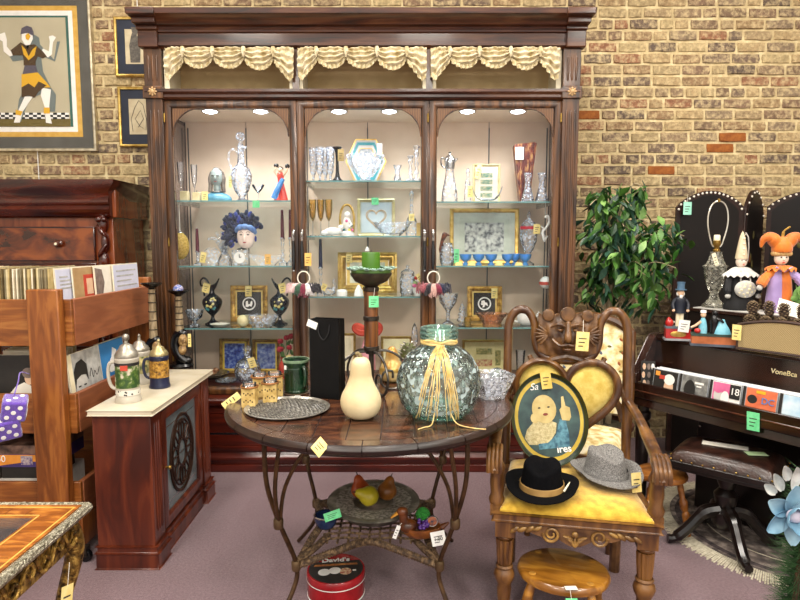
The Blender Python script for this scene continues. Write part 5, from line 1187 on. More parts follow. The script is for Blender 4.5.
b = MB(k); b.lathe(rows([(5, 0), (8, 3), (9, 8), (6, 13), (4, 14), (1.5, 16), (1, 17.5), (0, 18)], 3), 20); b.build('body', WHITE, t); b = MB(k); b.tube(spline([(-8, 0, 10), (-13, 0, 10), (-12, 0, 4), (-7, 0, 3)]), 1, 7); b.build('handle', WHITE, t); b = MB(k); b.tube([(7, 0, 5), (11, 0, 9), (13, 0, 13)], [2, 1.3, .9], 8); b.build('spout', WHITE, t)
t = thing('hanging_ball', 'white ball ornament with red band hung by the side panel', 'ornament', (X(546, 4.06, 1.3), 4.06, R2_ - .0085)); k = S(4.06, 1.2)
b = MB(k); b.ell((0, 0, -16), (6.2, 6.2, 6.2), 18, 12); b.build('ball', WHITE, t); b = MB(k); b.band([(6.3, -18), (6.45, -16.5), (6.35, -15)], 20); b.build('red_band', REDP, t); b = MB(k); b.tube([(0, 0, -10), (0, 0, 0)], .4, 5); b.build('cord', INK, t)
# --- right bay, cabinet floor
def art_text(t, k, w, h):
    SG = mat('textile_green', '#5a6a30', '#b0a468', .7, scale=70); krect(t, k, 'stitched_panel', SG, -8, 8, 19, 25); krect(t, k, 'stitched_panel', mat('textile_red', '#a04a38', '#d0c490', .7, scale=70), -8, 8, 7, 14); krect(t, k, 'stitched_panel', SG, 11, 16.5, 8, 23)
framed('framed_textile', 'gold framed pale textile with three stitched panels', 462, 344, 506, 378, 4.31, B0, GOLD, 2.5, mat('mat_straw', '#d0c88c', '#dcd4a0', .7), art_text)
solo('glass_tumbler', 'tall clear glass tumbler on floor beside framed textile', 'glass', 520, 4.16, B0, lambda b: tumbler(b, 28, 5), CLEAR)
solo('glass_ball', 'round greenish glass paperweight before the framed textile', 'paperweight', 497, 4.0, B0, lambda b: b.ell((0, 0, 8), (8, 8, 8), 18, 12), AQUA)
# green price slips on the shelf fronts
for px, py, lab in ((256, 205, 'green price slip on the shelf edge under the coupe glass'),):
    b = MB(); zt = L1 - .002; k = S(3.975, zt); b.box(-3.5 * k, 3.5 * k, -.001, .001, -7 * k, 0); tag(b.build('price_slip', TAGG, None, (X(px, 3.977, zt), 3.9775, zt), smooth=False), lab, 'tag')
# tassel rings hung on the door handles
def tassels(label, px, cols):
    Yq = 3.812; zt = Z(272, Yq); k = S(Yq, zt)
    t = thing('tassel_ring', label, 'tassel', (X(px, Yq, zt), Yq, zt))
    b = MB(k); b.tube([(6 * math.cos(a), 0, -6 + 6.6 * math.sin(a)) for a in [i * 2 * PI / 24 for i in range(24)]], .65, 7, closed=True); b.build('ring', mat('ring_ivory', '#e0d8c8', '#f0eadc', .3), t)
    b = MB(k); b.tube([(-5, 3, 2), (5, 3, 2)], .6, 6); b.build('loop', INK, t)
    rr = random.Random(px)
    for j, c in enumerate(cols):
        x0 = (j - (len(cols) - 1) / 2) * 6.2; b = MB(k)
        b.tube(spline([(x0 * .35, -1, -12), (x0 * .8, -2.5, -16), (x0, -2, -23 + abs(x0) * .35)]), [1.6, 2, 2.6, 3.2, 3.8, 4.2, 4.5, 4.7, 4.8, 4.8, 4.6, 4.2, 3.6], 9); b.build('tassel', c, t)
        b = MB(k)
        for q in range(30):
            a = rr.uniform(0, 2 * PI); r = rr.uniform(2, 4.6); zz = -22 + abs(x0) * .35
            b.tube([(x0 + r * math.cos(a), -2 + r * math.sin(a), zz + rr.uniform(2, 8)), (x0 + r * 1.25 * math.cos(a), -2 + r * 1.25 * math.sin(a), zz - rr.uniform(1, 4))], .5, 4)
        f = b.build('fringe', c, t); f['kind'] = 'stuff'
F = lambda n, a, c: mat(n, a, c, .95, scale=80, bump=.8, sheen=.4)
tassels('ring of white, green and maroon tassels on the cabinet door handles', 303.5, [F('tas_rose', '#d8b0b0', '#e8ccc8'), F('tas_green', '#2a4a38', '#3c6048'), F('tas_maroon', '#6a1830', '#842440'), F('tas_white', '#d8d0d0', '#f0eaea'), F('tas_black', '#141018', '#241c28')])
tassels('ring of maroon, pink and navy tassels on the cabinet door handles', 433.5, [F('tas_dkrose', '#8a4048', '#a05860'), F('tas_black', '#141018', '#241c28'), F('tas_pink', '#c89890', '#dab0a4'), F('tas_maroon', '#6a1830', '#842440'), F('tas_navy', '#10142c', '#1c2244')])
price_tag(cab, (X(308, 3.84, 1.4) - CX, 3.84 - DY, Z(253, 3.84)), .042, .082, mat('tag_orange', '#e8b050', '#f0c070', .7))
# ------------------------------------------------------------------ round table
TZ = .84; TCX, TCY, TR = -.124, 2.48, .588
rt = thing('round_table', 'round brown plank-topped table on bronzed bent iron legs', 'table', (TCX, TCY, 0))
TOPW = mat('table_top_wood', '#26140c', '#643c24', .24, kind='wood', scale=5, stretch=(1.5, 5, 1), coat=.45, c3='#42261a')
TOPR = mat('table_rim_wood', '#2c1a12', '#583a2a', .25, kind='wood', scale=6, stretch=(4, 4, 1), coat=.5)
b = MB(); b.lathe([(TR - .055, TZ - .055), (TR - .02, TZ - .045), (TR - .005, TZ - .03), (TR, TZ - .015), (TR - .004, TZ - .006), (TR - .012, TZ - .003), (TR - .05, TZ - .0035)], 72); b.build('table_core', mat('table_under', '#1c100c', '#2c1a14', .5, scale=10), rt)
# plank tiles of the top: strips cut by the inner circle
RI = TR - .062
def clip_strip(x0, x1, y0, y1, R):
    n = 8; pts = []
    for i in range(n + 1):
        x = mix(x0, x1, i / n); m = math.sqrt(max(R * R - x * x, 0)); pts.append((x, max(y0, -m)))
    for i in range(n + 1):
        x = mix(x1, x0, i / n); m = math.sqrt(max(R * R - x * x, 0)); pts.append((x, min(y1, m)))
    return pts
gap = .0022; sw = RI * 2 / 9
for i in range(9):
    x0 = -RI + i * sw + gap; x1 = -RI + (i + 1) * sw - gap
    cuts = [-RI, -.34 + .1 * (i % 2), -.02 + .06 * (i % 3), .26 - .05 * (i % 2), RI]
    for j in range(4):
        y0, y1 = cuts[j] + gap, cuts[j + 1] - gap
        pts = clip_strip(x0, x1, y0, y1, RI)
        pts = [p for p in pts if y0 - 1e-6 <= p[1] <= y1 + 1e-6]
        if len(pts) < 4: continue
        if max(p[1] for p in pts) - min(p[1] for p in pts) < .01: continue
        b = MB(); b.prism(pts, TZ - .006, TZ, 'xy'); b.build('plank', TOPW, rt, smooth=False)
for i in range(20):
    a0 = i / 20 * 2 * PI + .0035; a1 = (i + 1) / 20 * 2 * PI - .0035
    pts = [(math.cos(mix(a0, a1, q / 5)) * (TR - .008), math.sin(mix(a0, a1, q / 5)) * (TR - .008)) for q in range(6)] + [(math.cos(mix(a1, a0, q / 5)) * (RI + .003), math.sin(mix(a1, a0, q / 5)) * (RI + .003)) for q in range(6)]
    b = MB(); b.prism(pts, TZ - .006, TZ, 'xy'); b.build('rim_segment', TOPR, rt, smooth=False)
    pts = [(math.cos(mix(a0, a1, q / 5)), math.sin(mix(a0, a1, q / 5))) for q in range(6)]
    b = MB(); prof = [(TR - .008, TZ - .001), (TR + .002, TZ - .008), (TR + .006, TZ - .018), (TR + .002, TZ - .03), (TR - .02, TZ - .042)]
    b.grid(lambda u, v: (math.cos(mix(a0, a1, u)) * prof[round(v * 4)][0], math.sin(mix(a0, a1, u)) * prof[round(v * 4)][0], prof[round(v * 4)][1]), 5, 4); b.build('rim_moulding', mat('rim_moulding_dark', '#160c08', '#2a1810', .35, scale=12), rt)
for sx in (-1, 1):
    for sy in (-1, 1):
        b = MB(); p = spline([(sx * .37, sy * .36, TZ - .05), (sx * .365, sy * .355, .62), (sx * .33, sy * .325, .46), (sx * .275, sy * .275, .26), (sx * .29, sy * .295, .16), (sx * .35, sy * .36, .06), (sx * .385, sy * .40, .009)], 6)
        b.tube(p, .0092, 9); leg = b.build('leg', BRONZE, rt)
        b = MB(); p = spline([(sx * .30, sy * .43, TZ - .05), (sx * .325, sy * .40, .62), (sx * .325, sy * .335, .46), (sx * .29, sy * .29, .32)], 6); b.tube(p, .008, 8); b.build('leg_strand', BRONZE, leg)
        b = MB(); p = spline([(sx * .12, sy * .33, TZ - .055), (sx * .22, sy * .34, .74), (sx * .30, sy * .335, .60), (sx * .325, sy * .325, .46)], 6); b.tube(p, .0075, 8); b.build('leg_strand', BRONZE, leg)
        for (q, zz) in ((.33, .455), (.276, .26)):
            b = MB(); b.lathe([(.016, -.02), (.019, -.012), (.019, .012), (.016, .02)], 14, (sx * q, sy * q, zz)); b.build('clamp', mat('clamp_bronze', '#5c4a34', '#7a6448', .4, .7), leg)
RAT = mat('rattan', '#3a2a1c', '#8a7050', .6, scale=70, stretch=(1, 1, 1), c3='#5c4630', bump=.8)
q = .276
def bow(p0, p1, mid, n=10): return spline([p0, mid, p1], n)
sides = [((-q, -q), (q, -q)), ((q, -q), (q, q)), ((q, q), (-q, q)), ((-q, q), (-q, -q))]
for (p0, p1) in sides:
    mid = ((p0[0] + p1[0]) * .5 * .72, (p0[1] + p1[1]) * .5 * .72, .315)
    pts = spline([(p0[0], p0[1], .255), (mix(p0[0], mid[0], .55), mix(p0[1], mid[1], .55), .295), mid, (mix(p1[0], mid[0], .55), mix(p1[1], mid[1], .55), .295), (p1[0], p1[1], .255)], 8)
    b = MB(); b.tube(pts, .013, 8); st = b.build('stretcher', RAT, rt)
    b = MB()
    for i in range(2, len(pts) - 2):
        for h in (0, .5):
            c = pts[i].lerp(pts[i + 1], h); t_ = (pts[i + 1] - pts[i]).normalized(); e1 = t_.orthogonal().normalized(); e2 = t_.cross(e1)
            b.tube([c + (e1 * math.cos(a) + e2 * math.sin(a)) * .0145 + t_ * .004 * math.sin(a) for a in [k * 2 * PI / 8 for k in range(8)]], .0026, 4, closed=True)
    w = b.build('cane_wrap', RAT, st); w['kind'] = 'stuff'
b = MB()
for i in range(-4, 5): b.tube([(i * .042, -.19, .305), (i * .042, 0, .312), (i * .042, .19, .305)], .0055, 6)
b.build('shelf_canes', RAT, rt)['kind'] = 'stuff'
for i in range(-4, 5):
    b = MB(); b.tube([(-.19, i * .042, .308), (-.1, i * .042, .316), (0, i * .042, .308), (.1, i * .042, .316), (.19, i * .042, .308)], .0055, 6); b.build('shelf_cane', RAT, rt)
for s in (-1, 1):
    for e in (-1, 1):
        b = MB(); b.tube(spline([(s * q, e * q, .27), (s * .22, e * .2, .285), (s * .17, e * .12, .30)]), .014, 8); b.build('branch_brace', RAT, rt)
price_tag(rt, (X(324, 1.9, TZ) - TCX, -TR + .02, TZ + .010), .042, .062, TAGY, (-1.05, .9, 0))
price_tag(rt, (X(237, 2.4, TZ) - TCX, -.04, TZ + .03), .03, .08, TAGY, (-.5, .95, 0))

# ------------------------------------------------------------------ things on the table top
def onT(name, label, cat, px, py, rz=0.0, group=None, z=TZ):
    Yq = YD(py, z); t = thing(name, label, cat, (X(px, Yq, z), Yq, z + .0006), rz, group)
    return t, S(Yq, z)
LAMPY = mat('lantern_paper', '#b89650', '#dfc27c', .6, scale=35); LAMPH = mat('lantern_hole', '#3a2a10', rough=.8)
for i, (px, py, lab) in enumerate(((250, 406, 'yellow pierced lantern beside the tag on the table rim'), (270.5, 402, 'yellow pierced lantern against the woven tray edge between its twins'), (260, 396, 'yellow pierced lantern in front of the squat cut glass decanter'), (275, 395, 'yellow pierced lantern next to the dark green mug'))):
    t, k = onT('votive_lantern', lab, 'lantern', px, py)
    b = MB(k); b.vessel([(9.4, 0), (9.6, 3), (9.4, 18), (9.8, 19)], 4, .6, a0=PI / 4 + .12 * i); b.build('shade', LAMPY, t)
    b = MB(k); b.band([(8.8, 19), (9.2, 20), (8.8, 21), (8, 20.5)], 20); b.build('rim', mat('lantern_rim', '#8a5a30', '#b07a48', .4, .4), t)
    b = MB(k); b.vessel([(6, 19), (7, 21), (6.8, 23.5)], 18, .4); b.build('glass_cup', CLEAR, t)
    for j in range(10):
        b = MB(k); u = -4.2 + (j % 5) * 2.1; v = 5 + (j // 5) * 7 + (1.5 if j % 2 else 0); a = .12 * i
        b.at((0, 0, 0), (0, 0, a)).box(u - .55, u + .55, -7.0, -6.5, v, v + 1.4); b.build('hole', LAMPH, t, smooth=False)
# woven tray
t, k = onT('woven_tray', 'round woven silver and black metal tray with raised rim', 'tray', 287.5, 409.5)
WOV = mat('tray_weave', '#1e1c1a', '#2c2a28', .4, .4); WOVS = mat('tray_silver', '#7c7870', '#b4b0a6', .35, .6, scale=30)
b = MB(k); b.band([(38, 0), (40, .6), (42, 2.2), (42.4, 2.6), (41, 2.8), (38.5, 1.0)], 44); b.build('rim', WOVS, t); b = MB(k); b.lathe([(0, .4), (38.5, .4), (38.5, .9), (0, .9)], 44); b.build('bed', WOV, t)
for j in range(-12, 13):
    o = j * 3.05; m = math.sqrt(max(37.8 ** 2 - o * o, 1))
    b = MB(k); n = max(4, int(m / 1.6)); b.at((0, 0, 0), (0, 0, .9))
    b.tube([(o, mix(-m, m, i / n), 1.2 + .35 * (1 if (i + j) % 2 else -1)) for i in range(n + 1)], .75, 5, flat=.6); b.build('strip', WOVS, t)
for j in range(-8, 9):
    o = j * 4.5; m = math.sqrt(max(37.8 ** 2 - o * o, 1))
    b = MB(k); b.at((0, 0, 0), (0, 0, .9)); b.tube([(-m, o, 1.45), (m, o, 1.45)], .5, 5, flat=.6); b.build('strip', mat('tray_strip_dark', '#4c4844', '#68645e', .4, .5), t)
b = MB(k); b.at((4, 37, 3.2), (.3, 0, 0)).box(-3, 3, -.1, .1, -1.2, 1.4); b.build('price_tag', TAGW, t)
# mug
GREENC = mat('green_glaze', '#0e2214', '#1e4028', .2, scale=14, coat=.4); GREENR = mat('green_glaze_rim', '#5c7458', '#88a080', .25)
t, k = onT('green_mug', 'large dark green ribbed pottery mug on a coaster', 'mug', 296.5, 392.5)
b = MB(k); pr = [(10.5, 0), (11.5, 1.5)]
for j in range(10): pr += [(12.2 - .05 * j, 3 + j * 2.6), (11.7 + .06 * j, 4.3 + j * 2.6)]
pr += [(12.6, 30), (13.4, 33), (13.2, 34)]
b.vessel(pr, 30, 1.3); b.build('body', GREENC, t); b = MB(k); b.band([(12.6, 30.4), (13.55, 33), (13.3, 34.2), (12.2, 34), (11.8, 31)], 30); b.build('rim', GREENR, t)
b = MB(k); b.tube(spline([(7, -9, 27), (10, -13, 28), (11.5, -15, 20), (10, -13, 10), (7.5, -9, 7)]), 1.7, 8); b.build('handle', GREENC, t)
b = MB(k); b.lathe([(12.5, -.02), (13, .6), (11, .9), (0, .9)], 26); b.build('coaster', mat('coaster_brown', '#5a4636', '#7a6450', .6), t)
b = MB(k); b.at((-9, -9.0, 27), (0, 0, -.75)).box(-1.6, 1.6, -.2, .2, -2, 2); b.build('price_sticker', TAGW, t)
# black gift bag
BAG = mat('black_paper', '#050506', '#09090a', .5, scale=20, spec=.2)
t, k = onT('gift_bag', 'tall black paper gift bag with rope handle', 'bag', 328, 397, rz=-.32)
b = MB(k); w, d, h = 15.5, 8, 79
vs = [(-w, -d, 0), (w, -d, 0), (w, d, 0), (-w, d, 0), (-w, -d + 1, h), (w, -d + 1, h), (w, d - 1, h), (-w, d - 1, h), (w - 1.5, 0, h), (w - .5, 0, 2), (-w + 1.5, 0, h), (-w + .5, 0, 2)]
b.add(vs, [(0, 1, 5, 4), (1, 9, 8, 5), (9, 2, 6, 8), (2, 3, 7, 6), (3, 11, 10, 7), (11, 0, 4, 10), (3, 2, 9, 1, 0, 11)]); b.build('bag', BAG, t, smooth=False)
b = MB(k); b.box(-w + .3, w - .3, -d + .6, -d + 1.0, h - 8, h + .2); b.build('folded_top', BAG, t)
for s, y in ((1, -d - .1), (-1, d + .1)):
    b = MB(k); b.tube(spline([(-6, y + .6, h - 5), (-5, y - .6, h - 14), (0, y - .9, h - 20), (5, y - .6, h - 14), (6, y + .6, h - 5)]), .6, 6); b.build('rope_handle', BLACKM, t)
b = MB(k); b.at((-11, -d - .9, h - 4), (0, .35, 0)).box(-6, 5, -.1, .1, -5, 2); b.build('price_tag', TAGW, t)
# gourd
t, k = onT('gourd', 'cream butternut-shaped gourd with a twisted top', 'gourd', 361, 418)
b = MB(k); b.lathe(rows([(0, 0), (9, .4), (16.5, 5), (20.3, 14), (19.4, 23), (14.5, 33), (11.2, 42), (10.4, 50), (9, 57), (5, 61), (0, 62)], 5), 30); b.build('body', mat('gourd_skin', '#cdb88c', '#dfd0a8', .5, scale=8, bump=.15), t)
b = MB(k); b.tube(spline([(0, 0, 61), (-1, 0, 64), (-3, 0, 65.5), (-5, 0, 64.5)]), [2.2] * 8 + [1.6] * 10 + [1], 8); b.build('stem', mat('gourd_stem', '#6a5a3a', '#8a7850', .7), t)
# candle pillar
t, k = onT('candle_pillar', 'wood and iron candle pillar with scrolled wire feet and bowl', 'candle holder', 371.5, 391)
WPIL = mat('pillar_wood', '#3a1c0c', '#8a5424', .35, kind='wood', scale=4, stretch=(6, 6, .8), coat=.3)
b = MB(k); b.lathe([(6.6, 42), (7, 46), (7, 80), (6.8, 103), (0, 103)], 20); b.build('column', WPIL, t)
for z0 in (41, 71, 100):
    b = MB(k); b.lathe([(7.2, z0), (7.8, z0 + .6), (7.8, z0 + 4), (7.2, z0 + 4.6)], 20); b.build('iron_band', IRON, t)
b = MB(k); b.lathe([(3, 103), (8, 106), (16, 110), (20, 116), (20.5, 118), (19, 118), (12, 112), (0, 111)], 28); b.build('bowl', mat('bowl_dark', '#2a241c', '#4a4030', .4, .3, scale=20), t)
b = MB(k); b.lathe([(5.5, 38), (6, 42), (0, 42)], 18); b.tube([(0, 0, 8), (0, 0, 40)], 2.6, 10); b.build('iron_stem', IRON, t)
for j, a in enumerate((.25, 2.35, 3.6, 5.2)):
    c, s_ = math.cos(a), math.sin(a)
    P = [(2, 40), (16, 40), (30, 32), (37, 17), (30, 3.2), (18, 1), (10, 8), (13, 18), (21, 19), (22, 12)]
    b = MB(k); b.tube(spline([(c * r, s_ * r, z_) for r, z_ in P], 6), 1.3, 7); b.build('scroll_foot', mat('scroll_steel', '#46423e', '#6c6862', .35, .8, scale=30), t)
price_tag(t, (3 * k, -8.6 * k, 96 * k), 9.5 * k, 11 * k, TAGG, cord=(1 * k, 0, 8 * k))
pil = t; pk = k
PX0, PY0 = t.location.x, t.location.y
b = MB(k); b.lathe([(8.8, 0), (9, .6), (9, 26), (8.4, 27.2), (6, 26), (0, 25.6)], 28); t2 = thing('pillar_candle', 'thick green pillar candle in the dark bowl', 'candle', (PX0, PY0, TZ + 111.2 * k)); b.build('wax', GREENW, t2); b = MB(k); b.tube([(0, 0, 25.6), (.3, 0, 29)], .35, 5); b.build('wick', INK, t2)
SUCC = mat('succulent', '#7a9c90', '#b8d6c8', .6, scale=30); rr = random.Random(6)
t3 = thing('succulent_ring', 'ring of frosty blue-green faux succulents around the candle', 'wreath', (PX0, PY0, TZ + 113 * k))
for j in range(18):
    a = j / 18 * 2 * PI; R = rr.uniform(15, 18); cx, cy, cz = R * math.cos(a) * 1.2, R * math.sin(a) * 1.05, rr.uniform(7, 9.5)
    b = MB(k)
    for q_ in range(11):
        g = q_ * 2.4; tl = .35 + q_ * .08; L = 4.6 - q_ * .2
        b.at((cx + math.cos(g) * L * .45 * math.cos(tl), cy + math.sin(g) * L * .45 * math.cos(tl), cz + L * .4 * math.sin(tl)), (0, -tl, 0)).at((cx, cy, cz), (0, -tl, g)).ell((L * .55, 0, 0), (L * .6, .9, .55), 6, 5)
    b.build('rosette', SUCC, t3)
b = MB(k); b.tube([(17.5 * math.cos(a), 15.5 * math.sin(a), 6.6) for a in [i * 2 * PI / 24 for i in range(24)]], 2.2, 6, closed=True); b.build('twig_ring', LEAFD, t3)
# glass pumpkin jar
t, k = onT('glass_pumpkin_jar', 'large ribbed aqua glass pumpkin jar tied with raffia', 'jar', 438.5, 414)
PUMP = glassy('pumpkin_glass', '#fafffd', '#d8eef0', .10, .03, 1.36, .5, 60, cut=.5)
b = MB(k)
n = 96; prof = rows([(22, 0), (30, 3), (37.5, 14), (40.5, 30), (38.5, 46), (31, 60), (21, 68), (16.5, 71), (16, 76)], 4)
vs = []; 
for (r, z_) in prof:
    f = max(0, 1 - abs(z_ - 34) / 40)
    for i in range(n):
        a = 2 * PI * i / n; rr_ = r * (1 + .10 * f * (abs(math.cos(7 * a)) ** .6 - .6)); vs.append((rr_ * math.cos(a), rr_ * math.sin(a), z_))
m_ = len(prof); fs = [(j * n + i, j * n + (i + 1) % n, (j + 1) * n + (i + 1) % n, (j + 1) * n + i) for j in range(m_ - 1) for i in range(n)]; fs.append(tuple(range(n - 1, -1, -1)))
b.add(vs, fs); b.build('body', PUMP, t)
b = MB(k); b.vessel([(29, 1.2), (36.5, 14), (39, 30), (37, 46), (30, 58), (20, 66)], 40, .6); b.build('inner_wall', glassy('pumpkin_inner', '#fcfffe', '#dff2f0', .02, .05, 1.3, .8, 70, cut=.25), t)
RIMG = glassy('pumpkin_rim', '#e0f2ec', '#a8d4c8', .2, .04, 1.5)
for j, (z_, r) in enumerate(((78, 17.2), (82, 17.6), (86, 17.2))):
    b = MB(k); b.tube([(r * math.cos(a), r * math.sin(a), z_) for a in [i * 2 * PI / 32 for i in range(32)]], 1.9, 8, closed=True); b.build('neck_ring', RIMG, t)
b = MB(k); b.band([(22.5, 0), (30, 2.4), (33.5, 7), (33, 7), (29, 3)], 40); b.build('base_ring', glassy('pumpkin_base', '#c8eee4', '#74c8b4', .3, .04, 1.5), t)
RAFF = mat('raffia', '#c8a658', '#e6cf90', .7, scale=40)
b = MB(k); b.tube([(17.2 * math.cos(a), 17.2 * math.sin(a), 73.5 + .8 * math.sin(3 * a)) for a in [i * 2 * PI / 32 for i in range(32)]], 1.5, 7, closed=True); b.build('raffia_tie', RAFF, t)
rr = random.Random(12)
for j in range(24):
    x0 = rr.uniform(-4, 3); side = -1 if j < 14 else 1
    xe = rr.uniform(-26, -2) if side < 0 else rr.uniform(6, 20); L = rr.uniform(58, 76) if j % 3 else rr.uniform(40, 60)
    pts = []
    for q_ in range(9):
        u = q_ / 8; z_ = 73 - L * u; x_ = x0 + (xe - x0) * (u ** .6) + rr.uniform(-.7, .7)
        import bisect
        rad = next((mix(p[0], p2[0], (z_ - p[1]) / (p2[1] - p[1] + 1e-6)) for p, p2 in zip(prof, prof[1:]) if p[1] <= z_ <= p2[1]), 24) + 1.6
        rad = max(rad * 1.04, abs(x_) + 1)
        y_ = -math.sqrt(rad * rad - x_ * x_) - rr.uniform(0, 1.2)
        pts.append((x_, y_, max(z_, .5)))
    b = MB(k); b.tube(spline(pts, 3), .42, 5); b.build('raffia_strand', RAFF, t)
b = MB(k); b.tube(spline([(8, -34, 14), (14, -40, 3), (26, -47, .7), (40, -52, .7)]), .6, 5); b.build('raffia_strand', RAFF, t)
b = MB(k); b.tube(spline([(-6, -36, 12), (-9, -42, 2), (-16, -46, .7), (-22, -52, .7)]), .6, 5); b.build('raffia_strand', RAFF, t)
b = MB(k); b.tube(spline([(0, -18.5, 74), (-9, -20, 77), (-16, -17, 76), (-9, -19.5, 73), (0, -18.5, 74), (9, -20, 77), (16, -16, 75.5)]), 1.1, 6); b.build('raffia_bow', RAFF, t)
# pressed glass square bowl
t, k = onT('pressed_glass_bowl', 'clear pressed glass bowl with flared square rim', 'bowl', 491, 397, rz=.3)
b = MB(k)
def sqb(r, z_, n=24): return [(r * max(-1, min(1, 1.25 * math.cos(a))), r * max(-1, min(1, 1.25 * math.sin(a))), z_) for a in [i * 2 * PI / n for i in range(n)]]
lv = [sqb(11, 0), sqb(12, 3), sqb(16, 14), sqb(20, 24), sqb(19, 24), sqb(14.5, 13), sqb(10.5, 3)]
vs = [p for l in lv for p in l]; n = 24; fs = [(j * n + i, j * n + (i + 1) % n, (j + 1) * n + (i + 1) % n, (j + 1) * n + i) for j in range(6) for i in range(n)] + [tuple(range(n - 1, -1, -1)), tuple(range(6 * n, 7 * n))]
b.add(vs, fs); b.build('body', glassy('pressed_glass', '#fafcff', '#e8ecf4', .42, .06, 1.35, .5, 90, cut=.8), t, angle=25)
# gilt gourd ornament and silver pine cone behind the pumpkin
t, k = onT('gilt_gourd', 'small cream and gilt gourd ornament behind the pillar foot', 'ornament', 392, 381)
b = MB(k); b.lathe(rows([(0, 0), (10, 1), (13, 8), (11, 16), (7, 22), (6, 29), (3, 34), (0, 35)], 4), 22); b.build('body', mat('gilt_cream', '#b8863c', '#e0cc90', .3, .35, scale=9), t); b = MB(k); b.band([(12.6, 10), (13, 12), (12, 14.5)], 22); b.build('gilt_band', GOLD, t)
t, k = onT('silver_pinecone', 'silvered bristly pine cone ornament beside the gilt gourd', 'ornament', 409, 377)
b = MB(k); rr = random.Random(2); b.ell((0, 0, 22), (9, 9, 13), 12, 8); b.lathe([(8, 0), (8.5, 3), (2, 6), (2, 12)], 14); b.build('core', mat('cone_olive', '#3c4020', '#5c6030', .6), t)
for j in range(60):
    g = j * 2.4; z_ = 12 + j * .38; r = 9.4 * math.sqrt(max(.05, 1 - ((z_ - 22) / 14) ** 2)); b = MB(k); b.at((r * math.cos(g), r * math.sin(g), z_), (0, -.5, g)).ell((.8, 0, .4), (1.9, 1.3, .6), 6, 5); b.build('scale', mat('cone_silver', '#8a847c', '#c8c2ba', .3, .6, scale=50), t)

# ------------------------------------------------------------------ on the lower shelf and under the table
SHF = .3225
PEW = mat('old_pewter', '#6e6a60', '#9a9588', .4, .3, scale=14, c3='#5e5a50')
def onS(name, label, cat, px, py, z=SHF, rz=0.0, group=None): return onT(name, label, cat, px, py, rz, group, z)
t, k = onS('pewter_bowl', 'broad dark pewter bowl under the etched platter', 'bowl', 373.5, 515)
b = MB(k); b.vessel([(24, 0), (30, 2), (36, 9), (39, 11)], 40, 1.2); b.build('body', PEW, t); loc = t.location.copy()
t = thing('pewter_platter', 'round etched pewter platter resting on the pewter bowl', 'platter', (loc.x, loc.y, loc.z + 11.6 * k), 0)
t.rotation_euler = (.05, 0, 0)
b = MB(k); b.lathe([(15, -.4), (16, 0), (18, 2.0), (40, 2.8), (45, 3.4), (46, 4.0), (45, 4.6), (40, 4.0), (18, 3.0), (15.5, 1.0), (0, .8)], 48); pl = b.build('plate', PEW, t)
b = MB(k); b.band([(20, 3.15), (38, 3.95)], 48); b.build('etched_band', mat('etched_pewter', '#5a564e', '#b4b0a4', .45, .3, scale=75, bump=.6), pl)
pz = loc.z + 14.4 * k; px0, py0 = loc.x, loc.y
FR = [('red_pear', 'reddish artificial pear on the pewter platter', -11, 4, mat('pear_red', '#7a2410', '#c8602c', .3, scale=9), 0), ('yellow_pear', 'yellow-green artificial pear on the pewter platter', 5, -13, mat('pear_yellow', '#a89a18', '#d0c030', .3, scale=9), 1), ('russet_pear', 'brown russet artificial pear on the pewter platter', 11, 1, mat('pear_russet', '#6a3c14', '#a86a28', .3, scale=9), 2)]
for nm, lab, x_, y_, m, j in FR:
    t = thing(nm, lab, 'pear', (px0 + x_ * k, py0 + y_ * k, pz), (0, .9, 2.2)[j]); t.rotation_euler = (0, (.25, 1.15, .3)[j], (2.6, 3.5, .5)[j])
    zo = 7.6 if j == 1 else 0
    b = MB(k * 1.3); b.at((0, 0, 1.0)).lathe(rows([(0, 0), (4, .6), (7.2, 5), (7, 9), (4.4, 13), (3.2, 16), (1.5, 18), (0, 18.2)], 4), 20); b.build('flesh', m, t)
    b = MB(k * 1.3); b.tube([(0, 0, 18.8), (.6, 0, 21.5)], .4, 5); b.build('stem', INK, t)
    if j == 1: t.location.z += 8.2 * k
# duck basket
t, k = onS('duck_basket', 'carved wooden duck-shaped basket with a white tag', 'basket', 421, 537)
DUCKW = mat('duck_wood', '#5a2c10', '#a86428', .4, kind='wood', scale=6, coat=.3)
b = MB(k); b.vessel(rows([(8, 0), (14, 2), (19, 7), (21, 12)], 3), 28, 1.2, ey=.62); b.build('body', DUCKW, t)
b = MB(k); b.ell((-13, -3, 13), (9, 8, 7), 16, 12); b.tube(spline([(-13, -3, 13), (-17, -4, 20), (-18, -4, 26)]), [6, 5.5, 5, 4.8, 4.6, 4.5, 4.5, 4.5, 4.5, 4.5, 4.5, 4.5, 4.5], 10); b.ell((-18.5, -4, 28), (6, 5, 5)); hd = b.build('duck_breast', mat('duck_dark', '#3a1c0a', '#6c3814', .35, scale=20), t)
b = MB(k); b.tube([(-23, -4, 27), (-30, -5, 22)], [3, 1.2], 8, flat=.6); b.build('bill', mat('duck_bill', '#b87820', '#d0922c', .4), t)
b = MB(k); b.tube([(20, 0, 10), (28, 2, 14)], [3.5, 1], 8); b.build('tail', mat('duck_dark', '#3a1c0a', '#6c3814', .35, scale=20), t)
price_tag(t, (-22 * k, -9 * k, 16 * k), 4 * k, 14 * k, TAGW, (0, .35, 0), cord=(3 * k, 3 * k, 4 * k))
tw = price_tag(t, (15 * k, -14.5 * k, 13 * k), 14 * k, 14 * k, TAGW, (-.1, -.2, 0)); text('price', '1.00', 5 * k, INK, tw, (0, -.0016, -9 * k))
dk = t; dl = t.location
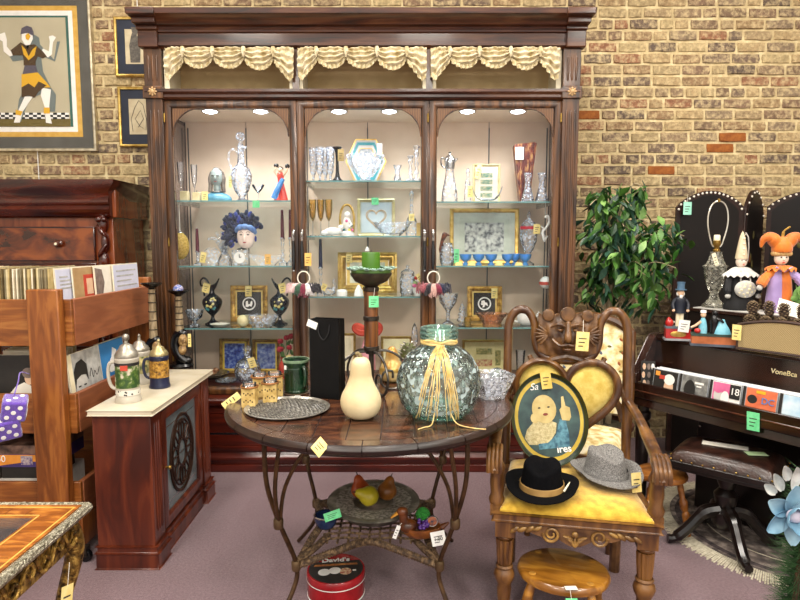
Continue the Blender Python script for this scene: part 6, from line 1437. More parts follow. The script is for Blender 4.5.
b = MB(k); b.at((0, 0, 6)).ell((0, 0, 0), (7.5, 7, 7.5), 14, 10); tag(b.build('yarn_ball', mat('yarn_green', '#1c6a20', '#2c8a30', .9, scale=90, bump=.8), None, (dl.x + 2 * k, dl.y + 6 * k, dl.z + 14.5 * k)), 'green round pouch in the duck basket', 'pouch')
t = thing('grape_cluster', 'small cluster of purple grapes in the duck basket', 'grapes', (dl.x + 2 * k, dl.y - 2 * k, dl.z + 11 * k))
rr = random.Random(9)
for j in range(22):
    b = MB(k); b.ell((rr.uniform(-5, 5), rr.uniform(-3.5, 3.5), rr.uniform(0, 8)), 1.9, 8, 6); b.build('grape', mat('grape_purple', '#3a1c5c', '#5c3888', .25), t)
t = thing('silver_locket', 'round silver-rimmed compact with coloured face in the basket', 'compact', (dl.x + 11 * k, dl.y - 3 * k, dl.z + 12 * k)); b = MB(k); b.at((0, 0, 6), (PI / 2, 0, 0)).lathe([(5.4, -1), (6, 0), (5.4, 1), (4.6, .8)], 24); b.build('rim', SILVER, t); b = MB(k); b.at((0, -.6, 6), (PI / 2, 0, 0)).lathe([(4.7, -.3), (4.7, .2), (0, .25)], 20); b.build('face', mat('compact_face', '#2c3c50', '#c07040', .3, scale=60), t)
# blue tumbler behind
t, k = onS('blue_dish', 'dark blue and white enamel dish with a green tag on the shelf', 'dish', 326, 527)
b = MB(k); b.vessel([(7, 0), (10, 3), (11.5, 9), (11.8, 13)], 26, .8); b.build('body', mat('blue_enamel', '#1c2a4a', '#2c3c60', .2), t); b = MB(k); b.band([(11.9, 11.8), (12.3, 12.8), (11.6, 13.6), (10.8, 13)], 26); b.build('rim', SILVER, t)
price_tag(t, (7 * k, -12.5 * k, 22 * k), 17 * k, 8 * k, TAGG, (-.4, -.35, 0))
# red cookie tin on the floor
Yt = 2.45; t = thing('cookie_tin', 'round red cookie tin with dark printed lid', 'tin', (X(336, Yt, .1), Yt, 0.0), .12); r = .122; h = .108
RED = mat('tin_red', '#8c0c14', '#a81820', .25, coat=.4)
b = MB(); b.lathe([(r - .003, .0), (r, .003), (r, h - .03)], 44); b.build('body', RED, t)
b = MB(); b.lathe([(r + .002, h - .036), (r + .003, h - .034), (r + .003, h - .004), (r, h), (0, h)], 44); lid = b.build('lid', RED, t)
b = MB(); b.band([(r + .0035, h - .034), (r + .004, h - .032), (r + .0035, h - .030)], 44); b.build('rim_line', WHITE, lid)
b = MB(); b.band([(r + .0, .002), (r + .002, .005), (r, .009)], 44); b.build('base_line', WHITE, t)
b = MB(); b.prism([(r * .95 * math.cos(a), r * .95 * math.sin(a)) for a in [PI + i * PI / 20 - .5 + (i / 20) * 1.0 - .0 for i in range(21)]], h, h + .0006, 'xy'); b.build('print_dark', BLKP, lid, smooth=False)
for q_, (x_, y_) in enumerate(((-.05, -.028), (-.005, -.02), (.04, -.03))):
    b = MB(); b.at((x_, y_, h + .0008)).lathe([(.026, 0), (.026, .0006), (0, .0008)], 20); b.build('print_cookie', WHITE if q_ < 2 else mat('print_cookie', '#d8c8a0', '#a04030', .6, scale=90), lid, smooth=False)
b = MB(); b.box(.07, .085, -.03, -.02, h + .0006, h + .0012); b.build('print_white', WHITE, lid)
b = MB(); b.prism([(-.09, .035), (.09, .035), (.095, .02), (-.095, .02)], h, h + .0007, 'xy'); b.build('print_brown', mat('print_crust', '#8a4a18', '#c08040', .6, scale=60), lid, smooth=False)
text('lettering', "David's", .042, WHITE, lid, (0, .052, h + .001), (0, 0, 0), bold=.0012)
# ------------------------------------------------------------------ carved armchair with heart shaped back
OAK = mat('carved_oak', '#3e220e', '#7a5226', .36, kind='wood', scale=4, stretch=(4, 4, 1), coat=.25, c3='#5a3818'); OAKD = mat('carved_oak_dark', '#40260f', '#7a5530', .4, scale=18, bump=.3, coat=.2)
YVEL = mat('yellow_velvet', '#c8aa48', '#e0c86c', .85, scale=30, sheen=.5, bump=.2, bscale=160); YVELS = mat('gold_velvet', '#b88c1c', '#d8b036', .85, scale=30, sheen=.5, bump=.2, bscale=160)
ac = thing('carved_armchair', 'carved wooden armchair with heart-shaped yellow velvet back', 'chair', (.70, 2.40, 0), math.radians(-11))
SZ = .50
# front legs: turned and fluted
for s in (-1, 1):
    b = MB(); b.at((s * .255, -.25, 0)); b.box(-.036, .036, -.036, .036, .39, .47); b.lathe([(.03, .375), (.034, .385), (.03, .39)], 18)
    b.lathe([(.022, 0), (.026, .03), (.024, .06), (.022, .10), (.028, .17), (.026, .19), (.036, .21), (.041, .228), (.036, .245), (.027, .255), (.025, .265)], 18)
    b.lathe([(.025, .265), (.029, .32), (.031, .37)], 24, lobes=12, lamp=.16); lg = b.build('leg', OAK, ac)
    b = MB(); b.at((s * .255, -.25, 0)); b.band([(.031, .255), (.034, .262), (.030, .27)], 18); b.build('leg_ring', OAKD, lg)
for s in (-1, 1):
    b = MB(); b.tube([(s * .235, .27, .0), (s * .235, .25, .25), (s * .235, .245, .5)], .024, 8); b.build('rear_leg', OAKD, ac)
# seat rails and carved apron
b = MB(); b.prism([(-.30, -.29), (.30, -.29), (.265, .28), (-.265, .28)], .455, .485, 'xy'); b.build('seat_frame', OAK, ac, bevel=.006)
pts = [(-.25, .455), (-.25, .42)]
for i in range(21):
    u = i / 20; x = mix(-.21, .21, u); pts.append((x, .425 - .05 * math.exp(-((u - .5) / .16) ** 2) - .018 * math.exp(-((u - .2) / .08) ** 2) - .018 * math.exp(-((u - .8) / .08) ** 2)))
pts += [(.25, .42), (.25, .455)]
b = MB(); b.prism(pts, -.285, -.265); ap = b.build('apron', OAKD, ac)
def scroll(b, cx, cz, r, y, s, turns=1.6, th=.006):
    P = [(cx + s * r * (1 - .75 * i / 30) * math.cos(i / 30 * turns * 2 * PI + PI), y, cz + r * (1 - .75 * i / 30) * math.sin(i / 30 * turns * 2 * PI + PI)) for i in range(31)]
    b.tube(P, [th * (1 - .4 * i / 30) for i in range(31)], 7)
CARV = mat('carving_oak', '#5a3a14', '#a07a3c', .4, scale=30, coat=.2)
for s in (-1, 1):
    b = MB(); scroll(b, s * .085, .42, .031, -.289, -s); b.build('carved_scroll', CARV, ap)
    for j in range(4):
        b = MB(); b.at((s * (.135 + .028 * j), -.288, .436 - .004 * j), (0, s * (.5 + .2 * (j % 2)), 0)).ell((0, 0, 0), (.02, .006, .009), 10, 6); b.build('carved_leaf', CARV, ap)
for j in range(7):
    a = (j - 3) * .42; b = MB(); b.at((math.sin(a) * .026, -.289, .40 + .02 - math.cos(a) * .026), (0, a, 0)).ell((0, 0, 0), (.006, .006, .02), 8, 6); b.build('carved_petal', CARV, ap)
b = MB(); b.ell((0, -.289, .425), (.012, .008, .012)); b.build('carved_boss', CARV, ap)
b = MB()
def seatf(u, v):
    u = .5 - .5 * math.cos(PI * u); v = .5 - .5 * math.cos(PI * v)
    x = mix(-1, 1, u); y = mix(-.275, .24, v); w = mix(.275, .24, v)
    e = (1 - abs(x) ** 6) * (1 - abs(2 * v - 1) ** 6)
    return (x * w, y, .493 + .042 * max(e, 0) ** .5)
b.grid(seatf, 28, 24); b.prism([(-.275, -.275), (.275, -.275), (.24, .24), (-.24, .24)], .486, .4935, 'xy'); b.build('seat_cushion', YVELS, ac, angle=32)
# back: two tall looped posts, carved crest, heart panel
BYp = .275
for s in (-1, 1):
    b = MB(); p = spline([(s * .265, .25, .485), (s * .262, .27, .7), (s * .262, BYp + .02, 1.02), (s * .258, BYp + .035, 1.13), (s * .225, BYp + .04, 1.185), (s * .178, BYp + .04, 1.185), (s * .145, BYp + .035, 1.13), (s * .138, BYp + .03, 1.04), (s * .11, BYp + .025, .985), (s * .05, BYp + .02, .965), (s * .0, BYp + .02, .962)], 8)
    b.tube(p, [.0195] * 40 + [.018] * (len(p) - 40), 10); b.build('back_post', OAK, ac)
b = MB()
def crest(u, v):
    x = mix(-.128, .128, u); top = 1.165 + .012 * math.sin(u * 3 * 2 * PI + 1.57) ; z_ = mix(.975 + .03 * (2 * u - 1) ** 2, top, v)
    y = BYp + .005 - .022 * math.sin(PI * u) * math.sin(PI * min(1, v * 1.05)) - .004 * math.sin(40 * u) * math.sin(11 * v)
    return (x, y, z_)
b.sheet(crest, 40, 24, .03); cr = b.build('crest', OAKD, ac)
b = MB(); b.tube(spline([(0, BYp - .02, 1.145), (0, BYp - .034, 1.11), (0, BYp - .048, 1.075), (0, BYp - .03, 1.062)]), [.011, .012, .012, .013, .013, .013, .014, .014, .015, .015, .016, .016, .016, .016, .016, .016, .015, .014, .012], 10); b.build('carved_nose', OAKD, cr)
for s in (-1, 1):
    b = MB(); b.tube(spline([(s * .012, BYp - .026, 1.125), (s * .04, BYp - .03, 1.135), (s * .075, BYp - .018, 1.12)]), [.008] * 8 + [.005] * 5, 8); b.build('carved_brow', OAKD, cr)
    b = MB(); b.ell((s * .034, BYp - .022, 1.108), (.013, .008, .007)); b.build('carved_eye', OAK, cr)
    b = MB(); b.tube(spline([(0, BYp - .036, 1.045), (s * .03, BYp - .034, 1.04), (s * .05, BYp - .026, 1.052), (s * .065, BYp - .018, 1.066)]), .007, 8); b.build('carved_moustache', OAK, cr)
    for j in range(6):
        b = MB(); a = -.9 + j * .33; b.at((s * (.085 + .03 * math.cos(a)), BYp - .012, 1.085 + .034 * math.sin(a)), (0, -s * a, 0)).ell((0, 0, 0), (.03, .008, .0075), 10, 6); b.build('carved_feather', OAKD, cr)
    b = MB(); b.at((s * .085, BYp + .0, 1.172), (PI / 2, 0, 0)).lathe([(.0, -.016), (.024, -.014), (.028, 0), (.024, .014), (.01, .018), (0, .016)], 20); b.build('crest_volute', OAKD, cr)
b = MB(); b.ell((0, BYp - .03, 1.022), (.022, .012, .008)); b.build('carved_lip', OAK, cr)
b = MB(); b.at((0, BYp + .0, 1.178), (PI / 2, 0, 0)).lathe([(.0, -.014), (.03, -.012), (.034, 0), (.03, .014), (0, .018)], 20); b.build('crest_volute', OAKD, cr)
for s in (-1, 1):
    b = MB(); b.tube(spline([(0, BYp + .005, .985), (s * .05, BYp - .005, .975), (s * .1, BYp - .002, .955), (s * .15, BYp + .005, .962), (s * .165, BYp + .01, .985)]), [.016] * 12 + [.012] * 12 + [.008], 8); b.build('carved_garland', OAKD, cr)
def heart2(sx, sz, cz, n=64):
    out = []
    for i in range(n):
        a = 2 * PI * i / n; x = 16 * math.sin(a) ** 3; z_ = 13 * math.cos(a) - 5 * math.cos(2 * a) - 2 * math.cos(3 * a) - math.cos(4 * a)
        out.append((x / 16 * sx, cz + z_ / 16 * sz))
    return out
hp = heart2(.222, .222, .80)
b = MB(); b.tube([(x, BYp + .0 - .02 * (1 - min(1, abs(z_ - .75) * 2)), z_) for x, z_ in hp], .0155, 10, closed=True, flat=1.2); b.build('heart_frame', OAK, ac)
ho = heart2(.212, .212, .80); n = len(ho); cen = (0, .78)
vs = []; fs = []
for r_ in range(7):
    q_ = 1 - r_ / 7; 
    for (x, z_) in ho: vs.append((x * q_, BYp + .005 - .03 * (1 - q_ ** 4), cen[1] + (z_ - cen[1]) * q_))
vs.append((0, BYp - .026, cen[1]))
for r_ in range(6):
    for i in range(n): fs.append((r_ * n + i, r_ * n + (i + 1) % n, (r_ + 1) * n + (i + 1) % n, (r_ + 1) * n + i))
for i in range(n): fs.append((6 * n + i, 6 * n + (i + 1) % n, 7 * n))
b = MB(); b.add(vs, fs); b.prism(ho, BYp + .02, BYp + .006); b.build('heart_cushion', YVEL, ac, angle=60)
for s in (-1, 1):
    b = MB(); b.tube(spline([(s * .205, BYp, .80), (s * .235, BYp + .005, .76), (s * .25, BYp, .70)]), .016, 8); b.tube(spline([(s * .21, BYp, .86), (s * .24, BYp, .84), (s * .255, BYp, .80)]), .013, 8); b.build('side_bracket', OAKD, ac)
# arms
for s in (-1, 1):
    b = MB(); p = spline([(s * .262, .265, .80), (s * .28, .16, .775), (s * .295, .02, .735), (s * .303, -.10, .70), (s * .30, -.19, .69), (s * .298, -.25, .675), (s * .296, -.275, .64)], 6)
    b.tube(p, [.021] * 12 + [.025] * 12 + [.031] * 8 + [.033] * 5, 10, flat=.8); b.build('arm', OAK, ac)
    for j in range(4):
        b = MB(); xx = s * .298 + (j - 1.5) * .015; b.tube(spline([(xx, -.20, .718), (xx, -.25, .708), (xx, -.285, .675), (xx, -.288, .64)]), .0085, 7); b.build('arm_knuckle', OAK, ac)
    b = MB(); b.at((s * .288, -.235, 0)); b.box(-.024, .024, -.024, .024, .46, .503); b.lathe([(.026, .50), (.03, .52), (.022, .54), (.026, .58), (.024, .62), (.03, .645), (.02, .67)], 16, lobes=10, lamp=.1); b.build('arm_support', OAK, ac)
price_tag(ac, (.062, BYp - .055, 1.108), .055, .085, TAGY, (0, .04, 0), cord=(0, .02, .05))
# tin tray leaning on the back
Yt = 2.50; zt_ = SZ + .035
tr = thing('oval_tin_tray', 'oval dark green advertising tin tray with a smiling child', 'tray', (X(557.5, 2.50, .7), 2.51, SZ + .037), math.radians(-6))
tr.rotation_euler = (math.radians(-15), math.radians(-8), math.radians(-6))
TG = mat('tray_green', '#101c14', '#24382a', .35, scale=12, coat=.3); TGM = mat('tray_mid_green', '#1c3034', '#3a5450', .5, scale=14); TYE = mat('tray_yellow', '#b89a2c', '#d0b444', .5, scale=14)
A, B = .163, .201
def oval(f, n=48): return [(A * f * math.cos(2 * PI * i / n), B + B * f * math.sin(2 * PI * i / n)) for i in range(n)]
b = MB(); n = 48; rings = [(1.0, -.028), (1.0, -.022), (.95, -.002), (.9, .0), (.9, .004), (1.0, -.018)]
vs = [(A * f * math.cos(2 * PI * i / n), y, B + B * f * math.sin(2 * PI * i / n)) for f, y in rings for i in range(n)]
fs = [(j * n + i, j * n + (i + 1) % n, ((j + 1) % 6) * n + (i + 1) % n, ((j + 1) % 6) * n + i) for j in range(6) for i in range(n)]
b.add(vs, fs); b.build('rim', TG, tr)
b = MB(); b.prism(oval(.91), .0, .003); b.build('field', TYE, tr, smooth=False)
b = MB(); b.prism(oval(.81), -.0012, -.0002); b.build('inner_field', TGM, tr, smooth=False)
BABY = mat('tray_flesh', '#b09a5c', '#cbb67a', .5, scale=20); LACE = mat('tray_lace', '#a89868', '#c8bc90', .6, scale=70, bump=.5)
def tp(name, m, pts, y): b = MB(); b.prism([(x, z_) for x, z_ in pts], y - .0008, y); return b.build(name, m, tr, smooth=False)
def el(cx, cz, rx, rz_, n=24): return [(cx + rx * math.cos(2 * PI * i / n), cz + rz_ * math.sin(2 * PI * i / n)) for i in range(n)]
tp('print_dress', LACE, [(-.10, .10), (-.02, .09), (.02, .14), (.03, .18), (-.02, .205), (-.06, .20), (-.10, .165), (-.115, .13)], -.0015)
tp('print_blue_cloth', mat('tray_blue', '#1c4a60', '#5c90a0', .5, scale=50), [(-.06, .075), (.07, .075), (.075, .13), (.07, .19), (.045, .195), (.02, .13), (-.02, .10), (-.06, .10)], -.0018)
tp('print_head', BABY, el(-.015, .245, .052, .062), -.0026); tp('print_curl', BABY, el(-.06, .21, .018, .022), -.0022)
tp('print_hand', BABY, [(.055, .19), (.05, .235), (.06, .245), (.065, .29), (.075, .292), (.078, .25), (.095, .24), (.095, .2), (.085, .185)], -.0026)
for s in (-1, 1): tp('print_eye', INK, el(-.015 + s * .02, .252, .006, .0035), -.0036)
tp('print_mouth', mat('tray_mouth', '#7a3020', rough=.5), el(-.012, .222, .011, .006), -.0036)
text('lettering', 'Sa', .042, WHITE, tr, (-.045, -.002, .332), shear=.3); text('lettering', 'ires', .042, WHITE, tr, (.045, -.002, .055), bold=.0008)
price_tag(tr, (.01, -.03, .405), .045, .075, mat('tag_gold', '#c8a848', '#dcc068', .7), (.1, 0, 0))
# hats on the seat
def hat(name, label, x, y, z_, rz, m, bandm, lean, k=1.0):
    t = thing(name, label, 'hat', (x, y, z_), rz); t.rotation_euler = (lean, 0, rz)
    def brim(u, v):
        a = u * 2 * PI; rx = mix(.088, .148, v) * k; ry = mix(.10, .168, v) * k
        z0 = .006 + (.022 * v * abs(math.cos(a)) ** 2 * (1 if math.sin(a) > -.3 else .6) - .012 * v * max(0, -math.sin(a))) + .010 * v
        return (rx * math.cos(a), ry * math.sin(a), z0 + .006)
    b = MB(); b.sheet(brim, 44, 6, .004, (0, 0, 1)); b.build('brim', m, t, angle=80)
    vs = []; n = 40; rows_ = 12; fs = []
    for j in range(rows_ + 1):
        v = j / rows_
        for i in range(n):
            a = 2 * PI * i / n; f = (1 - .2 * v) * (1.0 if v < .8 else math.sqrt(max(0, 1 - ((v - .8) / .2) ** 2 * .8)))
            if j == rows_: f *= .55
            pinch = 1 - .28 * v * max(0, -math.sin(a)) ** 2 * abs(math.cos(a)) * 2
            x_ = .089 * k * f * math.cos(a) * pinch; y_ = .102 * k * f * math.sin(a)
            zz = .012 + .112 * k * min(1, v * 1.08) + (-.03 * k * math.exp(-(x_ / (.03 * k)) ** 2) * max(0, v - .7) / .3) + .012 * math.sin(a) * v
            vs.append((x_, y_, zz))
    fs = [(j * n + i, j * n + (i + 1) % n, (j + 1) * n + (i + 1) % n, (j + 1) * n + i) for j in range(rows_) for i in range(n)]
    vs.append((0, 0, .012 + .112 * k - .035 * k)); fs += [(rows_ * n + i, rows_ * n + (i + 1) % n, len(vs) - 1) for i in range(n)]
    b = MB(); b.add(vs, fs); b.build('crown', m, t, angle=80)
    b = MB(); b.band([(.0905 * k, .014), (.092 * k, .016), (.0895 * k, .038 if bandm is not m else .034), (.087 * k, .039)], 40, ey=1.14); b.build('hat_band', bandm, t)
    return t
FELT = mat('black_felt', '#040406', '#08080b', .95, scale=120, bump=.3, spec=.1); TWEED = mat('grey_tweed', '#5c5a58', '#8a8886', .95, kind='checker', scale=340, bump=.4)
TWEED2 = mat('grey_tweed_mix', '#4c4a49', '#8f8d8a', .95, scale=230, detail=6, bump=.4)
sd = SZ + .028
h1 = hat('black_fedora', 'black felt fedora with a tan ribbon band on yellow seat', X(541, 2.26, sd), 2.25, sd + .01, -.35, FELT, mat('tan_band', '#8a6a38', '#a48048', .6), 0, .94)
b = MB(); b.tube([(.087, -.05, .03), (.10, -.035, .05), (.107, -.03, .062)], [.004, .003, .001], 6); b.build('feather', CREAM, h1)
h2 = hat('grey_trilby', 'grey tweed trilby with a yellow tag on yellow seat', X(606, 2.36, sd), 2.365, sd + .02, .25, TWEED2, TWEED2, 0, .92)
price_tag(h2, (.045, -.13, .062), .042, .075, TAGY, (-.15, 0, 0))
# low oval stool under the chair
Ys = YD(567, .25); st = thing('oval_stool', 'low oval pine stool under the armchair', 'stool', (X(563, Ys, .25), Ys, 0), -.35)
PINES = mat('stool_pine', '#7a4c14', '#b8822e', .3, kind='wood', scale=4, stretch=(1, 5, 5), coat=.5, c3='#986420')
b = MB(); b.lathe([(.152, .215), (.163, .22), (.167, .232), (.163, .244), (.155, .25), (0, .25)], 40, ex=1.05, ey=.92); top = b.build('seat', PINES, st)
for (sx, sy) in ((-1, -1), (1, -1), (-1, 1), (1, 1)):
    b = MB(); b.tube([(sx * .15, sy * .12, .008), (sx * .14, sy * .112, .05), (sx * .13, sy * .104, .09), (sx * .125, sy * .1, .13), (sx * .115, sy * .092, .18), (sx * .105, sy * .085, .217)], [.013, .018, .015, .021, .018, .014], 12); b.build('leg', PINES, st)
    b = MB(); b.lathe([(.014, .2502), (.013, .2508), (0, .251)], 14, (sx * .105, sy * .085, 0)); b.build('peg_end', mat('peg_pine', '#a8742c', '#c89444', .3, coat=.4), st)
price_tag(st, (.045, -.178, .236), .042, .055, TAGG, (-.2, 0, .35), cord=(-.005, .0, .035))
b = MB(); b.at((.04, -.14, .252), (0, 0, .4)).box(-.022, .022, -.012, .012, 0, .001); b.build('paper_slip', PAPER, st)

# ------------------------------------------------------------------ second chair behind, floral upholstery
UPH = mat('floral_tapestry', '#b89a5c', '#e6dcc0', .9, scale=26, c3='#d8c894', detail=2); 
c2 = thing('upholstered_chair', 'wooden chair with floral tapestry back and seat behind the armchair', 'chair', (.93, 3.05, 0), math.radians(-28))
b = MB(); b.prism([(-.22, -.24), (.24, -.24), (.22, .2), (-.22, .2)], .44, .48, 'xy'); b.build('seat_frame', OAKD, c2, bevel=.005)
b = MB(); b.grid(lambda u, v: (mix(-.215, .225, u), mix(-.23, .19, v), .481 + .05 * (max(0, (1 - abs(2 * u - 1) ** 5) * (1 - abs(2 * v - 1) ** 5))) ** .5), 16, 16); b.prism([(-.215, -.23), (.225, -.23), (.21, .19), (-.21, .19)], .478, .482, 'xy'); b.build('seat_cushion', UPH, c2)
for s in (-1, 1):
    b = MB(); b.tube(spline([(s * .215, .21, 0), (s * .215, .19, .45), (s * .22, .22, .7), (s * .21, .28, 1.02)]), .022, 8); b.build('back_post', OAK, c2)
    b = MB(); b.tube([(s * .2, -.21, 0), (s * .205, -.21, .45)], [.016, .024], 10); b.build('front_leg', OAK, c2)
b = MB(); b.tube(spline([(-.215, .28, 1.01), (-.12, .29, 1.07), (0, .29, 1.09), (.12, .29, 1.07), (.215, .28, 1.01)]), .024, 8); b.build('top_rail', OAK, c2)
def bkf(u, v): z_ = mix(.58, 1.03 + .04 * math.sin(PI * u), v); return (mix(-.195, .195, u), .20 + .09 * (max(0, z_ - .58) / .48) ** 1.3 - .025 * math.sin(PI * u) * math.sin(PI * v), z_)
b = MB(); b.sheet(bkf, 16, 18, .02); bk = b.build('back_cushion', UPH, c2, angle=70)
rr = random.Random(21)
for j in range(40):
    u, v = rr.random(), rr.random(); p = bkf(.06 + .88 * u, .05 + .9 * v)
    b = MB(); b.at((p[0], p[1] - .002, p[2]), (0, rr.uniform(-1.5, 1.5), 0)).ell((0, 0, 0), (.012, .002, .007), 8, 5); b.build('woven_flower', (mat('weave_blue', '#5c6478', rough=.9), mat('weave_olive', '#6e6a34', rough=.9), mat('weave_rust', '#9a5a34', rough=.9), WHITE)[j % 4], bk)
for j in range(14):
    p = bkf(.995, .05 + .9 * j / 13); b = MB(); b.ell((p[0] + .012, p[1] - .006, p[2]), .006, 8, 6); b.build('nail_head', mat('nail_ivory', '#d8d4c8', '#e8e4da', .3, .3), c2)
price_tag(c2, (-.12, .20, .98), .035, .05, YMAT); price_tag(c2, (-.12, .195, .93), .035, .035, TAGG)

# ------------------------------------------------------------------ ficus tree beside the cabinet
fx = thing('ficus_tree', 'leafy green artificial ficus tree beside the cabinet', 'tree', (X(606, 3.95, .9), 3.92, 0))
b = MB(); b.vessel([(.13, 0), (.15, .02), (.17, .26), (.185, .27), (.185, .30), (.17, .31)], 28, .012); b.build('pot', mat('terracotta_dark', '#4a2a1c', '#6a4030', .7, scale=12), fx)
b = MB(); b.lathe([(0, .27), (.155, .27), (.155, .28), (0, .29)], 24); b.build('soil', mat('soil_moss', '#2a2418', '#4a4430', .95, scale=40), fx)
BARK = mat('ficus_bark', '#8a7a60', '#b8a888', .8, scale=25, stretch=(3, 3, .6))
for (ox, oy) in ((-.03, 0), (.03, .02)):
    b = MB(); b.tube(spline([(ox, oy, .27), (ox * 1.5, oy, .7), (ox * .6, oy + .01, 1.1), (ox * 1.4, oy, 1.45), (ox * 2, oy, 1.7)]), [.02] * 10 + [.016] * 10 + [.012] * 5, 9); b.build('trunk', BARK, fx)
rr = random.Random(17)
tips = []
for j in range(62):
    px = rr.uniform(572, 662); py = rr.uniform(192, 318)
    if px > 640 and not (205 < py < 290): py = rr.uniform(215, 280)
    if (px - 605) ** 2 / 50 ** 2 + (py - 243) ** 2 / 60 ** 2 > 1.05: continue
    Yq = 3.92 + rr.uniform(-.30, .30); z_ = Z(py, Yq); x_ = X(px, Yq, z_) - fx.location.x; tips.append((max(x_, 1.25 - fx.location.x), Yq - 3.92, z_))
for (px, py) in ((645, 190), (650, 198), (672, 246), (676, 232), (668, 262), (676, 268), (664, 240), (684, 236), (656, 285), (672, 280), (640, 300), (590, 205), (580, 230), (652, 225), (658, 300)):
    Yq = 3.88 + rr.uniform(-.2, .1); z_ = Z(py, Yq); tips.append((X(px, Yq, z_) - fx.location.x, Yq - 3.92, z_))
LM = [mat('ficus_leaf_%d' % i, a, c, .38, scale=14) for i, (a, c) in enumerate((('#244a18', '#3c6c28'), ('#345e22', '#5a8a3a'), ('#1c3c2c', '#3c6050'), ('#4c7a34', '#86ac60'), ('#16301a', '#2c5030')))]
leafmesh = []
for q_ in range(5):
    b = MB(); L = .085
    pr = [(0, 0), (.22, .55), (.48, 1.0), (.75, .72), (1, 0)]
    vs = []; fs = []
    for (u, w) in pr: vs += [(-.019 * w, u * L, .004 * w - .018 * u * u), (0, u * L, -.018 * u * u - .002), (.019 * w, u * L, .004 * w - .018 * u * u)]
    for i in range(4): fs += [(i * 3, i * 3 + 1, i * 3 + 4, i * 3 + 3), (i * 3 + 1, i * 3 + 2, i * 3 + 5, i * 3 + 4)]
    vs2 = vs + [(x, y, z - .0008) for x, y, z in vs]; m_ = len(vs)
    fs2 = fs + [tuple(i + m_ for i in reversed(f)) for f in fs]
    me = bpy.data.meshes.new('leaf'); me.from_pydata(vs2, [], fs2); me.materials.append(LM[q_]); leafmesh.append(me)
nleaf = 0; extra = [MB() for _ in range(5)]
for (tx, ty, tz_) in tips:
    b = MB(); b.tube(spline([(tx * .15, ty * .15, min(1.55, max(.9, tz_ - .15))), (tx * .6, ty * .6, tz_ + .03), (tx, ty, tz_)], 5), [.006] * 5 + [.003] * 6, 5); b.build('twig', BARK, fx)
    for j in range(16):
        u = rr.uniform(.45, 1.05); p = Vector((mix(tx * .15, tx, u), mix(ty * .15, ty, u), tz_ + rr.uniform(-.05, .07))) + Vector((rr.uniform(-.06, .06), rr.uniform(-.06, .06), 0)); p.x = max(p.x, 1.23 - fx.location.x)
        e = Euler((rr.uniform(-1.5, -.2), rr.uniform(-.6, .6), rr.uniform(0, 2 * PI)))
        sc = rr.uniform(.85, 1.35); w = rr.randrange(5) if p.y < .05 or rr.random() < .5 else (0, 2, 4)[rr.randrange(3)]
        if nleaf < 299 and p.y < .14:
            o = bpy.data.objects.new('leaf', leafmesh[w]); COL.objects.link(o); o.parent = fx; o.location = p; o.rotation_euler = e; o.scale = (sc, sc, sc); nleaf += 1
        else:
            mm = extra[w]; mm.M = Matrix.Translation(p) @ e.to_matrix().to_4x4() @ Matrix.Scale(sc, 4); mm.add([v.co[:] for v in leafmesh[w].vertices], [tuple(pp.vertices) for pp in leafmesh[w].polygons])
for w in range(5):
    if extra[w].v: o = extra[w].build('foliage', LM[w], fx); o['kind'] = 'stuff'
# ------------------------------------------------------------------ black folding screen
LACQ = mat('black_lacquer', '#080504', '#140c08', .35, scale=3, spec=.25); LACQR = mat('lacquer_rim', '#1e0e0a', '#2e1812', .4, spec=.3); STUD = mat('pearl_stud', '#d8cfc0', '#f0e8da', .25)
fs_ = thing('folding_screen', 'black lacquered folding screen with arched studded panels', 'screen', (2.33, 4.10, 0))
pan = [((1.88, 4.12), (2.315, 4.08), 1.845), ((2.33, 4.08), (2.62, 4.36), 1.86), ((2.64, 4.36), (3.10, 4.06), 1.86)]
for i, (p, q_, top) in enumerate(pan):
    L = math.hypot(q_[0] - p[0], q_[1] - p[1]); ang = math.atan2(q_[1] - p[1], q_[0] - p[0]); sh = .11 if i != 1 else .16
    def arch(w0, w1, zt, n=16): return [(w0, .03), (w1, .03)] + [(w1 - (w1 - w0) * j / n, zt - sh + sh * math.sin(PI * j / n) ** .75) for j in range(n + 1)]
    b = MB(); b.at((p[0] - 2.33, p[1] - 4.10, 0), (0, 0, ang)).prism(arch(0, L, top), 0, .022); pn = b.build('panel', LACQR, fs_)
    b = MB(); b.at((p[0] - 2.33, p[1] - 4.10, 0), (0, 0, ang)).prism(arch(.03, L - .03, top - .03), -.003, .001); b.build('field', LACQ, pn)
    for j in range(17 if i != 1 else 9):
        nn = 16 if i != 1 else 8; x_ = L - L * j / nn; z_ = top - sh + sh * math.sin(PI * j / nn) ** .75 - .014
        x_ = min(max(x_, .014), L - .014)
        b = MB(); b.at((p[0] - 2.33, p[1] - 4.10, 0), (0, 0, ang)).ell((x_, -.004, z_), (.008, .006, .008), 10, 6); b.build('stud', STUD, pn)
    for zz in (.6, .95, 1.3, 1.55):
        b = MB(); b.at((p[0] - 2.33, p[1] - 4.10, 0), (0, 0, ang)).ell((.014, -.004, zz), (.008, .006, .008), 10, 6); b.build('stud', STUD, pn)
    rr = random.Random(30 + i)
    for j in range(10 if i else 0):
        b = MB(); b.at((p[0] - 2.33, p[1] - 4.10, 0), (0, 0, ang)); b.ell((L * rr.uniform(.2, .8), -.004, rr.uniform(.9, 1.55)), (.018, .004, .03), 8, 6); b.build('inlaid_flower', (mat('inlay_rust', '#4a2010', '#6a3418', .4), mat('inlay_olive', '#3a3414', '#544c20', .4), mat('inlay_pearl', '#b8b0a0', '#d8d0c0', .3))[(j + i) % 3 if j % 5 == 0 else (j % 2)], pn)
price_tag(fs_, (X(688, 4.06, 1.7) - 2.33, -.03, Z(202, 4.07)), .055, .085, mat('tag_mint', '#8ad0b8', '#a4e0ca', .7), cord=(0, .01, .05))

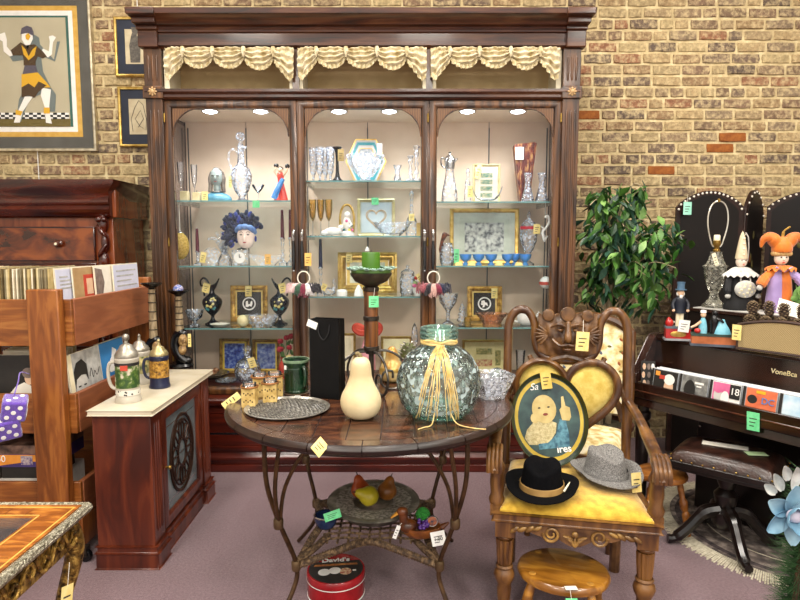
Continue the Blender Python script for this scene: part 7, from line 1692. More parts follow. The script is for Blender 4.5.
# ------------------------------------------------------------------ upright piano used as a display
PIA = mat('piano_varnish', '#140907', '#2a140d', .2, kind='wood', scale=3, stretch=(.8, 4, 5), coat=.6); PIAD = mat('piano_dark', '#0a0605', '#160c09', .3, coat=.3)
PTH = math.atan2(-.84, .54); pn_ = thing('piano', 'dark varnished upright piano with raised fallboard and turned legs', 'piano', (1.27, 3.22, 0), PTH)
def PW(x, y, z): return (1.27 + x * math.cos(PTH) - y * math.sin(PTH), 3.22 + x * math.sin(PTH) + y * math.cos(PTH), z)
PL = 1.42
parts('key_bed', PIA, pn_, [(-.02, PL, .0, .6, .66, .70)], bevel=.003)
parts('key_slip', PIA, pn_, [(-.02, PL, -.004, .016, .66, .745)], bevel=.004)
b = MB(); b.tube([(-.02, -.003, .700), (PL, -.003, .700)], .005, 6); b.build('keyslip_bead', mat('piano_bead', '#3c2018', '#54301f', .15, coat=.6), pn_)
b = MB(); b.prism([(.0, .62), (.012, .655), (.0, .665), (.5, .665), (.5, .6), (.05, .6)], -.02, PL, 'yz'); b.build('key_bed_moulding', PIA, pn_)
b = MB(); b.prism([(-.005, .745), (-.005, .765), (.05, .80), (.165, .965), (.185, .985), (.62, .985), (.62, .745)], -.035, .012, 'yz'); b.build('cheek', mat('cheek_gloss', '#2a1a16', '#3c2620', .08, coat=1.0, spec=1.0), pn_, bevel=.004)
b = MB(); b.prism([(.14, .70), (.19, .955), (.2, .955), (.2, .70)], .012, PL, 'yz'); fb = b.build('fallboard', PIA, pn_)
parts('shelf_top', PIA, pn_, [(.0, PL, .175, .45, .955, .975)], bevel=.004)
parts('upper_case', PIAD, pn_, [(.05, PL, .40, .65, .975, 1.11)], bevel=.004)
parts('upper_lid', PIA, pn_, [(.03, PL, .385, .66, 1.11, 1.13)], bevel=.005)
parts('lower_case', PIAD, pn_, [(.17, PL, .36, .62, .0125, .66)], bevel=.004)
for x_ in (.03, PL - .08):
    b = MB(); b.lathe([(.024, 0), (.028, .03), (.022, .05), (.03, .10), (.034, .3), (.038, .5), (.028, .52), (.04, .54), (.04, .57), (.03, .58), (.036, .66), (0, .66)], 18, (x_, .065, 0)); b.build('leg', PIAD, pn_)
for zz in (.56, .48, .4): 
    b = MB(); b.ell((.185, .358, zz), .006, 8, 6); b.build('screw', SILVER, pn_)
text('lettering', 'VoneBca', .032, mat('letter_gold', '#c8b888', '#e0d4ac', .35, .5), pn_, (.68, .171, .885), (math.radians(79), 0, 0), bold=.0006)
price_tag(pn_, (.645, -.012, .728), .056, .085, TAGG, (0, -.05, 0))
# compact discs on the key bed
def cd(u, label, art, y=.022, lean=.16):
    p = PW(u, y, .7025); t = thing('cd_case', label, 'cd', p, PTH); t.rotation_euler = (-lean, 0, PTH)
    b = MB(); b.box(0, .152, 0, .009, 0, .128); b.build('case', glassy('cd_plastic', '#e8ecf0', '#c8ccd0', .6, .05, 1.45), t, smooth=False)
    b = MB(); b.box(.016, .150, -.0008, -.0001, .003, .125); b.build('cover_print', art[0], t, smooth=False)
    b = MB(); b.box(0, .013, -.0008, -.0001, 0, .128); b.build('spine_edge', BLKP, t, smooth=False)
    for j, (nm, m, pts) in enumerate(art[1]): b = MB(); b.prism(pts, -.0016 - .0005 * j, -.001); b.build(nm, m, t, smooth=False)
    return t
E = lambda x, z_, a, c, n=18: [(x + a * math.cos(2 * PI * i / n), z_ + c * math.sin(2 * PI * i / n)) for i in range(n)]
Rr = lambda x0, x1, z0, z1: [(x0, z0), (x1, z0), (x1, z1), (x0, z1)]
GREYD = mat('print_dark_grey', '#50504e', '#8a8a86', .6, scale=30); SKYP = mat('print_sky', '#9cc0d8', '#d8e4e8', .6, scale=14); WHP = mat('print_plain_white', '#e4e2dc', '#f0eee8', .6)
cd(.09, 'cd with white-haired man on a dark cover', (BLKP, [('print_face', FLESH, E(.105, .045, .026, .04)), ('print_hair', WHP, E(.105, .083, .03, .028)), ('print_title', ORG, Rr(.025, .05, .095, .118)), ('print_title', REDP, Rr(.05, .08, .08, .1))]))
cd(.25, 'cd with dark grey cover and white script title', (GREYD, [('print_figure', BLKP, E(.06, .055, .03, .05)), ('print_script', WHP, Rr(.085, .13, .09, .1)), ('print_script', WHP, Rr(.095, .12, .075, .082))]))
t = cd(.41, 'cd with two pink portraits and a white number', (WHP, [('print_pink', PINK, Rr(.018, .10, .005, .122)), ('print_face', FLG, E(.045, .06, .02, .035)), ('print_face', WHP, E(.08, .05, .02, .035)), ('print_hair', PINK, E(.045, .09, .022, .02)), ('print_black', BLKP, Rr(.1, .149, .055, .122)), ('print_strip', PINK, Rr(.1, .149, .012, .032))])); text('lettering', '18', .045, WHITE, t, (.125, -.005, .075))
t = cd(.57, 'cd with orange cover and blue lettering', (mat('print_coral', '#c8603c', '#d8744c', .6), [('print_hat', BLKP, E(.045, .075, .022, .02)), ('print_yellow', YEL, Rr(.06, .1, .105, .118)), ('print_dark', mat('print_plum', '#5a2038', rough=.6), E(.12, .02, .026, .018)), ('print_dark', YEL, E(.06, .02, .02, .014))])); text('lettering', 'DC', .04, BLUE, t, (.115, -.004, .062))
cd(.73, 'cd with pale blue sky and white horses', (SKYP, [('print_horse', WHP, [(.08, .01), (.10, .05), (.115, .08), (.125, .08), (.13, .04), (.14, .01)]), ('print_horse', GREYP, [(.05, .01), (.07, .035), (.08, .03), (.085, .01)])]))
cd(.89, 'cd with beige cover past the horse cover', (KRAFT, []))
CDB = mat('cd_case_edge', '#d8dadc', '#eceef0', .3)
for j in range(6):
    for m_ in range(6):
        if j == 5 and m_ > 3: continue
        p = PW(.09 + .16 * j + (.004 if m_ % 2 else 0), .036 + .0125 * m_, .7025); b = MB(); b.box(0, .152, 0, .0095, 0, .128 - .003 * (m_ % 2))
        wh = ('white-haired man cover', 'dark grey script cover', 'pink portraits cover', 'orange cover', 'pale blue horse cover', 'beige cover')[j]
        o = b.build('cd_case', CDB, None, p, (-.16, 0, PTH), smooth=False); tag(o, 'pale cd case filed behind the ' + wh, 'cd', 'cds filed behind the ' + wh)
p = PW(.052, .048, .7065); t = thing('cd_booklet', 'dark cd case with small photographs leaning on the piano cheek', 'cd', p, PTH + .5); t.rotation_euler = (-.15, 0, PTH + .75)
b = MB(); b.box(-.026, .045, 0, .009, 0, .15); b.build('case', BLKP, t, smooth=False)
rr = random.Random(2)
for j in range(9): x_ = (-.012, .034, .012)[j % 3] + rr.uniform(-.003, .003); z_ = .03 + (j // 3) * .045; b = MB(); b.prism(E(x_, z_, .009, .018, 8), -.001, -.0002); b.build('print_photo', (FLESH, WHP, SEPIA)[j % 3], t, smooth=False)
# things on the piano
def onP(name, label, cat, px, py, z, rz=0.0, group=None):
    Yq = YD(py, z); t = thing(name, label, cat, (X(px, Yq, z), Yq, z + .0006), rz, group); return t, S(Yq, z)
ZS, ZU = .975, 1.13
def onLid(name, label, cat, px, v, top_py, hpx, rz=0.0):
    lo, hi = -.2, 1.4
    for _ in range(50):
        u = (lo + hi) / 2; q = PW(u, v, ZU); p_ = 400 + 600 * q[0] / dep(q[1], ZU)
        lo, hi = (u, hi) if p_ < px else (lo, u)
    base_py = 300 - 600 * math.tan(math.atan((ZU - CAM_H) / q[1]) + TILT)
    t = thing(name, label, cat, (q[0], q[1], ZU + .0006), rz)
    return t, S(q[1], ZU) * (base_py - top_py) / hpx
BRED = mat('bank_red', '#a01818', '#c02820', .3, coat=.3); BBLU = mat('bank_navy', '#141c34', '#202a48', .35); BCOT = mat('bank_coat', '#101420', '#1c2230', .4)
t, k = onP('mechanical_bank', 'painted toy bank of a top-hatted man on a red box', 'bank', 677, 340, ZS, -.25)
b = MB(k); b.box(-12.5, 12.5, -6, 6, 0, 2); b.build('plinth', mat('bank_grey', '#8a8c90', '#a8aaae', .5), t); b = MB(k); b.box(-11.5, 11.5, -5, 5, 2, 12); b.build('box', BRED, t, bevel=.001); b = MB(k); b.box(-12, 12, -5.6, 5.6, 12, 14); b.build('box_lid', mat('bank_slate', '#505a64', '#68727c', .5), t)
b = MB(k); b.at((0, -5.2, 6.5)).ell((0, 0, 0), (7.5, .6, 3)); b.build('gold_emblem', GOLD, t)
b = MB(k); b.ell((-8, -1, 17), (4, 3.5, 4.5)); b.ell((-8.5, -1, 20.5), (2.2, 2, 2.4)); b.build('red_bag', BRED, t)
for s in (-1, 1): b = MB(k); b.tube([(s * 1.8 + 1.5, 0, 14), (s * 1.8 + 1.5, 0, 22), (s * 1.6 + 1.5, 0, 30)], [2, 1.8, 2.2], 8); b.build('leg', CREAM, t)
b = MB(k); b.lathe(rows([(5.5, 27), (5, 31), (5.4, 37), (5, 42), (2.2, 44)], 3), 16, (1.5, 0, 0), ey=.7); b.build('coat', BCOT, t)
for s in (-1, 1): b = MB(k); b.tube(spline([(1.5 + s * 4.6, 0, 41), (1.5 + s * 7, -1, 36), (1.5 + s * 6.5, -3, 31)]), 1.7, 8); b.build('arm', BCOT, t); b = MB(k); b.ell((1.5 + s * 6.5, -3.2, 30), (1.5, 1.4, 1.7)); b.build('hand', FLESH, t)
b = MB(k); b.ell((1.5, 0, 47.3), (3.4, 3.2, 4)); b.ell((1.5, -3.2, 47), (.7, .8, .9), 8, 6); b.build('head', FLESH, t); b = MB(k); b.ell((1.5, .6, 46.4), (4, 3, 3.4)); b.ell((1.5, -2.6, 43.8), (1.6, 1.2, 2)); b.build('white_hair', WHITE, t)
b = MB(k); b.lathe([(5.2, 50), (5.4, 50.8), (3.6, 51), (3.4, 55), (3.9, 58), (0, 58.2)], 18, (1.5, 0, 0)); b.build('top_hat', mat('hat_blue', '#3c5a78', '#54748c', .4), t)
price_tag(t, (5 * k, -7 * k, 21 * k), 10 * k, 12 * k, TAGW, (0, .1, 0))
t, k = onP('wagon_bank', 'painted toy with blue-skirted rider on an orange base', 'toy', 713, 346, ZS, -.35)
b = MB(k); b.box(-21, 21, -6, 6, 0, 2.4); b.build('base_plate', mat('toy_slate', '#3c4450', '#505864', .5), t); b = MB(k); b.box(-20, 20, -5, 5, 2.4, 10); b.build('orange_side', mat('toy_orange', '#9a5428', '#b8683a', .5), t); b = MB(k); b.box(-20.5, 20.5, -5.6, 5.6, 10, 12.5); b.build('deck', mat('toy_green', '#20342c', '#304840', .4), t)
b = MB(k); b.lathe(rows([(8.5, 12.5), (7, 17), (3.6, 23), (2, 27)], 3), 16, (7, 0, 0), ey=.6); b.build('blue_skirt', mat('toy_skyblue', '#6cb0c4', '#88c8d8', .4), t)
b = MB(k); b.lathe(rows([(3.6, 12.5), (3.4, 20), (4, 26), (2, 31)], 3), 14, (0, 0, 0), ey=.8); b.ell((.5, 0, 33), (2.6, 2.6, 3)); b.tube([(2, -1, 28), (6, -3, 26), (8, -3, 24)], [1.6, 1.4, 1], 8); b.build('dark_rider', BLACK, t)
b = MB(k); b.lathe(rows([(4, 12.5), (4, 18), (3, 24), (1.6, 28)], 3), 14, (-10, 0, 0), ey=.8); b.build('blue_dress', mat('toy_skyblue', '#6cb0c4', '#88c8d8', .4), t); b = MB(k); b.ell((-10, 0, 31), (2.6, 2.4, 3)); b.tube([(-12, -1, 24), (-17, -2, 20), (-21, -2, 18)], [1.5, 1.2, 1], 8); b.build('pale_figure', FLESH, t); b = MB(k); b.lathe([(3, 33), (2.6, 35.5), (0, 36)], 12, (-10, 0, 0)); b.build('bonnet', WHITE, t)
b = MB(k); b.ell((-15, -3, 15), (3, 2.4, 2.6)); b.build('red_bundle', BRED, t)
# basket of pine cones
t, k = onP('pinecone_basket', 'woven beige basket with dark arched rim on the piano', 'basket', 790, 354, ZS, PTH + .08)
WEV = mat('basket_weave', '#8a7448', '#c0a878', .7, kind='checker', scale=240, bump=.6); RIMD = mat('basket_rim', '#2c1a12', '#442a1c', .4)
bw, bd, bh = 44, 15, 26
def archz(x): return bh + 7 * (1 - (x / bw) ** 2)
for s, y_ in ((-1, -bd), (1, bd)):
    b = MB(k); pts = [(-bw, 0), (bw, 0)] + [(mix(bw, -bw, i / 20), archz(mix(bw, -bw, i / 20)) ) for i in range(21)]; b.prism(pts, y_ - .6, y_ + .6); b.build('woven_side', WEV, t)
    b = MB(k); b.tube([(mix(-bw, bw, i / 20), y_, archz(mix(-bw, bw, i / 20))) for i in range(21)], 1.7, 8); b.build('rim', RIMD, t)
    for xx in (-bw, bw): b = MB(k); b.tube([(xx, y_, 0), (xx, y_, bh + .5)], 1.5, 8); b.build('corner_post', RIMD, t)
for xx in (-bw, bw): b = MB(k); b.box(xx - .6, xx + .6, -bd, bd, 0, bh); b.build('woven_end', WEV, t); b = MB(k); b.tube([(xx, -bd, bh), (xx, bd, bh)], 1.6, 8); b.build('rim', RIMD, t)
b = MB(k); b.box(-bw, bw, -bd, bd, .2, 1.4); b.build('bottom', WEV, t); b = MB(k); b.box(-bw + 1, bw - 1, -bd + 1, bd - 1, bh - 7, bh - 5); b.build('filler', mat('basket_filler', '#2a2018', '#3a3024', .9), t)
b = MB(k); b.tube([(-bw, -bd - .5, 1.7), (bw, -bd - .5, 1.7)], 1.4, 8); b.build('foot_rail', RIMD, t)
price_tag(t, (-bw * k - .0, -bd * k - .012, 26 * k), 9 * k, 16 * k, TAGY, (0, 0, 0))
bk_ = t; kb = k
CONE = [mat('cone_brown', '#2a1c12', '#4e3a2a', .8, scale=50), mat('cone_tip', '#5c4a38', '#8a7658', .8, scale=50)]
cone_root = None
def cone(loc, R, H, rot, label):
    global cone_root
    t = thing('pine_cone', label, 'pine cone', loc, 0, 'pine cones heaped in the basket')
    t.rotation_euler = rot
    b = MB(); b.lathe([(0, 0), (R * .55, H * .1), (R * .7, H * .4), (R * .5, H * .75), (0, H)], 12); b.build('core', CONE[0], t)
    for layer, mm in ((0, CONE[0]), (1, CONE[1])):
        b = MB()
        for j in range(58):
            g = j * 2.39996; v = (j + .5) / 58; r = R * (.35 + .65 * math.sin(PI * (v * .85 + .12))); z_ = H * (v * .95 + .02)
            if layer == 0: b.at((0, 0, z_), (0, -.35 - .4 * v, g)).ell((r * .62, 0, 0), (r * .45, R * .2, R * .06), 6, 4)
            else: b.at((0, 0, z_), (0, -.35 - .4 * v, g)).ell((r * 1.02, 0, R * .02), (r * .12, R * .19, R * .085), 6, 4)
        o = b.build('scales' if layer == 0 else 'scale_tips', mm, t); o['kind'] = 'stuff'
    return t
Mx = Matrix.Translation(bk_.location) @ Matrix.Rotation(bk_.rotation_euler.z, 4, 'Z')
CP = [(-36.5 + 14.6 * i, y_, 21.6) for i in range(6) for y_ in (-6.8, 6.8)] + [(-36 + 14.6 * i, -1.5 + 3 * (i % 2), 35.5) for i in range(6)]
for j, (x_, y_, z_) in enumerate(CP):
    p = Mx @ Vector((x_ * kb, y_ * kb, z_ * kb)); cone(p, 6.3 * kb, (13.5 + j % 2) * kb, (.05 * (j % 3 - 1), .05 * (j % 2), j * .7), 'brown open pine cone heaped in the woven basket')
# lamp
t, k = onLid('crystal_lamp', 'cut glass urn table lamp with bare harp and socket', 'lamp', 713.5, .50, 200, 108)
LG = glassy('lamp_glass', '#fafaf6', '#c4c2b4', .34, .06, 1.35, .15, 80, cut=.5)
b = MB(k); b.lathe([(11, 0), (11.5, 1.5), (9, 4), (5, 8), (4, 14)], 24); b.build('foot', LG, t); b = MB(k); b.lathe(rows([(4, 14), (7, 20), (9.5, 30), (10.5, 38), (11, 40)], 3), 26); b.build('urn', LG, t); b = MB(k); b.lathe([(11.5, 40), (11.8, 41.5), (9, 43), (7, 48), (5.5, 54), (5.8, 55.5), (0, 56)], 24); b.build('shoulder', LG, t)
b = MB(k); b.lathe([(3.2, 55), (3.4, 57), (2.4, 58), (2.4, 60), (3.6, 62), (3.6, 66), (2.4, 67)], 16); b.build('brass_socket', BRASS, t); b = MB(k); b.lathe([(3, 66), (3, 71), (2.4, 72), (0, 72)], 16); b.build('socket_shell', CREAM, t)
b = MB(k); b.tube(spline([(-3, 0, 60), (-5.5, 0, 64), (-9.5, 0, 80), (-9.5, 0, 93), (-6, 0, 102), (0, 0, 105), (6, 0, 102), (9.5, 0, 93), (9.5, 0, 80), (5.5, 0, 64), (3, 0, 60)]), .7, 7); b.build('harp', mat('harp_silver', '#c8c4b8', '#e4e0d4', .3, .7), t); b = MB(k); b.lathe([(1.2, 104), (1.6, 106.5), (0, 108)], 10); b.build('finial', BRASS, t)
price_tag(t, (-7 * k, -8 * k, 54 * k), 4 * k, 13 * k, CREAM, (0, -.35, 0))
# pierrot doll
t, k = onLid('pierrot_doll', 'clown doll in black robe with white ruff and pointed hat', 'doll', 738.5, .50, 232, 81)
ROBE = mat('doll_black', '#08080a', '#121216', .7); RUFF = mat('doll_ruff', '#b4b2ac', '#cccac4', .8)
b = MB(k); b.lathe(rows([(15, 0), (15.5, 4), (13.5, 16), (10, 30), (6.5, 40), (3, 44)], 3), 24, ey=.7); b.build('robe', ROBE, t)
for s in (-1, 1): b = MB(k); b.tube(spline([(s * 5, 0, 38), (s * 12, -2, 32), (s * 15, -5, 22), (s * 15.5, -6, 17)]), [3.5] * 8 + [4] * 8 + [3.4] * 3, 9); b.build('sleeve', ROBE, t); b = MB(k); b.ell((s * 15.5, -6.5, 14.5), (2.8, 2.4, 2.6)); b.build('hand', RUFF, t)
for i_, (r, z_) in enumerate(((18, 41), (13.5, 43.5))):
    b = MB(k); b.sheet(lambda u, v: ((4 + (r - 4) * v) * math.cos(2 * PI * u), (4 + (r - 4) * v) * math.sin(2 * PI * u) * .75, z_ + 1.0 * v * math.sin(u * 2 * PI * 17) - 6.5 * v * v), 102, 5, .5, (0, 0, 1)); b.build('ruff', RUFF, t, angle=80)
b = MB(k); b.ell((0, -.5, 49.5), (5.4, 5, 6.4), 16, 12); b.ell((0, -5.5, 49), (.9, 1, 1.1), 8, 6); hd = b.build('head', mat('doll_face', '#d8c4b0', '#e8d8c8', .4), t)
for s in (-1, 1): b = MB(k); b.ell((s * 2, -5, 51), (.8, .5, .6), 8, 6); b.build('eye', INK, hd)
b = MB(k); b.ell((0, -5, 46.4), (1.2, .5, .5), 8, 6); b.build('mouth', REDP, hd)
b = MB(k); b.lathe(rows([(5.9, 52.5), (5.6, 56), (4, 66), (2.2, 76), (0, 81)], 3), 18, (0, 0, 0)); ht = b.build('pointed_hat', mat('doll_hat', '#c4b492', '#dccfb0', .8, scale=14), t)
for j in range(4): b = MB(k); b.ell((-.5 + .4 * j, -5.2 + .85 * j, 57 + 5.4 * j), 1.1, 8, 6); b.build('pompom', CREAM, ht)
b = MB(k); b.tube(spline([(3, 0, 79), (6, 0, 74), (7, 0, 62), (6.5, 0, 50)]), .6, 6); b.build('hat_ribbon', RUFF, ht)
b = MB(k); b.ell((-1, -12, 22), (11, 4, 9), 18, 12); po = b.build('lace_posy', RUFF, t); rr = random.Random(5)
for j in range(16): a = j * 2.4; r = 2 + 6.5 * math.sqrt(j / 16); b = MB(k); b.ell((-1 + r * math.cos(a), -15.3 + .03 * r * r, 22 + r * .8 * math.sin(a)), (2, 1.4, 1.8), 8, 6); b.build('posy_flower', mat('posy_cream', '#d8d0a8', '#e8e2c4', .7), po)
for s in (-1, 1): b = MB(k); b.tube([(s * 5, -10, 30), (s * 4, -8, 40)], .7, 6); b.build('posy_cord', RUFF, po)
# jester doll
t, k = onLid('jester_doll', 'jester doll in orange and lilac costume with horned orange hat', 'doll', 778, .55, 228, 79, -.15)
JOR = mat('jester_orange', '#bc5a08', '#e47c10', .55, scale=10, sheen=.4); JLI = mat('jester_lilac', '#9880b8', '#b49cd0', .5, scale=10, sheen=.4)
for s, m in ((-1, JLI), (1, JOR)):
    b = MB(k); b.lathe(rows([(7.5, 0), (8, 6), (7.2, 18), (6, 30), (4.4, 38), (2, 42)], 3), 18, (s * 3.6, 0, 0), ey=.85); b.build('costume_half', m, t)
for s in (-1, 1):
    b = MB(k); b.tube(spline([(s * 7, 0, 37), (s * 13, -2, 33), (s * 17, -5, 28), (s * 19, -6, 25)]), [3.8] * 8 + [4.6] * 8 + [4.2] * 3, 9); b.build('sleeve', JOR if s < 0 else JLI, t); b = MB(k); b.ell((s * 20, -6.5, 23), (2.6, 2.2, 2.6)); b.build('hand', RUFF, t)
b = MB(k); b.sheet(lambda u, v: ((4 + 9 * v) * math.cos(2 * PI * u), (4 + 9 * v) * math.sin(2 * PI * u) * .8, 43 + 1.6 * v * math.sin(u * 2 * PI * 12) - 4 * v * v), 72, 4, .5, (0, 0, 1)); b.build('collar', JOR, t, angle=80)
b = MB(k); b.ell((0, 0, 50), (6, 5.6, 6.6), 16, 12); b.ell((0, -6, 49), (.9, 1, 1), 8, 6); hd = b.build('head', mat('jester_face', '#dcc4b0', '#ecdccc', .4), t)
for s in (-1, 1): b = MB(k); b.ell((s * 2.2, -5.2, 51), (.8, .5, .7), 8, 6); b.build('eye', INK, hd)
b = MB(k); b.ell((0, -5.3, 46.3), (1.4, .5, .6), 8, 6); b.build('mouth', REDP, hd)
for j in range(13): a = PI + (j - 6) * .33; b = MB(k); b.ell((6.8 * math.sin(a), 5.6 * math.cos(a) * (1 if abs(j - 6) > 2 else .9), 54.4), (2.3, 2, 2.4), 8, 6); b.build('curl', mat('doll_curls', '#b08850', '#d0aa70', .7), hd)
b = MB(k); b.lathe(rows([(8, 55.5), (8.6, 58), (8, 64), (4, 69), (0, 70)], 3), 18); ht = b.build('hat', JOR, t)
for s in (-1, 1): b = MB(k); b.tube(spline([(s * 4, 0, 63), (s * 10, 0, 69), (s * 16, 0, 67), (s * 18, 0, 60)]), [6, 6, 6, 6, 6, 5.6, 5.2, 5, 4.8, 4.4, 4, 3.6, 3.2, 2.8, 2.4, 2, 1.6, 1.2, .8], 10); b.build('hat_horn', JOR, ht)
b = MB(k); b.tube(spline([(0, 0, 69), (1, 0, 75), (6, 0, 79)]), [1.4] * 6 + [.8] * 7, 7); b.build('hat_tassel', GOLDD, ht)
b = MB(k); b.tube([(-7, -6.5, 42), (0, -7.5, 38), (7, -6.5, 42)], .9, 6); b.build('ribbon', JLI, t)
b = MB(); b.box(-.06, .06, -.0008, .0008, 0, .075); tag(b.build('white_card', PAPER, None, (X(789, 2.93, 1.13), 2.93, ZU + .01), (-.45, .3, -.3), smooth=False), 'white printed card tilted before the jester doll', 'card')
# lace runner on the lid
b = MB(); q0 = PW(.10, .50, 0)
b.box(0, .8, -.09, .10, 0, .003); tag(b.build('lace_runner', RUFF, None, PW(.08, .50, ZU + .0002), (0, 0, PTH), smooth=False), 'white lace runner under the lamp and dolls', 'runner')
for t_ in [o for o in COL.objects if o.parent is None and o.name.split('.')[0] in ('crystal_lamp', 'pierrot_doll', 'jester_doll')]: t_.location.z += .0034
t, k = onLid('autumn_spray', 'spray of green and rust artificial leaves behind the jester doll', 'leaves', 810, .63, 262, 40)
rr = random.Random(44)
b = MB(k); b.lathe([(2.6, 0), (3, 6), (2, 10)], 14); b.build('pot', RIMD, t)
for j in range(16): x_, z_ = rr.uniform(-14, 12), rr.uniform(12, 36); b = MB(k); b.at((x_, 4 + rr.uniform(-3, 3), z_), (rr.uniform(-.5, .5), rr.uniform(-1.5, 1.5), rr.uniform(-1, 1))).ell((0, 0, 0), (2.6, .5, 5), 8, 6); b.build('leaf', (LM[1], LM[3], mat('rust_leaf', '#9a3c18', '#b85a28', .6), LM[0])[j % 4], t); b = MB(k); b.tube([(0, 0, 9), (x_, 4, z_)], .4, 5); b.build('stem', LEAFD, t)

# ------------------------------------------------------------------ rug, piano stool, low stool, wreath
RUGF = mat('rug_field', '#4e4644', '#a2948a', .95, scale=22, c3='#70645e', detail=8, bump=.4, bscale=200); RUGB = mat('rug_border', '#2a2628', '#5a4e4e', .95, scale=40); RUGE = mat('rug_fringe', '#bcb29a', '#dad2bc', .95, scale=80, bump=.6)
rg = thing('oval_rug', 'dark floral oval rug with cream fringe under the piano stool', 'rug', (1.975, 3.0, 0), .25)
b = MB(); b.lathe([(.50, .001), (.50, .008), (0, .009)], 60, ex=1.0, ey=1.12); b.build('field', RUGF, rg)
b = MB(); b.band([(.44, .009), (.455, .0105), (.47, .009)], 60, ex=1.0, ey=1.12); b.build('border_line', RUGB, rg)
b = MB()
for i in range(380):
    a = 2 * PI * i / 380; r0, r1 = .495, .58 + .012 * math.sin(i * 2.3); c0, s0 = math.cos(a), math.sin(a); c1, s1 = math.cos(a + .012), math.sin(a + .012)
    w = .0065; tx, ty = -s0 * w, c0 * w * 1.12
    P_ = lambda r, c, s_, z_, e: (r * c + e * tx, r * s_ * 1.12 + e * ty, z_)
    b.add([P_(r0, c0, s0, .009, -.5), P_(r0, c0, s0, .009, .5), P_(r1, c1, s1, .003, .5), P_(r1, c1, s1, .003, -.5), P_(r0, c0, s0, .001, -.5), P_(r0, c0, s0, .001, .5), P_(r1, c1, s1, .0005, .5), P_(r1, c1, s1, .0005, -.5)], [(0, 1, 2, 3), (7, 6, 5, 4), (3, 2, 6, 7), (0, 3, 7, 4), (1, 5, 6, 2)])
o = b.build('fringe', RUGE, rg); o['kind'] = 'stuff'
for j in range(2):
    b = MB(); r = .14 + .2 * j; b.tube([(r * math.cos(a), r * 1.12 * math.sin(a), .009) for a in [i * 2 * PI / 40 for i in range(40)]], .004, 5, closed=True, flat=.5); b.build('pattern_ring', (RUGB, RUGE, mat('rug_rose', '#7a5a58', '#92706c', .95, scale=50))[j % 3], rg)
LEA = mat('brown_leather', '#1c0f0b', '#3a221a', .3, scale=20, bump=.25, bscale=90, coat=.2)
ps = thing('piano_stool', 'dark piano stool with brown studded leather seat on pedestal feet', 'stool', (1.60, 2.84, 0.0), PTH + .28)
sw_, sd_ = .235, .165
b = MB(); b.box(-sw_, sw_, -sd_, sd_, .405, .435); b.box(-sw_ + .012, sw_ - .012, -sd_ + .012, sd_ - .012, .385, .405); b.build('seat_rail', PIAD, ps, bevel=.005)
b = MB(); 
def cush(u, v):
    x_, y_ = 2 * u - 1, 2 * v - 1; e = (1 - abs(x_) ** 8) * (1 - abs(y_) ** 8)
    return (x_ * (sw_ - .004), y_ * (sd_ - .004), .436 + .066 * max(0, e) ** .4 - .006 * (x_ * x_ + y_ * y_))
b.grid(cush, 30, 24); b.build('leather_seat', LEA, ps, angle=75)
for j in range(10):
    for y_, ax in ((-sd_, 0), (sd_, 0)):
        b = MB(); b.ell((mix(-sw_ + .02, sw_ - .02, j / 9), y_ * 1.0, .442), .005, 8, 6); b.build('stud', BRASS, ps)
for j in range(7):
    for x_ in (-sw_, sw_): b = MB(); b.ell((x_, mix(-sd_ + .02, sd_ - .02, j / 6), .442), .005, 8, 6); b.build('stud', BRASS, ps)
b = MB(); b.lathe([(.045, .10), (.06, .13), (.055, .18), (.035, .20), (.05, .23), (.055, .27), (.03, .30), (.045, .34), (.04, .385)], 20); b.build('pedestal', PIAD, ps)
for j in range(4):
    a = j * PI / 2 + .62; c, s_ = math.cos(a), math.sin(a)
    b = MB(); pts = spline([(c * .03, s_ * .03, .19), (c * .10, s_ * .10, .17), (c * .17, s_ * .17, .09), (c * .23, s_ * .23, .035), (c * .265, s_ * .265, .03)], 5); b.tube(pts, [.034] * 6 + [.028] * 9 + [.02] * 6, 9); b.build('foot', PIAD, ps)
for j, (x_, y_, rz, m, w, h) in enumerate(((-.02, .02, .2, PAPER, .20, .06), (.12, -.01, .6, mat('tag_pale_green', '#b8dca0', '#cce8b8', .7), .09, .05))):
    b = MB(); b.box(-w / 2, w / 2, -h / 2, h / 2, 0, .0015); p = Matrix.Rotation(PTH + .28, 4, 'Z') @ Vector((x_, y_, 0)); tag(b.build('paper_slip', m, None, (1.60 + p.x, 2.84 + p.y, .5035), (0, 0, PTH + .28 + rz), smooth=False), ('long white paper slip on the leather stool seat', 'pale green paper slip on the leather stool seat')[j], 'paper')
# low round stool
LPIN = mat('low_stool_wood', '#6e3e16', '#a86c30', .35, kind='wood', scale=4, stretch=(1, 5, 4), coat=.4, c3='#8a5420')
ls = thing('low_round_stool', 'low round wooden stool with turned splayed legs and side handle', 'stool', (X(662, 2.98, .33), 2.98, 0), .3); ls.scale = (1, 1, 1.1)
b = MB(); b.lathe([(.115, .272), (.122, .278), (.124, .288), (.12, .298), (.11, .303), (0, .303)], 32); b.build('seat', LPIN, ls)
for j in range(3):
    a = -.75 + j * 2 * PI / 3; c, s_ = math.cos(a), math.sin(a)
    b = MB(); b.tube([(c * .135, s_ * .135, .012), (c * .128, s_ * .128, .06), (c * .12, s_ * .12, .11), (c * .115, s_ * .115, .125), (c * .11, s_ * .11, .14), (c * .105, s_ * .105, .17), (c * .1, s_ * .1, .185), (c * .09, s_ * .09, .23), (c * .08, s_ * .08, .275)], [.013, .018, .021, .013, .02, .022, .013, .016, .013], 12); b.build('leg', LPIN, ls)
b = MB(); b.tube([(-.10, -.03, .29), (-.15, -.05, .30), (-.19, -.065, .312), (-.215, -.075, .32), (-.23, -.08, .325)], [.011, .014, .011, .016, .012], 10); b.build('side_handle', LPIN, ls)
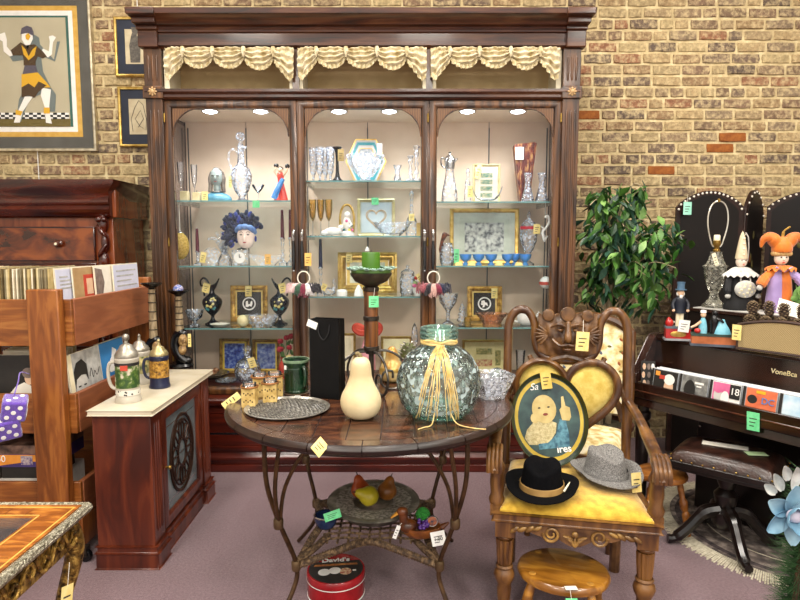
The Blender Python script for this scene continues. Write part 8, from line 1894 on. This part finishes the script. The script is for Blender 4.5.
# blue magnolia wreath propped low
wz = thing('magnolia_garland', 'evergreen garland with a large blue magnolia and silver leaves', 'garland', (X(803, 2.05, .3), 2.05, 0))
GRN = mat('pine_needle', '#1c3a1c', '#3c6434', .7, scale=30); rr = random.Random(31)
b = MB(); b.tube(spline([(.02, .05, .03), (.0, .03, .2), (.03, .05, .4), (.08, .06, .62)]), [.012] * 12 + [.008] * 7, 8); b.build('branch', mat('garland_stem', '#3a2c1c', '#54422c', .8), wz)
b = MB()
for j in range(3200):
    u = rr.random(); c = Vector((mix(.02, .08, u * u), mix(.05, .06, u), mix(.02, .64, u))); a = rr.uniform(0, 2 * PI); L = rr.uniform(.06, .14); e = rr.uniform(-.5, .6)
    d = Vector((math.cos(a) * math.cos(e), math.sin(a) * math.cos(e), math.sin(e))); n_ = d.orthogonal().normalized() * .0018; m2 = d.cross(n_).normalized() * .0018; p1 = c + d * L
    if p1.z < .004: p1.z = .004
    b.add([c + n_, c - n_ * .5 + m2, c - n_ * .5 - m2, p1], [(0, 1, 3), (1, 2, 3), (2, 0, 3)])
o = b.build('needles', GRN, wz); o['kind'] = 'stuff'
MAGB = mat('magnolia_blue', '#5c88a4', '#a8c8d4', .6, scale=8); SLV = mat('silver_leaf', '#a8a8a4', '#dcdcd8', .35, .4, scale=25)
fc = Vector((X(787, 1.93, .5) - wz.location.x, -.12, Z(512, 1.93)))
def petal(L, W, cup):
    def f(u, v):
        w = math.sin(PI * min(.98, v * .9 + .06)) ** .7; return ((u - .5) * W * w, v * L, cup * (v ** 2) * L * .6 + .25 * W * (2 * u - 1) ** 2 * w)
    return f
for ring, (n_, L, W, cup, tl) in enumerate(((6, .105, .062, .25, .12), (5, .075, .052, .6, .55))):
    for j in range(n_):
        a = j * 2 * PI / n_ + ring * .5; b = MB()
        b.M = Matrix.Translation(fc + Vector((0, -.01 * ring, 0))) @ Matrix.Rotation(PI / 2, 4, 'X') @ Matrix.Rotation(a, 4, 'Z') @ Matrix.Rotation(tl, 4, 'X'); b.sheet(petal(L, W, cup), 8, 10, .0015, (0, 0, 1)); b.build('petal', MAGB, wz, angle=80)
b = MB(); b.ell(tuple(fc + Vector((0, -.03, 0))), (.026, .022, .022), 14, 10); b.build('flower_centre', mat('magnolia_centre', '#a8a4b8', '#ccc8d8', .5), wz)
for j, (dx, dz, a, L) in enumerate(((-.015, .085, .5, .07), (.02, .09, -.1, .08), (.055, .08, -.5, .08), (-.035, .075, .9, .055), (.03, .06, -.9, .07), (.0, .12, .25, .055))):
    b = MB(); b.M = Matrix.Translation(fc + Vector((dx, .02, dz - .02))) @ Matrix.Rotation(PI / 2, 4, 'X') @ Matrix.Rotation(a, 4, 'Z'); b.sheet(petal(L, .034, .15), 6, 10, .0012, (0, 0, 1)); b.build('silver_leaf', SLV, wz, angle=80)
